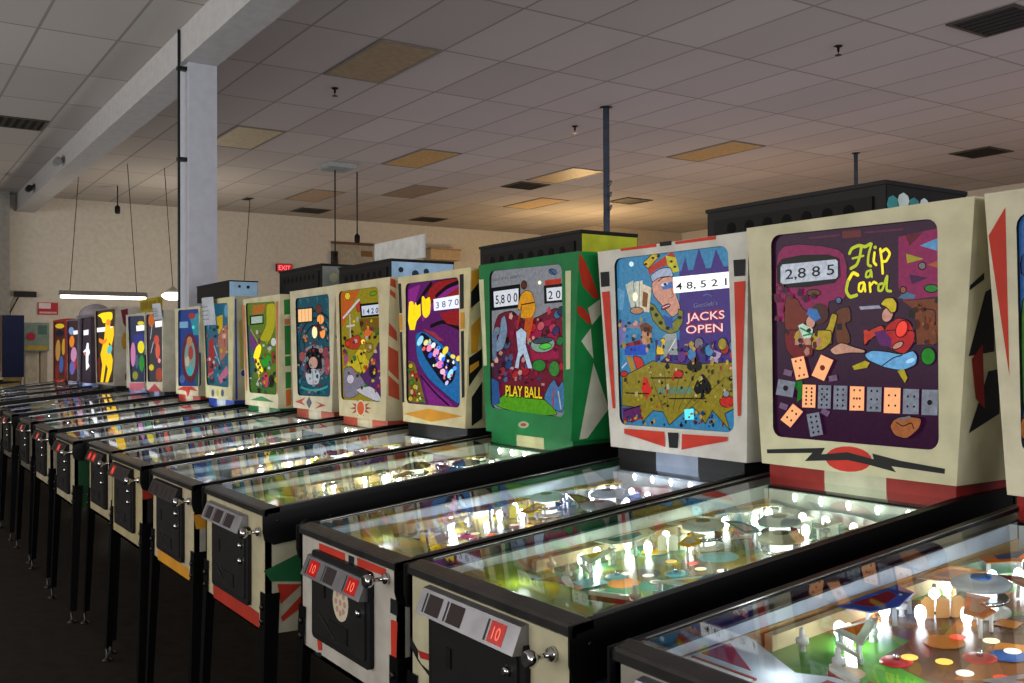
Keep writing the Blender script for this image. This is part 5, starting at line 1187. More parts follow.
('g','p','181420',0.8,[192,2385,146,2401,199,2426,289,2412,275,2393]),
('g','p','102838',0.55,[-145,3123,-74,3145,-1,3131,-20,3091,-103,3093]),
('g','p','d0b020',0.7000000000000001,[49,2808,103,2829,171,2805,133,2771,57,2764]),
('g','p','60a0c0',0.55,[-412,2464,-386,2478,-306,2477,-305,2457,-382,2449]),
('g','p','d0b020',0.8,[339,2761,291,2777,315,2790,371,2794,403,2776]),
('g','p','102838',0.8,[-327,2581,-263,2590,-262,2556,-316,2549]),
('g','p','60a0c0',0.7000000000000001,[-72,2484,-13,2487,11,2459,-19,2434,-91,2444]),
('g','p','d0b020',0.7000000000000001,[-501,2442,-432,2438,-468,2419,-525,2425]),
('g','p','c03840',0.75,[-220,2605,-153,2599,-162,2565,-233,2564,-258,2587]),
('g','p','102838',0.6000000000000001,[-221,2599,-294,2577,-344,2600,-338,2630,-243,2636]),
('g','p','102838',0.75,[-102,2976,-205,2974,-226,3007,-119,3016]),
('g','p','c03840',0.8,[-329,2444,-273,2433,-283,2399,-329,2394,-360,2417]),
('g','p','e0d0c0',0.6000000000000001,[-166,2629,-216,2610,-275,2627,-249,2663,-182,2655]),
('g','p','181420',0.65,[1,2548,-8,2580,65,2593,97,2555,50,2527]),
('g','p','c03840',0.8,[-556,2647,-556,2688,-456,2689,-452,2650]),
('g','p','c03840',0.7000000000000001,[-135,2944,-52,2943,-30,2928,-81,2913,-143,2925]),
('g','p','181420',0.8,[-315,2583,-322,2555,-368,2554,-388,2575,-356,2588]),
('h','p','48506a',0,[-184,2215,-191,2193,-210,2174,-239,2163,-270,2162,-298,2171,-318,2188,-325,2211,-318,2233,-298,2252,-270,2263,-238,2264,-210,2255,-191,2237]),
('h','p','b0a850',0,[33,2222,27,2200,7,2182,-20,2171,-51,2170,-78,2179,-97,2196,-104,2218,-97,2240,-78,2259,-50,2269,-20,2270,8,2261,27,2244]),
('h','p','48506a',0,[245,2229,238,2207,220,2189,193,2178,163,2177,136,2186,118,2203,111,2225,118,2247,136,2265,163,2275,193,2276,220,2267,238,2251]),
('r','p','243c98',0,[2172,3471,2204,3475,2251,2149,2222,2144]),
('r','p','a89c4c',0,[2246,3172,2280,3216,2318,2567,2278,2539]),
('r','p','243c98',0,[2346,2497,2344,2480,2336,2466,2324,2458,2311,2458,2299,2466,2291,2480,2287,2498,2290,2516,2298,2530,2309,2537,2322,2537,2334,2529,2343,2515]),
],
9:[
('g','p','2e94a8',0.8,[94,3308,550,3358,584,3025,296,3030]),
('g','p','a83434',0.8,[388,3312,370,3292,320,3278,246,3271,164,3273,89,3285,37,3303,19,3324,37,3344,90,3359,164,3365,247,3362,320,3351,370,3333]),
('g','p','701c2c',0.7,[547,2694,504,2536,384,2407,208,2332,9,2328,-174,2396,-303,2526,-349,2691,-302,2856,-172,2987,11,3057,211,3053,386,2979,506,2851]),
('g','p','80a09c',0.8,[404,2693,375,2576,294,2480,176,2426,43,2423,-78,2475,-163,2570,-193,2691,-162,2813,-77,2909,45,2961,178,2960,295,2906,376,2811]),
('g','p','c08868',0.8,[241,2940,226,2908,185,2883,126,2869,59,2870,-1,2885,-43,2911,-58,2943,-43,2975,-1,3000,59,3013,126,3012,186,2997,226,2971]),
('g','p','b04038',0.8,[286,2771,273,2726,238,2689,186,2669,128,2669,76,2689,39,2725,26,2771,39,2817,76,2853,129,2873,186,2872,238,2852,274,2816]),
('g','p','d0c0a0',0.8,[82,2640,71,2606,40,2578,-6,2562,-56,2562,-102,2577,-134,2604,-145,2638,-134,2673,-102,2701,-56,2716,-5,2716,40,2701,71,2674]),
('g','p','3ab0b8',0.9,[294,2499,278,2467,232,2441,165,2426,91,2424,23,2437,-24,2462,-41,2494,-24,2526,23,2552,91,2567,166,2568,232,2555,278,2530]),
('g','p','78a8cc',0.9,[-446,3245,18,3240,18,3145,-447,3150]),
('g','p','50e0d0',1,[370,3145,362,3134,342,3125,313,3121,280,3121,251,3127,231,3137,223,3148,231,3159,251,3168,280,3172,313,3171,342,3165,362,3156]),
('g','p','286a58',0.6,[385,2410,653,2516,652,2293,430,2287]),
('g','p','5070b0',0.7,[-137,2373,-152,2345,-195,2322,-257,2308,-326,2306,-390,2317,-433,2339,-449,2367,-433,2395,-389,2418,-326,2432,-257,2433,-194,2422,-152,2400]),
('h','p','b42c24',0,[-549,2196,-175,2261,294,2273,581,2210,183,2218,127,2143,33,2109,-42,2190,-224,2206]),
],
10:[
('g','p','e8d028',1.1,[576,3286,553,3270,486,3259,389,3255,280,3257,181,3267,112,3282,88,3298,113,3314,182,3325,280,3329,389,3326,486,3317,553,3302]),
('g','p','ffffff',1.3,[-5,3257,664,3253,664,3162,21,3157]),
('g','p','2c3c9c',0.8,[-193,3092,526,3116,613,2927,-193,2934]),
('g','p','d080b0',1,[-46,2745,-64,2650,-116,2573,-192,2530,-277,2529,-353,2571,-407,2648,-426,2745,-406,2842,-353,2919,-276,2961,-191,2960,-116,2917,-64,2840]),
('g','p','ecdc24',1.15,[601,2872,577,2825,510,2787,414,2766,305,2766,207,2788,138,2827,113,2875,138,2924,207,2962,306,2982,414,2981,511,2959,577,2920]),
('g','p','2c9434',0.95,[600,2593,581,2530,529,2478,453,2449,368,2448,290,2475,237,2526,217,2590,237,2655,291,2706,368,2735,453,2735,529,2707,582,2656]),
('g','p','a0a030',0.8,[152,2373,131,2340,73,2313,-12,2297,-107,2295,-194,2308,-254,2333,-275,2365,-254,2399,-193,2426,-107,2442,-12,2443,73,2430,131,2405]),
('g','p','507090',0.7,[204,2621,191,2567,155,2524,103,2499,44,2499,-9,2522,-46,2565,-59,2620,-46,2674,-9,2718,44,2742,103,2742,155,2718,192,2675]),
('h','p','bc5c6c',0,[-440,2222,687,2256,687,2171,203,2096,-413,2102]),
],
11:[
('g','p','cc6824',0.95,[-70,3314,-91,3268,-150,3233,-236,3215,-331,3217,-418,3240,-479,3279,-501,3326,-479,3372,-418,3408,-331,3425,-235,3422,-150,3399,-91,3360]),
('g','s','c0c0d0',1,[35,-236,3218,-344,3012]),
('g','s','c0c0d0',1,[29,-142,2951,-308,2774]),
('g','p','d05040',1,[240,2981,223,2946,175,2919,106,2904,29,2904,-40,2921,-89,2950,-106,2986,-89,3021,-40,3049,30,3064,107,3062,176,3046,223,3017]),
('g','p','e06048',1,[296,2802,281,2745,240,2699,181,2673,115,2673,55,2698,13,2745,-2,2803,13,2861,55,2908,115,2933,181,2932,241,2906,281,2860]),
('g','p','ff90a0',1.1,[340,2644,331,2627,306,2613,270,2605,230,2604,193,2612,168,2626,159,2643,168,2661,194,2675,230,2683,270,2683,306,2676,331,2662]),
('g','p','b04838',0.9,[473,2417,451,2367,389,2326,299,2302,199,2300,107,2320,43,2359,21,2409,44,2460,108,2502,199,2525,300,2526,390,2505,451,2466]),
('g','p','ffffff',1.3,[-24,3295,476,3298,486,3201,-1,3195]),
('g','p','d8c030',1,[-96,2528,-112,2505,-158,2486,-224,2474,-298,2473,-366,2483,-413,2501,-429,2524,-413,2548,-366,2567,-298,2577,-224,2578,-158,2568,-112,2550]),
('h','p','a83440',0,[-455,2118,9,2263,473,2141]),
],
12:[
('g','p','ffdc04',1.35,[-853,3549,-379,3591,591,3578,620,3438,247,3379,-296,3372,-441,3485]),
('g','p','ffffff',1.4,[-919,3293,646,3292,655,3203,-905,3205]),
('g','p','ffcc06',1.3,[-21,3379,377,3376,442,3124,268,2953,637,2643,553,2439,203,2194,-59,2188,177,2468,1,2553,-260,2183,-534,2177,-340,2533,-526,2745,-174,3045]),
('g','p','ff9020',1.1,[-684,3088,-179,3028,86,3077,118,3007,-235,2940,-672,2997]),
('g','p','68d0d0',1,[572,2832,510,2795,416,2767,309,2754,211,2757,140,2778,111,2811,131,2851,195,2888,291,2916,398,2929,495,2925,564,2904,591,2871]),
('g','p','7c1c1c',0.7,[-880,2673,-527,2674,-594,2211,-840,2205]),
('g','p','702818',0.6,[849,2981,814,2894,762,2823,701,2784,646,2784,605,2824,588,2895,599,2984,634,3073,687,3144,748,3182,804,3181,843,3141,860,3070]),
('r','p','6c1c2c',0,[2255,3592,2384,3622,2402,3204,2315,3322]),
('r','p','b08424',0,[2399,3000,2395,2929,2380,2872,2357,2840,2331,2840,2307,2872,2290,2929,2282,3000,2287,3070,2302,3127,2325,3159,2351,3159,2375,3128,2392,3071]),
('r','p','7a3424',0,[2435,2316,2432,2279,2423,2249,2409,2233,2393,2233,2378,2250,2368,2280,2364,2317,2366,2354,2376,2384,2390,2400,2406,2400,2420,2383,2431,2353]),
('g','p','ff9a28',1.1,[458,3373,430,3347,366,3327,278,3317,183,3319,100,3333,46,3357,31,3385,60,3412,126,3432,215,3442,310,3439,391,3424,444,3401]),
('g','p','ffcc06',1.3,[209,3233,741,3290,760,3119,549,2916,310,2987]),
],
13:[
('g','p','ffffff',1.3,[-350,2807,-46,2867,69,2995,264,2992,289,2864,490,2796,256,2722,221,2572,365,2492,-15,2396,-50,2608,-52,2722]),
('g','p','ffffff',1.2,[-300,3273,262,3280,249,3167,-296,3164]),
('g','p','e08070',1,[16,2767,-2,2751,-45,2738,-104,2730,-167,2730,-224,2738,-261,2751,-271,2768,-253,2784,-209,2798,-150,2805,-86,2805,-31,2797,5,2784]),
],
14:[
('g','p','88a8e0',0.9,[80,3285,40,3247,-57,3218,-194,3203,-344,3206,-477,3226,-566,3259,-593,3299,-552,3338,-451,3367,-311,3381,-162,3378,-32,3357,54,3324]),
('g','p','ffffff',1.2,[-2,3287,604,3289,588,3203,22,3197]),
('g','p','e88424',1.1,[138,3042,97,2983,3,2936,-127,2910,-266,2911,-388,2939,-468,2988,-488,3049,-445,3109,-348,3157,-217,3181,-77,3179,42,3150,118,3101]),
('g','p','d090b8',1,[425,2741,375,2665,264,2604,112,2569,-52,2568,-195,2601,-288,2663,-311,2741,-259,2818,-144,2880,12,2913,175,2912,314,2878,403,2816]),
('g','p','7070c0',0.9,[210,2442,165,2372,65,2315,-72,2282,-219,2279,-348,2308,-431,2363,-452,2434,-405,2505,-301,2563,-161,2595,-14,2596,111,2566,191,2511]),
('g','p','d03030',0.8,[444,2523,421,2472,375,2430,315,2406,252,2406,200,2428,169,2469,164,2521,188,2573,234,2615,295,2638,357,2638,409,2616,440,2575]),
],
15:[
('g','p','dcb824',1,[613,3425,547,3401,369,3385,111,3379,-179,3385,-443,3403,-626,3429,-688,3457,-616,3482,-426,3498,-158,3503,132,3496,386,3478,556,3453]),
('g','p','202040',0.4,[535,3258,472,3226,305,3202,66,3191,-202,3196,-445,3215,-612,3245,-668,3280,-600,3313,-423,3337,-175,3347,93,3342,327,3322,484,3292]),
('g','p','b88844',0.9,[69,2847,14,2732,-99,2640,-250,2588,-408,2587,-543,2638,-626,2732,-641,2850,-584,2967,-467,3060,-313,3110,-156,3108,-24,3055,56,2962]),
('g','p','4868a8',0.8,[495,2510,450,2419,357,2344,232,2302,102,2300,-10,2339,-79,2412,-92,2505,-46,2598,51,2673,177,2714,307,2714,416,2673,483,2601]),
('g','p','c8a030',0.9,[761,2928,722,2841,644,2772,541,2733,434,2733,344,2772,290,2843,281,2931,322,3019,402,3089,506,3127,612,3125,701,3085,754,3015]),
('g','p','803028',0.7,[-73,2335,-116,2260,-210,2199,-338,2163,-474,2161,-592,2192,-667,2251,-684,2326,-639,2402,-542,2463,-413,2498,-277,2499,-162,2467,-89,2408]),
],
}

# ------------------------------------------------------------------ materials
MATS = {}
def rgb(h):
    f = lambda c: c/12.92 if c <= .04045 else ((c+.055)/1.055)**2.4
    h = h.lstrip('#')
    return tuple(f(int(h[i:i+2], 16)/255) for i in (0, 2, 4)) + (1,)
def new(name):
    m = bpy.data.materials.new(name); m.use_nodes = True
    nt = m.node_tree; b = nt.nodes['Principled BSDF']
    return m, nt, b
def mat(h, rough=.55, metal=0, emis=0, wear=.12, base=None, spec=.2):
    k = ('m', h, rough, metal, emis, wear, base, spec)
    if k in MATS: return MATS[k]
    m, nt, b = new('paint_'+h.lstrip('#'))
    c = rgb(h)
    b.inputs['Roughness'].default_value = rough; b.inputs['Metallic'].default_value = metal
    b.inputs['Specular IOR Level'].default_value = spec
    if wear:
        tc = nt.nodes.new('ShaderNodeTexCoord'); n = nt.nodes.new('ShaderNodeTexNoise'); r = nt.nodes.new('ShaderNodeMixRGB')
        n.inputs['Scale'].default_value = 14; n.inputs['Detail'].default_value = 5
        mr = nt.nodes.new('ShaderNodeMapRange'); mr.inputs[1].default_value = .35; mr.inputs[2].default_value = .7
        r.inputs[1].default_value = c; r.inputs[2].default_value = tuple(v*(1-wear*2) for v in c[:3])+(1,)
        L = nt.links.new
        L(tc.outputs['Object'], n.inputs['Vector']); L(n.outputs['Fac'], mr.inputs[0]); L(mr.outputs[0], r.inputs[0]); L(r.outputs[0], b.inputs['Base Color'])
    else:
        b.inputs['Base Color'].default_value = rgb(base) if base else c
    if emis:
        b.inputs['Emission Color'].default_value = c; b.inputs['Emission Strength'].default_value = emis
    MATS[k] = m
    return m
def lit(h, e):            # backlit translucent ink on a glass
    k = ('lit', h, e)
    if k in MATS: return MATS[k]
    m, nt, b = new('backlit_ink_'+h)
    c = rgb(h)
    b.inputs['Base Color'].default_value = tuple(v*.10 for v in c[:3])+(1,)
    b.inputs['Roughness'].default_value = .22; b.inputs['Specular IOR Level'].default_value = .10
    b.inputs['Emission Strength'].default_value = e*BACKLIGHT
    N = nt.nodes.new; L = nt.links.new; tc = N('ShaderNodeTexCoord'); n = N('ShaderNodeTexNoise'); n.inputs['Scale'].default_value = 70; n.inputs['Detail'].default_value = 4; n.inputs['Roughness'].default_value = .7
    r = N('ShaderNodeMapRange'); r.inputs[1].default_value = .3; r.inputs[2].default_value = .7; r.inputs[3].default_value = .6 if e < 1 else .85; r.inputs[4].default_value = 1.15 if e < 1 else 1.05
    x = N('ShaderNodeVectorMath'); x.operation = 'SCALE'; x.inputs[0].default_value = c[:3]
    L(tc.outputs['Object'], n.inputs['Vector']); L(n.outputs['Fac'], r.inputs[0]); L(r.outputs[0], x.inputs['Scale']); L(x.outputs[0], b.inputs['Emission Color'])
    MATS[k] = m
    return m
BACKLIGHT = .85
def glow(h, s):
    k = ('glow', h, s)
    if k in MATS: return MATS[k]
    m, nt, b = new('lamp_'+h)
    b.inputs['Base Color'].default_value = rgb(h); b.inputs['Emission Color'].default_value = rgb(h); b.inputs['Emission Strength'].default_value = s
    MATS[k] = m
    return m
def glass_mat():
    if 'glass' in MATS: return MATS['glass']
    m = bpy.data.materials.new('glass_sheet'); m.use_nodes = True; nt = m.node_tree; nt.nodes.clear(); N = nt.nodes.new; L = nt.links.new
    o = N('ShaderNodeOutputMaterial'); mx = N('ShaderNodeMixShader'); t = N('ShaderNodeBsdfTransparent'); g = N('ShaderNodeBsdfGlossy')
    t.inputs[0].default_value = (.93, .96, .95, 1); g.inputs['Roughness'].default_value = .03; g.inputs['Color'].default_value = (.95, .97, 1, 1)
    f = N('ShaderNodeFresnel'); f.inputs[0].default_value = 1.45; ge = N('ShaderNodeNewGeometry')
    s = N('ShaderNodeMath'); s.operation = 'SUBTRACT'; s.inputs[0].default_value = 1; p = N('ShaderNodeMath'); p.operation = 'MULTIPLY'
    L(ge.outputs['Backfacing'], s.inputs[1]); L(f.outputs[0], p.inputs[0]); L(s.outputs[0], p.inputs[1])
    L(p.outputs[0], mx.inputs[0]); L(t.outputs[0], mx.inputs[1]); L(g.outputs[0], mx.inputs[2]); L(mx.outputs[0], o.inputs[0])
    MATS['glass'] = m
    return m
def plastic(h):           # printed translucent plastic over lamps
    k = ('pl', h)
    if k in MATS: return MATS[k]
    m = bpy.data.materials.new('printed_plastic_'+h.lstrip('#')); m.use_nodes = True; nt = m.node_tree; b = nt.nodes['Principled BSDF']; N = nt.nodes.new; L = nt.links.new
    b.inputs['Base Color'].default_value = rgb(h); b.inputs['Roughness'].default_value = .2
    t = N('ShaderNodeBsdfTranslucent'); t.inputs[0].default_value = rgb(h); mx = N('ShaderNodeMixShader'); mx.inputs[0].default_value = .55
    L(b.outputs[0], mx.inputs[1]); L(t.outputs[0], mx.inputs[2]); L(mx.outputs[0], nt.nodes['Material Output'].inputs[0])
    MATS[k] = m
    return m
def playfield_mat(pal, seed):
    k = ('pf', pal, seed)
    if k in MATS: return MATS[k]
    m, nt, b = new('playfield_art'); N = nt.nodes.new; L = nt.links.new
    tc = N('ShaderNodeTexCoord'); mp = N('ShaderNodeMapping'); mp.inputs['Location'].default_value = (seed*1.7, seed*.9, 0); mp.inputs['Scale'].default_value = (5, 3.6, 1)
    n = N('ShaderNodeTexNoise'); n.inputs['Scale'].default_value = .55; n.inputs['Detail'].default_value = 1.2
    v = N('ShaderNodeTexVoronoi'); v.inputs['Scale'].default_value = 1.5; v.distance = 'CHEBYCHEV' if seed % 2 else 'EUCLIDEAN'
    ad = N('ShaderNodeMixRGB'); ad.inputs[0].default_value = .5; sp = N('ShaderNodeSeparateColor')
    r = N('ShaderNodeValToRGB'); r.color_ramp.interpolation = 'CONSTANT'; e = r.color_ramp.elements
    while len(e) < len(pal): e.new(.5)
    for i, h in enumerate(pal): e[i].position = .30+.4*i/len(pal) if i else 0; e[i].color = rgb(h)
    L(tc.outputs['Object'], mp.inputs[0]); L(mp.outputs[0], n.inputs['Vector']); L(mp.outputs[0], v.inputs['Vector'])
    L(n.outputs['Color'], ad.inputs[1]); L(v.outputs['Color'], ad.inputs[2]); L(ad.outputs[0], sp.inputs[0]); L(sp.outputs[0], r.inputs[0]); L(r.outputs[0], b.inputs['Base Color'])
    b.inputs['Roughness'].default_value = .22
    MATS[k] = m
    return m
BLACK = lambda: mat('#0c0c0d', .35, wear=.1)
STEEL = lambda: mat('#8e8c88', .28, 1, wear=.15)
DARKSTEEL = lambda: mat('#3a3837', .38, .9, wear=.2)
CHROME = lambda: mat('#c8c8c8', .12, 1, wear=0)
# ------------------------------------------------------------------ mesh builder
class MB:
    def __init__(s): s.v = []; s.f = []; s.m = []; s.sm = []; s.ms = []
    def mi(s, m):
        if m not in s.ms: s.ms.append(m)
        return s.ms.index(m)
    def face(s, pts, m, smooth=False):
        b = len(s.v); s.v += [tuple(p) for p in pts]; s.f.append(tuple(range(b, b+len(pts)))); s.m.append(s.mi(m)); s.sm.append(smooth)
    def idx(s, vs, fs, m, smooth=False):
        b = len(s.v); s.v += [tuple(p) for p in vs]; k = s.mi(m)
        for f in fs: s.f.append(tuple(b+i for i in f)); s.m.append(k); s.sm.append(smooth)
    def box(s, x0, x1, y0, y1, z0, z1, m):
        s.hexa([(x0,y0,z0),(x1,y0,z0),(x1,y1,z0),(x0,y1,z0),(x0,y0,z1),(x1,y0,z1),(x1,y1,z1),(x0,y1,z1)], m)
    def hexa(s, v, m): s.idx(v, [(3,2,1,0),(4,5,6,7),(0,1,5,4),(1,2,6,5),(2,3,7,6),(3,0,4,7)], m)
    def prism(s, pts, ax, a, b, m):   # outline extruded along an axis
        def P(p, t): return {'x': (t, p[0], p[1]), 'y': (p[0], t, p[1]), 'z': (p[0], p[1], t)}[ax]
        n = len(pts); vs = [P(p, a) for p in pts]+[P(p, b) for p in pts]
        ar = sum(pts[i][0]*pts[(i+1) % n][1]-pts[(i+1) % n][0]*pts[i][1] for i in range(n))
        if ax == 'y': ar = -ar
        fs = [tuple(range(n-1, -1, -1)), tuple(range(n, 2*n))]+[(i, (i+1) % n, n+(i+1) % n, n+i) for i in range(n)]
        if (ar < 0) != (b < a): fs = [tuple(reversed(f)) for f in fs]
        s.idx(vs, fs, m)
    def lathe(s, prof, m, c=(0,0,0), ax='z', n=14, smooth=True):
        vs = []; fs = []
        for r, h in prof:
            for i in range(n):
                a = 2*PI*i/n; x, y = r*math.cos(a), r*math.sin(a)
                vs.append({'z': (c[0]+x, c[1]+y, c[2]+h), 'y': (c[0]+x, c[1]+h, c[2]-y), 'x': (c[0]+h, c[1]+x, c[2]+y)}[ax])
        for k in range(len(prof)-1):
            for i in range(n): j = (i+1) % n; fs.append((k*n+i, k*n+j, (k+1)*n+j, (k+1)*n+i))
        s.idx(vs, fs, m, smooth)
        b = len(s.v)-len(vs)
        for q, rev in ((0, 1), (len(prof)-1, 0)):
            f = [b+q*n+i for i in range(n)]
            s.f.append(tuple(reversed(f)) if rev else tuple(f)); s.m.append(s.mi(m)); s.sm.append(False)
    def tube(s, pts, r, m, n=6):
        pts = [Vector(p) for p in pts]; rings = []
        for i, p in enumerate(pts):
            d = (pts[min(i+1, len(pts)-1)]-pts[max(i-1, 0)]).normalized(); u = d.orthogonal().normalized() if i == 0 else (u-d*u.dot(d)).normalized()
            w = d.cross(u); rings.append([p+(u*math.cos(2*PI*k/n)+w*math.sin(2*PI*k/n))*r for k in range(n)])
        vs = [q for R in rings for q in R]; fs = []
        for i in range(len(rings)-1):
            for k in range(n): j = (k+1) % n; fs.append((i*n+k, i*n+j, (i+1)*n+j, (i+1)*n+k))
        fs += [tuple(reversed(range(n))), tuple((len(rings)-1)*n+k for k in range(n))]
        s.idx(vs, fs, m, True)
    def mesh(s, name):
        me = bpy.data.meshes.new(name); me.from_pydata(s.v, [], s.f)
        for m in s.ms: me.materials.append(m)
        me.polygons.foreach_set('material_index', s.m); me.polygons.foreach_set('use_smooth', s.sm); me.update()
        return me
    def build(s, name, parent=None, loc=(0,0,0), rot=(0,0,0)): return inst(s.mesh(name), name, parent, loc, rot)
def inst(me, name, parent=None, loc=(0,0,0), rot=(0,0,0), scale=None):
    o = bpy.data.objects.new(name, me); C.objects.link(o); o.location = loc; o.rotation_euler = rot
    if scale: o.scale = scale
    if parent: o.parent = parent
    return o
def tag(o, label, cat, group=None):
    o['label'] = label; o['category'] = cat
    if group: o['group'] = group
    return o
def struct(o): o['kind'] = 'structure'; return o
def empty(name, loc, rot=(0,0,0)):
    o = bpy.data.objects.new(name, None); C.objects.link(o); o.location = loc; o.rotation_euler = rot; o.empty_display_size = .1
    return o
# ------------------------------------------------------------------ lettering and flat artwork
TXT = {}
def text_polys(t, bold):
    k = (t, bold)
    if k in TXT: return TXT[k]
    cu = bpy.data.curves.new('lettering', 'FONT'); cu.body = t; cu.size = 1; cu.resolution_u = 3; cu.offset = bold; cu.fill_mode = 'FRONT'
    o = bpy.data.objects.new('lettering', cu); C.objects.link(o)
    dg = bpy.context.evaluated_depsgraph_get(); dg.update(); me = o.evaluated_get(dg).to_mesh()
    V = [v.co.xy[:] for v in me.vertices]; F = [tuple(p.vertices) for p in me.polygons]
    bpy.data.objects.remove(o); bpy.data.curves.remove(cu)
    xs = [v[0] for v in V]; TXT[k] = (V, F, min(xs), max(xs)); return TXT[k]
def stroke_polys(w, pts):
    out = []; r = w/2
    for a, b in zip(pts, pts[1:]):
        dx, dy = b[0]-a[0], b[1]-a[1]; l = math.hypot(dx, dy) or 1e-6; nx, ny = -dy/l*r, dx/l*r
        t = math.atan2(dy, dx)
        q = [(b[0]+r*math.cos(t+a_), b[1]+r*math.sin(t+a_)) for a_ in (-PI/2, -PI/4, 0, PI/4, PI/2)]
        q += [(a[0]+r*math.cos(t+a_), a[1]+r*math.sin(t+a_)) for a_ in (PI/2, PI*.75, PI, PI*1.25, PI*1.5)]
        out.append(q)
    return out
def chaikin(p, closed, it=2):
    for k in range(it):
        w = (.16, .25)[k]; n = len(p); o = [] if closed else [p[0]]
        for i in range(n if closed else n-1):
            a, b = p[i], p[(i+1) % n]
            o += [(a[0]*(1-w)+b[0]*w, a[1]*(1-w)+b[1]*w), (a[0]*w+b[0]*(1-w), a[1]*w+b[1]*(1-w))]
        p = o if closed else o+[p[-1]]
    return p
def draw(mb, items, place, matf, step=.0003, ink=False):
    """lay flat shapes one above the other; place(u, v, lift) gives the point on the surface"""
    k = 0
    for pl, kind, h, e, d in items:
        k += 1; m = matf(h, e); lift = step*k
        if kind == 'p':
            P = [(d[i]/2000, d[i+1]/2000) for i in range(0, len(d), 2)]; P = [q for i, q in enumerate(P) if q != P[i-1]]
            soft = pl == 'g' and 6 <= len(P) and h not in ('06060a','c6cedc')
            if soft: P = chaikin(P, True, 2) if len(P) < 12 else P
            polys = [P]
            xs = [q[0] for q in P]; ys = [q[1] for q in P]
            if soft and ink and .5 < e < 1.06 and max(ys)-min(ys) > .016:
                mb2 = stroke_polys(.0026, P+[P[0]])
                for q in mb2: mb.face([place(u, v, lift+step*.5) for u, v in q], matf('1c1016', .25))
        elif kind == 's':
            P = [(d[i]/2000, d[i+1]/2000) for i in range(1, len(d), 2)]; polys = stroke_polys(d[0]/2000, chaikin(P, False, 2) if pl == 'g' and len(P) > 2 else P)
        else:
            t, x0, y0, x1, y1, hh, bo = d; x0, y0, x1, y1, hh, bo = (q/2000 for q in (x0, y0, x1, y1, hh, bo))
            V, F, a, b = text_polys(t, round(bo/hh*.25, 3)); L = math.hypot(x1-x0, y1-y0); cx, cy = (x1-x0)/L, (y1-y0)/L; sx = L/(b-a); sz = hh/.72
            W = [(x0+(v[0]-a)*sx*cx-v[1]*sz*cy, y0+(v[0]-a)*sx*cy+v[1]*sz*cx) for v in V]
            mb.idx([place(u, v, lift) for u, v in W], F, m); continue
        for q in polys:
            if len(polys) > 1: lift += step*.03
            mb.face([place(u, v, lift) for u, v in q], m)
def rounded(quad, r, n=5):
    """rounded outline inside the four corners TL, TR, BR, BL"""
    out = []; Q = [Vector(q) for q in quad]
    for i in range(4):
        p = Q[i]; a = (Q[i-1]-p).normalized()*r; b = (Q[(i+1) % 4]-p).normalized()*r
        for k in range(n):
            t = k/(n-1)*PI/2; out.append(p+a*(1-math.sin(t))+b*(1-math.cos(t)))
    return [tuple(q) for q in out]
# ------------------------------------------------------------------ the pinball machine
W2, ZL, SL, YH = .29, .925, .10, 1.09
zg = lambda y: ZL+SL*y                # glass height
PSL = .084
zp = lambda y: ZL-.070+PSL*y             # playfield height
PT = math.atan(PSL)
SHARED = {}
def shared(key, fn):
    if key not in SHARED: SHARED[key] = fn()
    return SHARED[key]
def m_bulb(col='#f4f8ff', s=14):
    b = MB(); b.lathe([(.006,0),(.006,.006),(.009,.011),(.0100,.020),(.008,.029),(.003,.033)], glow(col, s), n=8); return b.mesh('lamp_bulb')
def m_post(col):
    b = MB(); b.lathe([(.006,0),(.0045,.004),(.0045,.012),(.0105,.014),(.0105,.022),(.0045,.024),(.0045,.034),(.003,.04)], mat(col,.3), n=8); return b.mesh('post')
def m_bumper(body):
    b = MB(); b.lathe([(.046,0),(.046,.005),(.030,.008)], mat('#d8d4c8',.3), n=20); b.lathe([(.026,.006),(.024,.046)], glow(body, 1.6), n=16)
    b.lathe([(.043,.022),(.045,.024),(.045,.028),(.043,.030)], CHROME(), n=20); return b.mesh('pop_bumper')
def m_cap(col, col2):
    b = MB(); b.lathe([(.030,.046),(.050,.048),(.051,.054),(.042,.060),(.02,.063)], plastic(col), n=22); b.lathe([(.018,.0631),(.017,.066),(.004,.067)], mat(col2,.3), n=16); return b.mesh('bumper_cap')
def m_flip(col):
    b = MB(); n = 8; pts = []
    for i in range(n+1): a = PI/2+PI*i/n; pts.append((.011*math.cos(a), .011*math.sin(a)))
    for i in range(n+1): a = -PI/2+PI*i/n; pts.append((.072+.006*math.cos(a), .006*math.sin(a)))
    b.prism(pts, 'z', .006, .016, mat('#b03028',.5)); b.prism([(x*.97+.001, y*.75) for x, y in pts], 'z', .016, .024, mat(col,.3)); return b.mesh('flipper')
def m_sling(col, col2):
    b = MB(); b.prism([(0,0),(.075,-.025),(.012,.105)], 'z', .034, .0365, plastic(col)); b.prism([(.010,.012),(.045,.002),(.016,.062)], 'z', .0366, .0372, plastic(col2))
    for p in ((.008,.008),(.062,-.016),(.013,.088)): b.lathe([(.005,0),(.005,.034)], mat('#d8d8d8',.3), (p[0],p[1],0), n=6)
    b.prism([(.004,-.002),(.072,-.028),(.066,-.018),(.008,.006)], 'z', .012, .019, mat('#e8e4da',.5)); return b.mesh('slingshot_plastic')
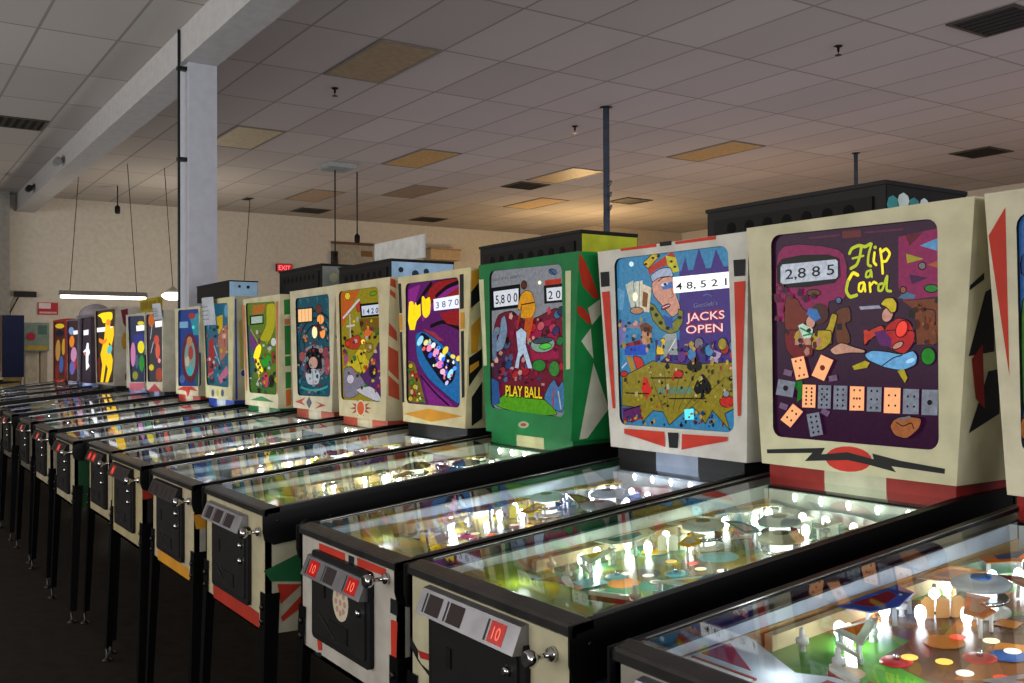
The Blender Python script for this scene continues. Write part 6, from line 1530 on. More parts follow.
def m_side(col, col2, k):
    b = MB(); o = [[(0,0),(.06,.01),(.075,.07),(.05,.15),(0,.17)], [(0,0),(.045,-.02),(.07,.04),(.035,.09),(.055,.14),(0,.16)], [(0,0),(.08,.03),(.05,.06),(.07,.12),(0,.11)]][k]
    b.prism(o, 'z', .036, .0385, plastic(col)); b.prism([(.012+x*.55, .025+y*.6) for x, y in o], 'z', .0386, .0391, plastic(col2))
    for x, y in o[1:-1]: b.lathe([(.0045,0),(.0045,.036)], mat('#d0d0d0',.3), (x*.85,y*.92+.006,0), n=6)
    return b.mesh('lane_plastic')
def m_target(col):
    b = MB(); b.box(-.011,.011,-.002,.002,0,.034,mat(col,.35)); b.prism([(-.008,.034),(.008,.034),(.005,.039),(-.005,.039)], 'y', -.002, .002, mat(col,.35)); return b.mesh('target')
def m_guide(col):
    b = MB(); b.prism([(-.004,-.035),(.004,-.035),(.006,0),(.004,.035),(-.004,.035),(-.006,0)], 'z', 0, .026, mat(col,.4)); b.prism([(-.011,-.04),(.011,-.04),(.011,.04),(-.011,.04)], 'z', .026, .029, plastic(col)); return b.mesh('lane_guide')
def m_star(col):
    b = MB(); b.lathe([(.026,0),(.026,.0012),(.020,.003),(.008,.004)], mat(col,.3), n=14); b.lathe([(.006,.004),(.003,.014)], CHROME(), n=8); return b.mesh('rollover_button')
def m_insert(col, s):
    b = MB(); b.lathe([(.013,0),(.013,.001)], glow(col, s), n=12); return b.mesh('playfield_insert')
def apron_mesh(col, card, edge):
    b = MB(); m = mat(col,.35)
    o = [(-.262,.035),(.222,.035),(.222,.13),(.10,.18),(.052,.215),(-.052,.215),(-.10,.19),(-.262,.262)]
    b.prism(o, 'z', .030, .034, m)
    for i in range(3, 7): p, q = o[i], o[i+1]; b.hexa([(p[0],p[1],0),(q[0],q[1],0),(q[0],q[1]-.004,0),(p[0],p[1]-.004,0),(p[0],p[1],.03),(q[0],q[1],.03),(q[0],q[1]-.004,.03),(p[0],p[1]-.004,.03)], mat(edge,.4))
    for x in (-.185, .13):
        b.box(x-.062, x+.062, .05, .125, .034, .0352, mat(card,.5)); b.box(x-.066, x+.066, .046, .05, .034, .037, mat(edge,.4)); b.box(x-.066, x+.066, .125, .129, .034, .037, mat(edge,.4))
        for k in range(5): b.box(x-.05, x+.05-.012*(k % 3), .058+k*.012, .061+k*.012, .0352, .0355, mat('#50505a',.6))
    b.prism([(-.255,.15),(-.15,.15),(-.255,.215)], 'z', .034, .0348, mat(edge,.4)); b.prism([(-.04,.10),(.04,.10),(.05,.20),(-.05,.20)], 'z', .034, .0346, mat(edge,.4))
    return b
def playfield(root, sp, seed, full):
    rnd = random.Random(seed); pal = sp['pal']; c = sp['plast']; nm = len(c)
    b = MB(); pm = playfield_mat(tuple(pal), seed)
    b.idx([(-.276,.03,zp(.03)),(.276,.03,zp(.03)),(.276,1.11,zp(1.11)),(-.276,1.11,zp(1.11)),(-.276,.03,zp(.03)-.012),(.276,.03,zp(.03)-.012),(.276,1.11,zp(1.11)-.012),(-.276,1.11,zp(1.11)-.012)],
          [(0,1,2,3),(7,6,5,4),(0,4,5,1),(1,5,6,2),(2,6,7,3),(3,7,4,0)], pm)
    P3 = lambda x, y, h: (x, y, zp(y)+h)
    for a, bb, col in (((.226,.08),(.231,.86),'#b89868'),((-.262,.30),(-.245,.95),'#c8b088')):   # wooden lane rails
        x0, y0, x1, y1 = a[0], a[1], bb[0], bb[1]
        b.hexa([P3(x0,y0,0),P3(x1,y0,0),P3(x1,y1,0),P3(x0,y1,0),P3(x0,y0,.026),P3(x1,y0,.026),P3(x1,y1,.026),P3(x0,y1,.026)], mat(col,.5))
    arc = []
    for i in range(13):
        t = PI*i/12; arc.append((.245*math.cos(t), .84+.225*math.sin(t)))
    for p, q in zip(arc, arc[1:]):
        b.face([P3(p[0],p[1],0),P3(q[0],q[1],0),P3(q[0],q[1],.03),P3(p[0],p[1],.03)], STEEL())
    for k in range(10):                                                      # printed arrows, rings and lines
        x, y = rnd.uniform(-.18,.16), rnd.uniform(.28,.95); w = rnd.uniform(.02,.05); col = mat(rnd.choice(c),.25); a0 = rnd.uniform(0, 6)
        n = rnd.choice((3,4,12)); b.face([P3(x+w*math.cos(a0+2*PI*i/n), y+w*math.sin(a0+2*PI*i/n), .0004+.0003*k) for i in range(n)], col)
    b.build('playfield', root)
    def put(me, name, x, y, rz=0, h=0, par=root, sc=None): return inst(me, name, par, P3(x, y, h), (PT, 0, rz), sc)
    apron_mesh(*sp['apron']).build('apron', root, P3(0,0,0), (PT,0,0))
    bs = 8 if root.name in ('pinball_machine','pinball_machine.001','pinball_machine.002') else 16
    bulb = shared(('bulb', sp['bulb'], bs), lambda: m_bulb(sp['bulb'], bs))
    for s in (1, -1): put(shared(('flip', sp['flip']), lambda: m_flip(sp['flip'])), 'flipper', -.095*s, .272, -.45 if s > 0 else PI+.45)
    for s in (1, -1):
        o = put(shared(('sling', c[0], c[1 % nm]), lambda: m_sling(c[0], c[1 % nm])), 'slingshot_plastic', -.175*s, .37, 0, 0, root, (s,1,1))
    spots = sp.get('bumpers', [(-.115,.70),(.105,.72),(-.005,.84)])
    for i, (x, y) in enumerate(spots):
        bm = put(shared(('bump', sp['bulb']), lambda: m_bumper(sp['bulb'])), 'pop_bumper', x, y)
        cc = sp['caps'][i % len(sp['caps'])]
        inst(shared(('cap', cc), lambda: m_cap(*cc)), 'bumper_cap', bm)
    for k, (x, y, rz, mir) in enumerate(((-.245,.47,0,1),(.222,.40,0,-1),(-.245,.70,0,1),(.222,.60,0,-1),(-.24,.90,-.3,1),(.215,.80,.1,-1))):
        a, d = c[(k+2) % nm], c[(k+3) % nm]
        put(shared(('side', a, d, k % 3), lambda: m_side(a, d, k % 3)), 'lane_plastic', x, y, rz, 0, root, (mir,1,1))
    for k, (x, y, rz) in enumerate(((-.075,.575,.5),(.135,.775,-.4),(-.03,.745,1.2)) if full else ()):
        a, d = c[(k+1) % nm], c[(k+4) % nm]; put(shared(('side', a, d, (k+1) % 3), lambda: m_side(a, d, (k+1) % 3)), 'lane_plastic', x, y, rz, 0, root, (.7,.7,1))
    tc = c[(seed+1) % nm]; tx, ty, tr = sp.get('bank', (-.165,.61,.9))
    for k in range(4): put(shared(('tg', sp['tcol']), lambda: m_target(sp['tcol'])), 'target', tx+.026*k*math.cos(tr), ty+.026*k*math.sin(tr), tr)
    for k in range(4): put(shared(('gd', c[2 % nm]), lambda: m_guide(c[2 % nm])), 'lane_guide', -.12+.08*k, .955)
    for x, y in ((0,.50),(.09,.56),(-.08,.40) if full else (0,.62)): put(shared(('st', c[3 % nm]), lambda: m_star(c[3 % nm])), 'rollover_button', x, y)
    for k in range(8 if full else 4):
        col = rnd.choice(('#ffd060','#e85030','#fff0c8','#e8e0d0')); put(shared(('in', col), lambda: m_insert(col, .8)), 'playfield_insert', -.07+.047*(k % 4), .42+.13*(k//4)+.02*(k % 2), 0, .004)
    posts = [(-.21,.33),(.19,.33),(-.12,.31),(.11,.31),(-.17,.46),(.155,.46),(-.20,.60),(.17,.58),(-.16,.80),(.16,.84),(-.06,.92),(.05,.93),(.17,.68),(-.19,.68)]
    for k, (x, y) in enumerate(posts if full else posts[::2]): put(shared(('po', sp['post']), lambda: m_post(sp['post'])), 'post', x+rnd.uniform(-.01,.01), y+rnd.uniform(-.015,.015))
    bl = [(-.20,.43),(-.185,.40),(.195,.44),(.18,.41),(-.215,.55),(.185,.55),(-.20,.66),(.19,.66),(-.21,.76),(.185,.75),(-.16,.90),(.17,.89),(-.08,.985),(0,.99),(.08,.985),(-.155,.575),(-.10,.625),(.02,.90),(-.19,.84),(.20,.50),(-.17,.985),(.15,.99)]
    for k, (x, y) in enumerate(bl if sp['n'] <= 13 else bl[::2]): put(bulb, 'lamp_bulb', x+rnd.uniform(-.012,.012), y+rnd.uniform(-.02,.02), 0, .001)
    for k in range(5 if full else 3): put(bulb, 'lamp_bulb', -.17+(.085 if full else .17)*k, 1.085, 0, .036, root, (.65,.65,.65))
    spots = [(-.165,.40,.020,1),(.165,.40,.020,1),(-.215,.55,.018,1.1),(.195,.47,.018,1),(-.215,.79,.018,1.1),(.195,.67,.018,1),(-.17,.95,.03,1),(.185,.88,.018,1),(-.04,.965,.035,1.2),(.06,.60,.066,1.6),(-.10,.16,.068,.6),(.0,.36,.066,1.2)]
    for x, y, hh, q in spots if full else [(-.20,.55,.02,2.2),(.19,.50,.02,2.2),(-.1,.9,.03,2.5),(.17,.86,.02,2.2),(0,.4,.06,2.5)]:
        L = bpy.data.lights.new('lamp_light', 'POINT'); L.energy = sp.get('pw', .5)*.55*q; L.color = sp.get('lc', (.92,.97,1)); L.shadow_soft_size = .012
        o = bpy.data.objects.new('lamp_light', L); C.objects.link(o); o.parent = root; o.location = P3(x, y, hh)
def leg_mesh():
    b = MB(); m = mat('#121213', .3, .6, wear=.1)
    for (x0,x1,y0,y1) in ((-.002,.040,-.003,0),(-.003,0,-.003,.040)):
        dx = -.02; b.hexa([(x0+dx,y0-.02,.06),(x1+dx-.012*(x1>.01),y0-.02 if y1 < .01 else y0-.02,.06),(x1+dx-.012*(x1>.01),y1-.02-.012*(y1>.01),.06),(x0+dx,y1-.02-.012*(y1>.01),.06),(x0,y0,.70),(x1,y0,.70),(x1,y1,.70),(x0,y1,.70)], m)
    return b.mesh('leg')
def foot_mesh():
    b = MB(); b.lathe([(.022,0),(.022,.006),(.008,.014),(.006,.02),(.006,.07)], DARKSTEEL(), (-.015,-.015,0), n=10); return b.mesh('leveler_foot')
def bolt_mesh():
    b = MB(); b.lathe([(.010,-.001),(.009,-.006),(.005,-.009)][::-1], DARKSTEEL(), (.018,-.003,.66), 'y', 8); b.lathe([(.010,-.001),(.009,-.006),(.005,-.009)][::-1], DARKSTEEL(), (.018,-.003,.62), 'y', 8); return b.mesh('leg_bolts')
def legs(root, ys=(.0,1.30)):
    for sx in (-1, 1):
        for sy, y in ((1, ys[0]), (-1, ys[1])):
            lg = inst(shared('leg', leg_mesh), 'leg', root, (sx*(W2+.002), y-.002*sy, 0), (0,0,0), (-sx, sy, 1))
            inst(shared('foot', foot_mesh), 'leveler_foot', lg); inst(shared('bolt', bolt_mesh), 'leg_bolts', lg)
def decals(m, pl): return [t for t in ART.get(m, []) if t[0] == pl]
paintf = lambda h, e: mat('#'+h, .5, wear=.1)
def head_shape(m):
    x, dy, zb, zt, wt, wb = HEAD[m]
    if m == 2: return (-.362,.318,-.297,.306,zt,zb)
    return (-wt/2, wt/2, -wb/2, wb/2, zt, zb)
def machine(m, sp):
    x, dy, zb, zt, wt, wb = HEAD[m]
    global ZL
    ZL = sp.get('zl', .925); full = m <= 9; px = sp.get('px', 0); pz = sp.get('pz', 0)
    root = empty('pinball_machine', (x, dy, 0))
    tag(root, sp['label'], 'pinball machine', 'pinball machines in the long row')
    # --- cabinet
    b = MB(); cab = mat(sp['cab'], .5); side = mat(sp.get('cside', sp['cab']), .5); inn = mat(sp['inner'], .4); wd = mat('#b08a58', .5)
    ye = 1.33; prof = [(0,.585),(0,ZL-.02),(ye,zg(ye)-.02),(ye,.56)]
    for s in (-1, 1):
        b.prism(prof, 'x', s*W2, s*(W2-.012), side)
        b.prism([(.03,zp(.03)),(.03,ZL-.022),(1.1,zg(1.1)-.022),(1.1,zp(1.1))], 'x', s*(W2-.012), s*(W2-.0135), inn)
        b.prism([(.03,zp(.03)),(.03,zp(.03)+.03),(1.1,zp(1.1)+.03),(1.1,zp(1.1))], 'x', s*(W2-.0135), s*(W2-.0165), wd)
    b.box(-W2, W2, 0, .016, .585, ZL-.02, cab); b.box(-W2, W2, ye-.016, ye, .56, zg(ye)-.02, side); b.prism([(0,.585),(ye,.56),(ye,.572),(0,.597)], 'x', -W2+.016, W2-.016, mat('#2a2420',.7))
    b.box(-W2+.017, W2-.017, 1.1, 1.112, zp(1.1)-.01, zg(1.1)-.03, inn)
    b.hexa([(-W2,1.112,zg(1.112)-.03),(W2,1.112,zg(1.112)-.03),(W2,ye,zg(ye)-.03),(-W2,ye,zg(ye)-.03),(-W2,1.112,zg(1.112)-.012),(W2,1.112,zg(1.112)-.012),(W2,ye,zg(ye)-.018),(-W2,ye,zg(ye)-.018)], mat('#151414',.5))
    clip = lambda u, v: (min(max(u, -.288), .288), min(max(v, .590), ZL-.022))
    draw(b, decals(m, 'f'), lambda u, v, l: (clip(u, v)[0], -l-.0003, clip(u, v)[1]), paintf); draw(b, decals(m, 's'), lambda u, v, l: (W2+l+.0003, u, max(v, .592)), paintf)
    b.build('cabinet', root)
    # --- rails, lockbar, glass
    for s in (-1, 1):
        b = MB(); k = BLACK()
        pts = [(-.012,ZL+.004),(1.12,zg(1.12)+.008),(1.31,zg(1.31)-.004),(1.31,zg(1.31)-.055),(.23,zg(.23)-.062),(.20,zg(.2)-.085),(.16,zg(.16)-.098),(.02,ZL-.098),(-.006,ZL-.085),(-.012,ZL-.06)]
        b.prism(pts, 'x', s*(W2+.001), s*(W2+.006), k)
        b.prism([(.0,ZL-.006),(1.31,zg(1.31)-.016),(1.31,zg(1.31)-.004),(1.12,zg(1.12)+.0085),(.0,ZL+.0045)], 'x', s*(W2-.013), s*(W2+.001), sp.get('railm', k) if sp.get('railm') else k)
        b.prism([(.05,ZL-.001+SL*.05+.006),(1.12,zg(1.12)+.0085),(1.12,zg(1.12)+.0095),(.05,zg(.05)+.007)], 'x', s*(W2-.014), s*(W2-.0115), STEEL())
        for q in ((.03,ZL-.03),(.19,zg(.19)-.05)): b.lathe([(.004,0),(.005,.002),(.002,.003)] if s > 0 else [(.002,-.003),(.005,-.002),(.004,0)], DARKSTEEL(), (s*(W2+.006),q[0],q[1]), 'x', 8)
        b.build('side_rail', root)
        b = MB(); b.lathe([(.017,0),(.017,.004),(.011,.005),(.011,.014),(.009,.016)] if s > 0 else [(.009,-.016),(.011,-.014),(.011,-.005),(.017,-.004),(.017,0)], mat(sp.get('btn','#1a1a1c'),.3), (s*(W2+.006),.115,ZL-.05), 'x', 12); b.build('flipper_button', root)
    b = MB(); ch = [(-.007,ZL-.015),(-.007,ZL-.001),(-.003,ZL+.004),(.032,ZL+.009),(.038,ZL+.008),(.038,ZL-.006),(.002,ZL-.010),(.002,ZL-.015)]
    b.prism(ch, 'x', -W2-.006, W2+.006, mat('#5c5a58', .26, .85, wear=.2))
    b.build('lockbar', root)
    b = MB(); b.hexa([(-W2+.013,.038,zg(.038)),(W2-.013,.038,zg(.038)),(W2-.013,1.10,zg(1.10)),(-W2+.013,1.10,zg(1.10)),(-W2+.013,.038,zg(.038)+.004),(W2-.013,.038,zg(.038)+.004),(W2-.013,1.10,zg(1.10)+.004),(-W2+.013,1.10,zg(1.10)+.004)], glass_mat()); b.build('glass_sheet', root)
    playfield(root, sp, sp.get('seed', m), full)
    # --- coin door, plate, plunger
    b = MB(); b.prism(rounded([(-.185,.868),(.165,.868),(.165,.640),(-.185,.640)], .012, 3), 'y', -.012, 0, mat('#1b1b1c', .45, .3)); b.prism(rounded([(-.165,.845),(.145,.845),(.145,.658),(-.165,.658)], .008, 3), 'y', -.016, -.012, mat('#262626', .4, .4))
    b.box(-.06,.05,-.019,-.016,.672,.712,mat('#0c0c0c',.5)); b.box(-.10,-.085,-.02,-.016,.76,.80,DARKSTEEL())
    door = b.build('coin_door', root)
    if sp.get('sticker'):
        b = MB(); b.lathe([(.046,-.0175),(.046,-.016)], mat('#c8bfa8',.5), (.01,0,.768), 'y', 22)
        for k in range(9): b.lathe([(.008,-.0181),(.008,-.0175)], mat('#b88878',.5), (.01+.026*math.cos(k*.785) if k else .01,0,.768+.026*math.sin(k*.785) if k else .768), 'y', 8)
        b.build('round_sticker', door)['label'] = 'round cream sticker'
    for q in ((.115,.81),(.115,.765)): 
        b = MB(); b.lathe([(.006,-.026),(.009,-.022),(.011,-.016)], CHROME(), (q[0],0,q[1]), 'y', 10); b.build('door_lock', door)
    b = MB(); b.prism([(-.12,.712),(-.02,.668),(-.02,.674),(-.12,.718)], 'y', -.021, -.016, STEEL()); b.build('coin_return', door)
    b = MB(); pm = mat(sp.get('plate','#77757a'), .35, .7)
    b.idx([(-.225,0,.902),(.135,0,.902),(.135,0,.846),(-.225,0,.846),(-.225,-.016,.898),(.135,-.016,.898),(.135,-.036,.850),(-.225,-.036,.850)], [(4,7,6,5),(0,4,5,1),(3,2,6,7),(0,3,7,4),(1,5,6,2)], pm)
    pl = b.build('coin_plate', root, (px,0,pz))
    for k, (x0, w, on) in enumerate(sp.get('wins', ((-.19,.07,1),(-.085,.07,0),(.03,.07,1)))):
        b = MB(); F = lambda u, v, l: (u, -.016-.020*(.898-v)/.048-l, v)
        wm = lit('c81a10', .75) if on else mat('#1c0809', .5, wear=0)
        b.face([F(x0,.892,.0006), F(x0,.856,.0006), F(x0+w,.856,.0006), F(x0+w,.892,.0006)], wm)
        b.face([F(x0-.012,.892,.0006), F(x0-.012,.856,.0006), F(x0-.006,.856,.0006), F(x0-.006,.892,.0006)], mat('#0a0a0a',.4))
        if on:
            V, Fc, a, e = text_polys('10', .01); b.idx([F(x0+w*.25+(v[0]-a)/(e-a)*w*.5, .863+v[1]*.030, .0009) for v in V], Fc, lit('ff6a50', 1.3))
        b.build('coin_window', pl)
    b = MB(); b.lathe([(.012,-.060),(.015,-.056),(.0155,-.046),(.010,-.038),(.005,-.034),(.005,-.012),(.012,-.010),(.014,0)], CHROME(), (.235,0,.868), 'y', 12); b.build('plunger', root)
    legs(root, (0, ye))
    # --- head
    xlt, xrt, xlb, xrb, zt, zb = head_shape(m); hd = .265; y0 = YH
    fm = mat(sp['head'], .5, wear=.1); smt = mat(sp.get('hside', sp['head']), .5, wear=.1)
    b = MB()
    if m in GLASS:
        g = [v/2000 for v in GLASS[m]]; q = [(g[0],g[1]),(g[2],g[3]),(g[6],g[7]),(g[4],g[5])]
    else: q = [(-.235,1.655),(.235,1.655),(.215,1.165),(-.215,1.165)]
    hole = rounded(q, .028); n = len(hole); corners = [(xlt,zt),(xrt,zt),(xrb,zb),(xlb,zb)]
    for i in range(n):
        a, c2 = hole[i], hole[(i+1) % n]; ci, cj = corners[i//5], corners[((i+1) % n)//5]
        f = [(a[0],y0,a[1]),(ci[0],y0,ci[1])]+([] if ci == cj else [(cj[0],y0,cj[1])])+[(c2[0],y0,c2[1])]
        b.face(f[::-1], fm)
        b.face([(a[0],y0,a[1]),(c2[0],y0,c2[1]),(c2[0],y0+.012,c2[1]),(a[0],y0+.012,a[1])], mat('#1a1618',.5))
    y1 = y0+hd
    b.face([(xrb,y0,zb),(xrb,y1,zb),(xrt,y1,zt),(xrt,y0,zt)], smt); b.face([(xlb,y0,zb),(xlt,y0,zt),(xlt,y1,zt),(xlb,y1,zb)], smt)
    b.face([(xlt,y0,zt),(xrt,y0,zt),(xrt,y1,zt),(xlt,y1,zt)], mat(sp.get('htop', sp['head']),.5)); b.face([(xlb,y0,zb),(xlb,y1,zb),(xrb,y1,zb),(xrb,y0,zb)], mat('#1a1918',.6)); b.face([(xlb,y1,zb),(xlt,y1,zt),(xrt,y1,zt),(xrb,y1,zb)], mat('#3a3028',.6))
    draw(b, decals(m, 'h'), lambda u, v, l: (u, y0-l-.0003, v), paintf)
    sl = (xrt-xrb)/(zt-zb)
    draw(b, [(p, k, h, e, [max(min(v, int((y1-.004)*2000)), int((y0+.002)*2000)) if i % 2 == 0 else max(min(v, int((zt-.004)*2000)), int((zb+.004)*2000)) for i, v in enumerate(d)]) for p, k, h, e, d in decals(m, 'r')],
         lambda u, v, l: (xrb+sl*(v-zb)+l+.0003, u, v), paintf)
    b.build('head', root)
    b = MB(); bgc = sp['bg']
    b.face([(p[0],y0+.010,p[1]) for p in hole][::-1], lit(bgc[0], bgc[1])); b.face([(p[0],y0+.0125,p[1]) for p in hole], mat('#202020',.6))
    for i in range(n):
        a, c2 = hole[i], hole[(i+1) % n]; b.face([(a[0],y0+.010,a[1]),(c2[0],y0+.010,c2[1]),(c2[0],y0+.0125,c2[1]),(a[0],y0+.0125,a[1])][::-1], lit(bgc[0], bgc[1]))
    it = decals(m, 'g'); draw(b, it, lambda u, v, l: (u, y0+.0097-l, v), lit, .009/max(30, len(it)+2), m <= 7)
    b.build('backglass', root)
    b = MB(); o_, mid = sp['ped']; om, im = mat(o_,.5), mat(mid,.5); w = wb/2-.012; zc = zg(1.12)-.02
    for a, c2, mm in ((-w,-w/3,om),(-w/3,w/3,im),(w/3,w,om)): b.box(a, c2, y0+.018, y0+hd-.02, zc, zb, mm)
    b.build('head_pedestal', root)
    if sp.get('tilt'): root.rotation_euler = (0, sp['tilt'], 0)
    return root
WHITE = '#cfd6dc'
SPEC = {
0: dict(label='cream pinball machine cut off by the right edge, red spike beside its blue glass', cab='#8f8b80', cside='#141414', inner='#a8b0c0', head='#c4bca2', ped=('#8a1a16','#c0b89c'), bg=('2a5c98',.7), pal=('#6a4428','#4c8c2a','#5aa034','#a8602c','#4c8c2a'), plast=('#e8e4ea','#e08a2c','#3a6ab8','#c03030','#f0c8a0'), caps=(('#c8ccd0','#3a6ab8'),('#d8c8a0','#b03028')), bulb='#f0f6ff', flip='#d8d4c8', post='#d0d0d0', tcol='#d8a060', apron=('#c4ccd8','#e8f0ff','#a83024'), plate='#8a8890', pw=.55, seed=10),
1: dict(label='cream pinball machine with a purple glass reading Flip a Card above playing cards', cab='#b8b294', cside='#3a4654', inner='#c4ccc0', head='#c6bf9f', ped=('#8a2420','#b8b49c'), bg=('3c1038',.62), pal=('#2c5a40','#3c7a50','#58906a','#8a9a30','#7a6a2c'), plast=('#f4f4e8','#e8c838','#f0f0e0','#70b0b4','#e0e0d0','#d88a3c'), caps=(('#b8c0bc','#505850'),('#c8c8b0','#606858')), bulb='#f4fff4', flip='#d8d4c0', post='#b8b8a0', tcol='#d8d8c8', apron=('#98aa30','#ccc848','#b0b838'), plate='#8a888c', wins=((-.19,.055,0),(-.105,.055,0),(.045,.05,1)), px=.025, pw=.5, lc=(.90,1,.93), seed=11),
2: dict(label='white pinball machine with orange stripes and a glass reading Jacks Open with a crowned face', cab='#b4aea4', inner='#c0c8d4', head='#c9c5bc', ped=('#141416','#8a94a8'), bg=('3f93c4',.72), pal=('#6a6a78','#8a7a70','#5a5a70','#a89a50','#7a3a48'), plast=('#f0f0f4','#e8c830','#8090c0','#c05068','#e8e8f0'), caps=(('#c0c8d4','#705868'),('#b0a8b0','#803848')), bulb='#f0f4ff', flip='#e8c818', post='#c8c8d0', tcol='#e0d860', apron=('#9a9a48','#b0a850','#c8a030'), sticker=1, plate='#6e6c70', pw=.62, zl=.910, px=.02, pz=-.048, wins=((-.19,.06,1),(-.085,.06,0),(.045,.06,1)), seed=12),
3: dict(label='green pinball machine with a glass reading Play Ball and a green head', cab='#b0a888', cside='#a8a48c', inner='#c8d0c4', head='#12703a', hside='#17803f', htop='#185030', ped=('#12703a','#b4b088'), bg=('989ba2',.72), pal=('#5a6a4a','#7a8a50','#9a9a78','#4a5a48','#a08a50'), plast=('#f0f0e4','#b8b040','#88a888','#d8d0b8','#e8e8e0'), caps=(('#58645c','#2c342e'),), bulb='#fffff0', flip='#d8d4c0', post='#b0b0a0', tcol='#e8e8e0', apron=('#98a860','#b8c088','#6a8a48'), plate='#9a989c', wins=((-.19,.055,0),(-.105,.07,0),(.0,.07,0)), zl=.935, pw=.45, lc=(1,1,.94), seed=13),
4: dict(label='cream pinball machine with a magenta glass, yellow lettering and black and orange stripes', cab='#b0a488', cside='#a8a498', inner='#c8d0d8', head='#cdc196', ped=('#131313','#26221f'), bg=('6c2274',.7), pal=('#6a7078','#888890','#505864','#a0a060','#803038'), plast=('#f4f4f8','#d8d048','#a8b0d0','#c83848','#e8e8f0'), caps=(('#a03040','#f0e8e0'),('#d8d8d8','#a03040')), bulb='#f4f6ff', flip='#d8d4c0', post='#c0c0c0', tcol='#e0d040', apron=('#98a0a0','#b8c0c0','#606870'), plate='#2a282a', wins=((-.19,.06,0),(-.10,.06,0),(.02,.06,0)), pw=.5, seed=14),
5: dict(label='cream pinball machine with a yellow and orange glass, red striped side and a starburst badge', cab='#a89c74', cside='#201c1a', inner='#c0c4c8', head='#c9bd98', ped=('#b04a38','#b8ac90'), bg=('ac9c22',.66), pal=('#707070','#8a8a80','#585850','#a89850','#6a7080'), plast=('#f0f0f0','#c8a838','#98a8b8','#b84838'), caps=(('#d0d0d0','#808080'),), bulb='#fffaf0', flip='#d8d4c0', post='#b8b8b0', tcol='#e8e0d0', apron=('#8a8c80','#b8b8a8','#605850'), plate='#242224', wins=((-.17,.06,1),(-.06,.05,0),(.04,.05,0)), pw=.45, seed=15),
6: dict(label='cream pinball machine with a dark teal swirl glass, orange lit score and crown shapes', cab='#a89c7c', cside='#2c2420', inner='#c0c4c8', head='#c8bfa2', ped=('#a4503e','#b8b09a'), bg=('205e70',.62), pal=('#7a7a7c','#60686a','#8c8c84','#507078','#8a7a68'), plast=('#f0f0f0','#a8b8c0','#c89858','#88a0a8'), caps=(('#c8d0d0','#406068'),), bulb='#f4f8ff', flip='#d8d4c0', post='#b8b8b0', tcol='#e8e0d0', apron=('#8a8c88','#b8b8b0','#605850'), plate='#242224', wins=((-.17,.07,1),(-.07,.07,1),(.04,.05,0)), pw=.45, seed=16),
7: dict(label='pinball machine with green and orange panelled side and a yellow-green glass', cab='#a49a80', cside='#1c4a2a', inner='#b8bcc0', head='#c8c09e', ped=('#1f6238','#b8b49c'), bg=('6e8f2c',.62)),
8: dict(label='cream pinball machine with blue corner stripe and blue base, paper note on its head', cab='#a49a80', cside='#b0a890', inner='#b8bcc0', head='#c6bf92', hside='#b8b292', ped=('#26429c','#a8acb0'), bg=('2f6e88',.68)),
9: dict(label='pinball machine with a dark red oval on blue glass and red arrow below', cab='#5c5648', cside='#3a3630', inner='#b8bcc0', head='#c4bea0', ped=('#a03026','#b0a890'), bg=('1c4496',.68)),
10: dict(label='pinball machine with a dark blue glass, pink and yellow figures, pink base stripe', cab='#5c5648', cside='#3a3630', inner='#b8bcc0', head='#b8b4a4', ped=('#7080a8','#8090b0'), bg=('303c60',.65)),
11: dict(label='pinball machine with a grey glass and red triangle, small paper on its top corner', cab='#5c5648', cside='#3a3630', inner='#b8bcc0', head='#c0baa4', ped=('#30303c','#8090b0'), bg=('48444e',.65)),
12: dict(label='tall pinball machine with a bright yellow figure on a dark glass', cab='#3a342c', cside='#4a4438', inner='#a8acb0', head='#948c7a', hside='#b8b0a0', ped=('#1a1818','#2a2624'), bg=('3a2620',.6)),
13: dict(label='dark pinball machine with a small white lit figure on its glass', cab='#2a2624', cside='#8a7a50', inner='#a8acb0', head='#4a3a48', ped=('#98a8d8','#98a8d8'), bg=('3a2a40',.6)),  # pedestal colour brightened to hold a pale blue reflected glow
14: dict(label='grey pinball machine with an orange and lilac figure on a dark glass', cab='#2a2624', cside='#8a7a50', inner='#a8acb0', head='#7a7480', ped=('#90a0d8','#a0b0e0'), bg=('4a2a30',.6)),  # pale blue reflection is put into the pedestal colours
15: dict(label='red pinball machine at the far end of the row, yellow hat shape on its glass', cab='#5a2018', cside='#8a7a50', inner='#a8acb0', head='#b83422', ped=('#6a1c16','#7080b0'), bg=('5a2a20',.65)),
}
FAR = dict(pal=('#707478','#8c8c88','#50585c','#9a9468','#7a5a58'), plast=('#f0f0f4','#c8b050','#98a8c0','#b85048'), caps=(('#d0d4d8','#606870'),), bulb='#f4f8ff', flip='#d8d4c0', post='#b8b8b8', tcol='#e8e0d0', apron=('#8a8c8c','#b8b8b8','#5a5654'), plate='#242224', wins=((-.17,.07,0),(-.07,.07,1),(.04,.05,0)), pw=1.3)
for m in sorted(SPEC):
    sp = dict(FAR); sp['seed'] = 20+m % 3; sp.update(SPEC[m]); sp['n'] = m; machine(m, sp)
# ------------------------------------------------------------------ machine beyond the row, nearer the aisle
HEAD[16] = [-15.05, -.45, 1.07, 1.90, .74, .70]
sp = dict(FAR); sp.update(dict(label='brown pinball machine with navy side at the far left edge', cab='#8a7440', cside='#9a8450', inner='#a8acb0', head='#6a4a28', hside='#10183c', ped=('#8a7440','#8a7440'), bg=('2c3018',.3), seed=20, n=16)); machine(16, sp)
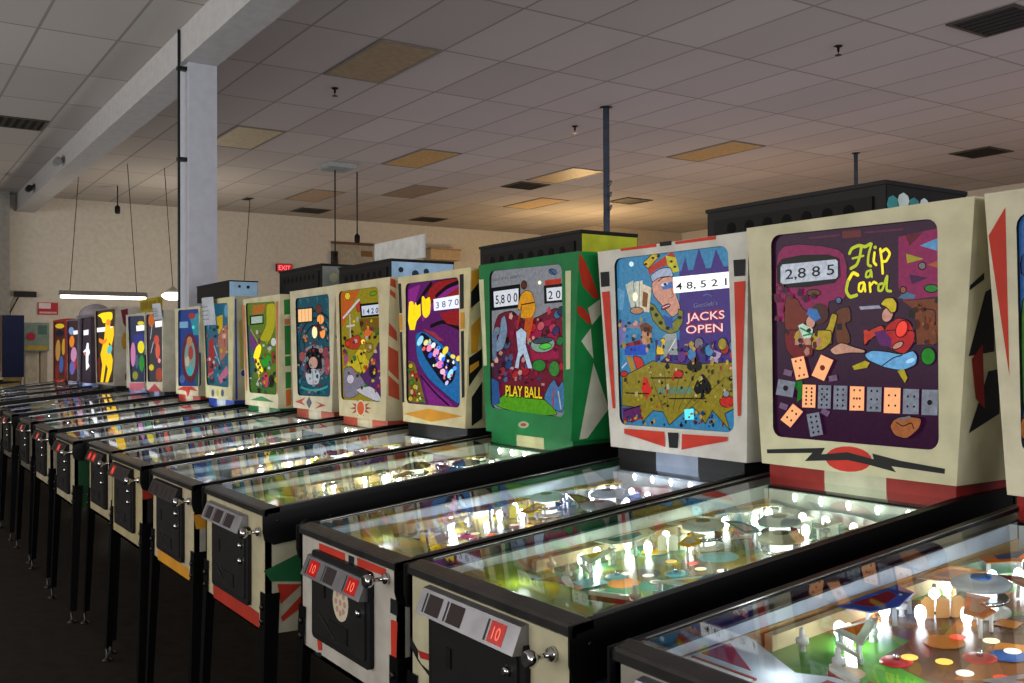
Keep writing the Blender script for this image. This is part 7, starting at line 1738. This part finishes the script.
# ------------------------------------------------------------------ the row behind, backs of the heads towards us
def vents(b, x0, x1, z, y, m):
    n = int((x1-x0)/.075)
    for k in range(n):
        cx = x0+.06+k*(x1-x0-.12)/max(1, n-1); b.lathe([(.020,-.001),(.020,0)], m, (cx, y, z), 'y', 12)
def back_machine(x0, x1, zt, side, spots, label, dh=.28, back='#141312', left=False):
    xc = (x0+x1)/2; w = (x1-x0)/2; y = 1.48; root = empty('pinball_machine', (xc, y, 0)); tag(root, label, 'pinball machine', 'machines standing back to back behind the row')
    b = MB(); bk = mat(back, .5); sd = mat(side, .4)
    b.box(-w, w, 0, dh, 1.12, zt, bk); b.box(w, w+.002, .004, dh-.004, 1.124, zt-.004, sd); b.box(-w-.002, -w, .004, dh-.004, 1.124, zt-.004, sd); b.box(-w-.004, w+.004, -.006, dh, zt, zt+.012, bk)
    for (u, v, r, h) in spots: b.lathe([(r,0),(r,.0012)], mat(h,.4), (w+.002, u, v), 'x', 8)
    b.build('head', root)
    b = MB(); b.box(-w+.04, w-.04, -.008, 0, 1.2, zt-.03, mat('#100f0e', .6)); vents(b, -w+.06, w-.06, zt-.065, -.0085, mat('#020202',.8)); b.build('back_panel', root)
    b = MB(); b.box(-.27, .27, -.02, 1.30, .57, 1.0, mat('#2c2620', .5)); b.box(-.27, .27, .3, 1.32, 1.0, 1.01, mat('#1a1a1a',.3)); b.box(-.25,.25,.02,dh-.03,1.0,1.12,bk); b.build('cabinet', root)
    for sx in (-1, 1):
        for sy, yy in ((1, -.02), (-1, 1.30)):
            lg = inst(shared('leg', leg_mesh), 'leg', root, (sx*.272, yy-.002*sy, 0), (0,0,0), (-sx, sy, 1)); inst(shared('foot', foot_mesh), 'leveler_foot', lg)
blue = '#b4dcff'
back_machine(-2.47, -1.76, 1.858, '#161514', ((.03,1.80,.028,'#3c8a8c'),(.08,1.81,.03,'#b8c4c0'),(.13,1.80,.03,'#3c7a7c'),(.18,1.81,.022,'#c0d0d0'),(.22,1.79,.02,'#2c6a6c')), 'black pinball machine with round vent holes behind the Flip a Card machine', .40)
back_machine(-3.965, -3.185, 1.866, '#c4cc2c', (), 'black pinball machine with yellow-green side behind the green Play Ball machine', .30)
back_machine(-5.60, -4.90, 1.888, blue, ((.06,1.84,.016,'#182030'),(.15,1.82,.022,'#203050'),(.22,1.835,.018,'#203050'),(.30,1.82,.02,'#182848')), 'black pinball machine with pale blue side and a pale board on top', .40)
back_machine(-6.62, -5.87, 1.935, '#8c9088', ((.08,1.86,.03,'#b8b890'),(.17,1.88,.03,'#60665c')), 'black pinball machine with grey head side just right of the exit sign', .34)
root = empty('equipment_box', (-7.075, 1.15, 1.7545)); tag(root, 'black box with a pale blue end lying across the tops of two machine heads', 'box')
b = MB(); b.box(-.385, .38, 0, .20, 0, .118, mat('#131211', .5)); b.box(-.389, .385, -.004, .204, .118, .126, mat('#131211', .5)); b.build('body', root)
b = MB(); b.box(.38, .385, .003, .197, .002, .117, mat(blue, .4))
for u, v, r in ((.07,.085,.010),(.13,.082,.012)): b.lathe([(r,0),(r,.0012)], mat('#182850',.4), (.385, u, v), 'x', 8)
b.build('end_panel', root)
b = MB(); b.box(-.31, .31, -.006, .006, 0, .13, mat('#d0d0cc', .6)); b.box(-.31,-.305,-.008,.008,0,.13,mat('#8a8a84',.6))
tag(b.build('foam_board', None, (-5.08, 1.62, 1.900)), 'pale grey board standing on top of the blue-sided machine head', 'board')
# ------------------------------------------------------------------ small things on the machines
def note(name, w, h, loc, rz, rx, label):
    b = MB(); n = 6; m = mat('#b8bcc4', .7)
    T = [(w*(i/n-.5), .006-.022*math.sin(i/n*PI)) for i in range(n+1)]
    for (a, c) in zip(T, T[1:]):
        b.hexa([(a[0],a[1],0),(c[0],c[1],0),(c[0],c[1]+.002,0),(a[0],a[1]+.002,0),(a[0],a[1]-.02,h),(c[0],c[1]-.02,h),(c[0],c[1]-.018,h),(a[0],a[1]-.018,h)], m)
    for k in range(4): b.box(-w*.3, w*.3-.02*(k % 2), -.024-.002*k, -.0235-.002*k, h*(.2+.15*k), h*(.2+.15*k)+.006, mat('#787c88',.7))
    return tag(b.build(name, None, loc, (rx, 0, rz)), label, 'paper')
note('paper_note', .27, .19, (-6.86, 1.062, 1.575), 0, 0, 'white paper note hanging on the blue striped machine head')
note('paper_note', .26, .13, (-8.30, 1.072, 1.655), 0, 0, 'pale paper note on the corner of the red triangle machine head')
b = MB(); b.box(-.33,.33,-.03,.03,0,.012,mat('#3a3428',.5)); b.box(-.32,.32,-.02,.02,.012,.135,mat('#a89818',.5)); [b.box(-.30+.15*k,-.17+.15*k,-.0215,-.0198,.04,.11,mat('#8a7410',.5)) for k in range(4)]
tag(b.build('topper_sign', None, (-9.14, 1.22, 1.7365)), 'yellow box sign on top of the machine with pink and yellow figures', 'sign')
root = empty('dome_lamp', (-11.46, 1.20, 1.7705)); tag(root, 'clear plastic dome on top of the machine with the white lit figure', 'lamp')
b = MB(); b.lathe([(.19,0),(.20,.01),(.19,.02)], mat('#8a8690',.4), n=18); b.build('base', root)
b = MB(); b.lathe([(.175*math.cos(t*PI/14), .02+.13*math.sin(t*PI/14)) for t in range(7)]+[(.01,.151)], mat('#a8a0a8',.2), n=18); b.build('dome', root)
# ------------------------------------------------------------------ the room
def ceiling_mat():
    m, nt, b = new('ceiling_tiles'); N = nt.nodes.new; L = nt.links.new
    tc = N('ShaderNodeTexCoord'); mp = N('ShaderNodeMapping'); mp.vector_type = 'POINT'
    mp.inputs['Location'].default_value = (7.30/1.22+40, -3.78/.594+40, 0); mp.inputs['Scale'].default_value = (1/1.22, 1/.594, 1)
    L(tc.outputs['Object'], mp.inputs[0]); sx = N('ShaderNodeSeparateXYZ'); L(mp.outputs[0], sx.inputs[0])
    def math_(op, a, v=None, c=None):
        n = N('ShaderNodeMath'); n.operation = op
        for i, q in enumerate((a, v, c)):
            if q is None: continue
            if isinstance(q, (int, float)): n.inputs[i].default_value = q
            else: L(q, n.inputs[i])
        return n.outputs[0]
    def line(o, w): f = math_('FRACT', o); return math_('LESS_THAN', math_('ABSOLUTE', math_('SUBTRACT', f, .5)), .5-w)
    ln = math_('MULTIPLY', line(sx.outputs[0], .010), line(sx.outputs[1], .019))
    cx = N('ShaderNodeCombineXYZ'); L(math_('FLOOR', sx.outputs[0]), cx.inputs[0]); L(math_('FLOOR', sx.outputs[1]), cx.inputs[1])
    wn = N('ShaderNodeTexWhiteNoise'); L(cx.outputs[0], wn.inputs['Vector'])
    r = N('ShaderNodeValToRGB'); e = r.color_ramp.elements; e[0].color = rgb('#b6afa9'); e[1].color = rgb('#c2bbb5'); L(wn.outputs['Value'], r.inputs[0])
    nz = N('ShaderNodeTexNoise'); nz.inputs['Scale'].default_value = .6; nz.inputs['Detail'].default_value = 3; L(tc.outputs['Object'], nz.inputs['Vector'])
    st = N('ShaderNodeMixRGB'); st.blend_type = 'MULTIPLY'; st.inputs[0].default_value = .12; L(r.outputs[0], st.inputs[1]); L(nz.outputs['Fac'], st.inputs[2])
    mx = N('ShaderNodeMixRGB'); mx.inputs[1].default_value = rgb('#938a84'); L(ln, mx.inputs[0]); L(st.outputs[0], mx.inputs[2]); L(mx.outputs[0], b.inputs['Base Color'])
    b.inputs['Roughness'].default_value = .9; b.inputs['Specular IOR Level'].default_value = .1
    return m
H = 3.95
def slab(name, x0, x1, y0, y1, z0, z1, m):
    b = MB(); b.box(x0, x1, y0, y1, z0, z1, m); return struct(b.build(name))
wall = mat('#c4bdb0', .8, wear=.06)
slab('ceiling', -17.7, 6, -7, 14, H, H+.1, ceiling_mat())
fl = mat('#27221d', .75, wear=.25, spec=.15); slab('floor', -17.7, 6, -7, 14, -.1, 0, fl)
slab('wall_left', -17.8, -17.7, -7, 14.1, 0, H, wall); slab('wall_back', -17.7, 6, 14, 14.1, 0, H, wall)
part = mat('#b8a890', .8, wear=.06)
b = MB(); b.box(-17.7, -15.85, 11.55, 14, 0, H, part); struct(b.build('wall_corner'))
white = mat('#bcbec8', .7, wear=.05)
b = MB(); b.box(-17.7, 6, 1.16, 1.43, 3.68, H, mat('#bdbbba', .75, wear=.06)); struct(b.build('beam'))
b = MB(); b.box(-8.12, -7.88, 1.205, 1.43, 0, 3.68, white); struct(b.build('column'))
b = MB(); b.box(-17.7, -17.35, .15, 1.04, 0, H, mat('#8a8780', .8)); struct(b.build('pilaster'))
b = MB(); b.box(-17.7, -17.68, -7, 14, 0, .12, mat('#3a342e',.7)); struct(b.build('baseboard_left'))
b = MB(); b.tube([(-7.94,1.146,0),(-7.94,1.146,3.94)], .011, mat('#2c3636',.4,.5), 8)
for z in (.6, 2.9, 3.62): b.box(-7.965,-7.915,1.132,1.207,z,z+.03,mat('#202626',.4,.5))
tag(b.build('conduit_pipe'), 'thin dark conduit running up the white column', 'pipe')
# poles
def pole(x, y, r, label, fit):
    root = empty('steel_pole', (x, y, 0)); tag(root, label, 'pole', 'steel poles up to the ceiling')
    b = MB(); b.lathe([(r,.012),(r,H-.012)], mat('#566070',.45,.2), n=12); b.build('shaft', root)
    b = MB(); b.lathe([(r*2.4,0),(r*2.4,.008),(r*1.2,.012)], DARKSTEEL(), n=12); b.build('base_plate', root); b = MB(); b.lathe([(r*1.2,H-.012),(r*2,H-.008),(r*2,H-.001)], DARKSTEEL(), n=12); b.build('ceiling_flange', root)
    for z in fit:
        b = MB(); b.tube([(r,0,z),(r+.05,-.02,z),(r+.07,-.02,z+.04)], .012, STEEL()); b.build('hook', root)
pole(-8.08, 5.59, .034, 'tall dark steel pole rising behind the Play Ball machine', (2.86, 3.12, 3.0))
pole(-8.21, 9.86, .026, 'thin steel pole further back above the vented black machine head', ())
# ceiling vents, lights, sprinklers
def vent(i, j, label, fx=.305):
    x, y = -7.30-1.22*i, 3.78+.594*j; root = empty('ceiling_vent', (x+fx, y+.297, H)); tag(root, label, 'vent', 'ceiling vents')
    b = MB(); s = .28; m = mat('#4a443e',.5)
    for q in ((-s,s,-s,-s+.03),(-s,s,s-.03,s),(-s,-s+.03,-s+.03,s-.03),(s-.03,s,-s+.03,s-.03)): b.box(*q, -.012, -.001, m)
    b.build('frame', root)
    for k in range(6):
        b = MB(); yy = -.21+.084*k; b.hexa([(-.25,yy-.03,-.002),(.25,yy-.03,-.002),(.25,yy+.0,-.014),(-.25,yy+.0,-.014),(-.25,yy-.026,-.0015),(.25,yy-.026,-.0015),(.25,yy+.004,-.0125),(-.25,yy+.004,-.0125)], mat('#2a2622',.5)); b.build('slat', root)
    b = MB(); b.box(-.25,.25,-.25,.25,-.0012,-.0005,mat('#0c0b0a',.8)); b.build('duct_opening', root)
def cell(x, y): return (math.floor((-7.30-x)/1.22)+1, math.floor((y-3.78)/.594))
for x, y, l in ((-4.29,6.52,'dark ceiling vent at the top right corner'),(-12.14,.48,'dark ceiling vent left of the beam'),(-12.57,7.57,'dark ceiling vent left of the tall pole, beside a yellowed panel'),(-12.9,9.94,'dark ceiling vent just right of the tall pole'),(-7.3,11.18,'dark ceiling vent above the Flip a Card machine'),(-16.78,8.16,'dark ceiling vent near the left wall above the white board'),(-16.85,5.75,'dark ceiling vent near the left wall right of the column')):
    i, j = cell(x, y); vent(i, j, l, x-(-7.30-1.22*i))
def light_panel(x, y, col, label):
    i, j = cell(x, y); x0, y0 = -7.30-1.22*i, 3.78+.594*j; root = empty('ceiling_light', (x0+.61, y0+.297, H)); tag(root, label, 'ceiling light', 'unlit yellowed ceiling panels')
    b = MB(); m = mat('#8a8276',.5)
    for q in ((-.60,.60,-.288,-.262),(-.60,.60,.262,.288),(-.60,-.574,-.262,.262),(.574,.60,-.262,.262)): b.box(*q, -.010, -.001, m)
    b.build('frame', root); b = MB(); b.box(-.574,.574,-.262,.262,-.006,-.001,mat(col,.45)); b.build('diffuser', root)
for x, y, c, l in ((-7.9,2.9,'#a3906e','yellowed ceiling light panel nearest the camera, right of the beam'),(-11.57,2.89,'#c9ba98','pale yellow ceiling light panel just right of the column'),(-11.69,5.24,'#c09c62','amber ceiling light panel in the middle of the ceiling'),(-11.4,7.5,'#c8a874','amber ceiling light panel left of the tall pole'),(-9.31,8.24,'#c0a06c','amber ceiling light panel right of the tall pole'),(-15.03,5.46,'#b0947c','brownish ceiling panel above the exit sign'),(-14.4,6.42,'#8c7868','dark brownish ceiling panel near the left wall'),(-13.9,8.9,'#d8b888','pale ceiling light panel far back near the left wall')):
    light_panel(x, y, c, l)
for x, y, l in ((-8.91,2.89,'small dark sprinkler head right of the column'),(-8.95,5.84,'small dark sprinkler head beside the tall pole'),(-5.39,5.92,'small dark sprinkler head at the upper right')):
    b = MB(); b.lathe([(.035,-.001),(.03,-.012),(.012,-.016),(.010,-.05),(.004,-.052),(.004,-.075),(.030,-.078),(.028,-.082)][::-1], mat('#1e1a18',.4,.4), n=10); tag(b.build('sprinkler_head', None, (x, y, H)), l, 'sprinkler', 'sprinkler heads')
# spot cameras on the beam
for x, y, z, l in ((-15.6,1.102,3.80,'black camera on the side of the beam near the left wall'),(-13.2,1.102,3.80,'small pale camera on the side of the beam'),):
    root = empty('security_camera', (x, y, z)); tag(root, l, 'camera'); c = '#141312' if 'black' in l else '#8a8884'
    b = MB(); b.lathe([(.03,.035),(.03,.059)], mat(c,.4), (0,0,0), 'y', 10); b.tube([(0,.04,0),(0,0,-.02)], .01, mat(c,.4)); b.build('bracket', root)
    b = MB(); b.lathe([(.035,-.10),(.045,-.08),(.045,.08),(.035,.10)], mat(c,.4), (0,-.02,-.05), 'x', 12); b.build('body', root)
# shop light and round lamp on the left
def cord(a, b_, r=.006, m=None): q = MB(); q.tube([a, b_], r, m or mat('#2a2622',.6), 5); return q
root = empty('shop_light', (-14, 1.78, 2.15)); tag(root, 'long lit fluorescent tube light hanging on two wires at the far left', 'lamp')
b = MB(); b.prism([(-.07,0),(.07,0),(.03,.06),(-.03,.06)], 'y', -.55, .55, mat('#8a887f',.5)); b.build('housing', root)
for s in (-1, 1):
    b = MB(); b.lathe([(.019,-.53),(.019,.53)], glow('#fff6e4', 6), (s*.03,0,-.02), 'y', 10); b.build('fluorescent_tube', root)
    b = cord((0,s*.42,.06), (s*.0,s*.30,H-2.15-.001), .005); b.build('hanging_wire', root)
root = empty('round_lamp', (-14, 2.68, 2.20)); tag(root, 'round lit pendant lamp hanging just left of the column', 'lamp')
b = MB(); b.lathe([(.10,.02),(.08,.05),(.03,.09),(.02,.11)], mat('#a8a498',.5), n=18); b.build('lamp_shade', root); b = MB(); b.lathe([(.02,-.085),(.09,-.075),(.15,-.035),(.15,-.01),(.10,.02)], glow('#fff4dc', 6), n=18); b.build('bulb', root); cord((0,0,.1),(-.05,-.1,H-2.2-.001),.005).build('cord', root)
# hanging fixture with two cords
root = empty('ceiling_fixture', (-12.56, 4.50, H)); tag(root, 'pale box fixture under the ceiling with a long cord and black plug', 'fixture')
b = MB(); b.box(-.20,.20,-.20,.20,-.06,-.001,mat('#aab0b0',.5)); b.box(-.16,.16,-.16,.16,-.075,-.06,mat('#8a9494',.5)); b.build('housing', root)
o = cord((-.02,-.02,-.075),(-.02,-.02,2.74-H),.010).build('cord', root); b = MB(); b.lathe([(.025,-.07),(.035,-.05),(.035,.02),(.012,.05)], mat('#0e0d0c',.5), (-.02,-.02,2.70-H), n=10); b.build('plug', o)
for x, y, z, l in ((-15.9,2.35,3.62,'short hanging cord with black plug left of the column'),(-12.91,4.96,3.04,'thin hanging cord with black plug, right of the pale ceiling fixture')):
    root = empty('hanging_cord', (x, y, H)); tag(root, l, 'cord'); cord((0,0,-.001),(0,0,z-H),.010).build('cord', root); b = MB(); b.lathe([(.03,-.10),(.04,-.08),(.04,0),(.015,.03)], mat('#0e0d0c',.5), (0,0,z-H), n=10); b.build('plug', root)
root = empty('hanging_cord', (-16.02, 4.46, H)); tag(root, 'thin cord hanging from a ceiling slot just right of the column', 'cord'); cord((0,0,-.001),(0,-.15,1.9-H),.006).build('cord', root); b = MB(); b.box(-.25,.05,-.06,.06,-.006,-.001,mat('#1a1714',.7)); b.build('ceiling_slot', root)
# exit sign, wall rail, shelf, red sign
root = empty('exit_sign', (-17.695, 5.66, 2.89)); tag(root, 'red lit exit sign on the left wall above the machines', 'sign')
b = MB(); b.box(.0,.06,-.15,.15,0,.145,mat('#3a2020',.5)); b.build('housing', root)
b = MB(); b.box(.0605,.063,-.14,.14,.008,.137,lit('d01828',1.1)); V, F, a, e = text_polys('EXIT', .02); b.idx([(.0635,-.115+(v[0]-a)/(e-a)*.23,.03+v[1]*.12) for v in V], F, lit('ff8080',1.3)); b.build('sign_face', root)
b = MB(); b.box(0,.05,-.46,.46,.085,.13,mat('#6a4a38',.6)); b.box(0,.02,-.44,.44,-.42,.085,mat('#a09a8c',.6)); b.box(.02,.03,.16,.40,-.13,-.02,mat('#7a5a3c',.6)); b.box(0,.06,-.46,-.34,-.40,-.06,mat('#2a2622',.6)); tag(b.build('wall_rail', None, (-17.695, 7.07, 3.385)), 'brown rail with pale panel fixed on the left wall', 'rail')
b = MB(); b.box(0,.30,-.36,.36,.20,.235,mat('#a08058',.6)); b.box(0,.28,-.34,.34,0,.20,mat('#b8a080',.6)); tag(b.build('wall_shelf', None, (-17.695, 8.98, 3.25)), 'beige ledge box on the left wall, right of the white board', 'shelf')
b = MB(); b.box(0,.03,-.15,.15,0,.20,mat('#b02434',.5)); b.box(.03,.032,-.14,.04,.10,.19,mat('#d8c8c8',.5)); b.box(.03,.032,-.13,.13,.02,.05,mat('#d0a8a8',.5)); tag(b.build('wall_sign', None, (-17.695, 1.64, 2.02)), 'small red and white sign on the wall at the far left', 'sign')
b = MB(); b.box(0,.10,-.16,.16,0,.09,mat('#1a1816',.5)); b.tube([(.05,-.10,0),(.05,-.22,-.25),(.05,-.25,-.45)], .012, mat('#1a1816',.6)); tag(b.build('wall_speaker', None, (-17.695, 1.30, 2.30)), 'small dark box with a cable on the wall above the red and white sign', 'speaker')
# change machine behind the red machine
root = empty('change_machine', (-15.8, 1.18, 0)); tag(root, 'grey-green box on a white post with a red disc, left of the red machine', 'change machine')
b = MB(); b.box(-.2,.2,-.17,.17,1.42,1.83,mat('#7c8c80',.5)); b.box(.2,.202,-.15,.15,1.44,1.50,mat('#b89a38',.5)); b.box(.2,.202,.02,.14,1.66,1.79,mat('#4c6c62',.5)); b.build('box', root)
b = MB(); b.lathe([(.06,0),(.06,.004)], mat('#b02c3c',.5), (.201,-.07,1.63), 'x', 16); b.build('disc', root)
b = MB(); b.box(-.12,.12,-.13,.05,.02,1.42,mat('#b8ae9c',.6)); b.build('post', root); b = MB(); b.box(-.05,.10,.07,.16,.02,1.42,mat('#a89c8c',.6)); b.build('post', root); b = MB(); b.box(-.25,.25,-.22,.22,0,.02,mat('#2a2622',.6)); b.build('base', root)
# ------------------------------------------------------------------ light
w = bpy.data.worlds.new('dim_room'); bpy.context.scene.world = w; w.use_nodes = True
bgn = w.node_tree.nodes['Background']; bgn.inputs[0].default_value = (.80,.76,.86,1); bgn.inputs[1].default_value = .20
def area(name, loc, rot, sx, sy, e, col):
    L = bpy.data.lights.new(name, 'AREA'); L.shape = 'RECTANGLE'; L.size = sx; L.size_y = sy; L.energy = e; L.color = col
    o = bpy.data.objects.new(name, L); C.objects.link(o); o.location = loc; o.rotation_euler = rot; return o
def point(name, loc, e, col, r=.15):
    L = bpy.data.lights.new(name, 'POINT'); L.energy = e; L.color = col; L.shadow_soft_size = r
    o = bpy.data.objects.new(name, L); C.objects.link(o); o.location = loc; return o
area('front_fill', (-5, -6.5, 2.2), (PI/2, 0, 0), 14, 2.2, 410, (1, .97, .92))  # added lamp in front of the row brightens the heads, no window built
area('right_side_fill', (5.8, 1.0, 2.2), (PI/2, 0, PI/2), 12, 2.2, 460, (.98, .98, 1))  # lamp added off to the right to brighten the right-hand sides of the heads
area('hall_ceiling_fill', (-6, 7, .9), (PI, 0, 0), 15, 7, 115, (.90, .83, 1))  # added unseen area lamp facing up, imitates bounced daylight on the ceiling
area('aisle_ceiling_fill', (-8, -4, 1.1), (PI, 0, 0), 16, 4, 75, (.95, .96, 1))  # upward fill lamp added over the aisle to brighten the ceiling
point('warm_lamp', (-14.3, 10.2, 2.4), 150, (1, .66, .30), .3)
point('warm_lamp', (-9.5, 9.5, 2.0), 40, (1, .60, .26), .3)
point('warm_lamp', (-4.0, 11.0, 2.0), 60, (1, .56, .32), .3)
point('warm_lamp', (-15.0, 3.0, 2.0), 75, (1, .90, .74), .2)

# ------------------------------------------------------------------ camera
cd = bpy.data.cameras.new('camera'); cam = bpy.data.objects.new('camera', cd); C.objects.link(cam)
cd.sensor_width = 36; cd.lens = 987.76/1024*36; cd.clip_start = .05; cd.clip_end = 200
cam.matrix_world = Matrix([[0.553043, 0.010996, 0.83308, 0.0], [0.833141, -0.002108, -0.553056, -0.974391], [-0.004325, 0.999937, -0.010327, 1.382495], [0.0, 0.0, 0.0, 1.0]])
S = bpy.context.scene; S.camera = cam
S.view_settings.view_transform = 'Standard'; S.view_settings.look = 'None'; S.view_settings.exposure = 0; S.view_settings.gamma = 1; S.view_settings.use_curve_mapping = False
S.cycles.use_denoising = True
S.cycles.max_bounces = 8; S.cycles.transparent_max_bounces = 12; S.cycles.sample_clamp_indirect = 4; S.cycles.caustics_reflective = False; S.cycles.caustics_refractive = False
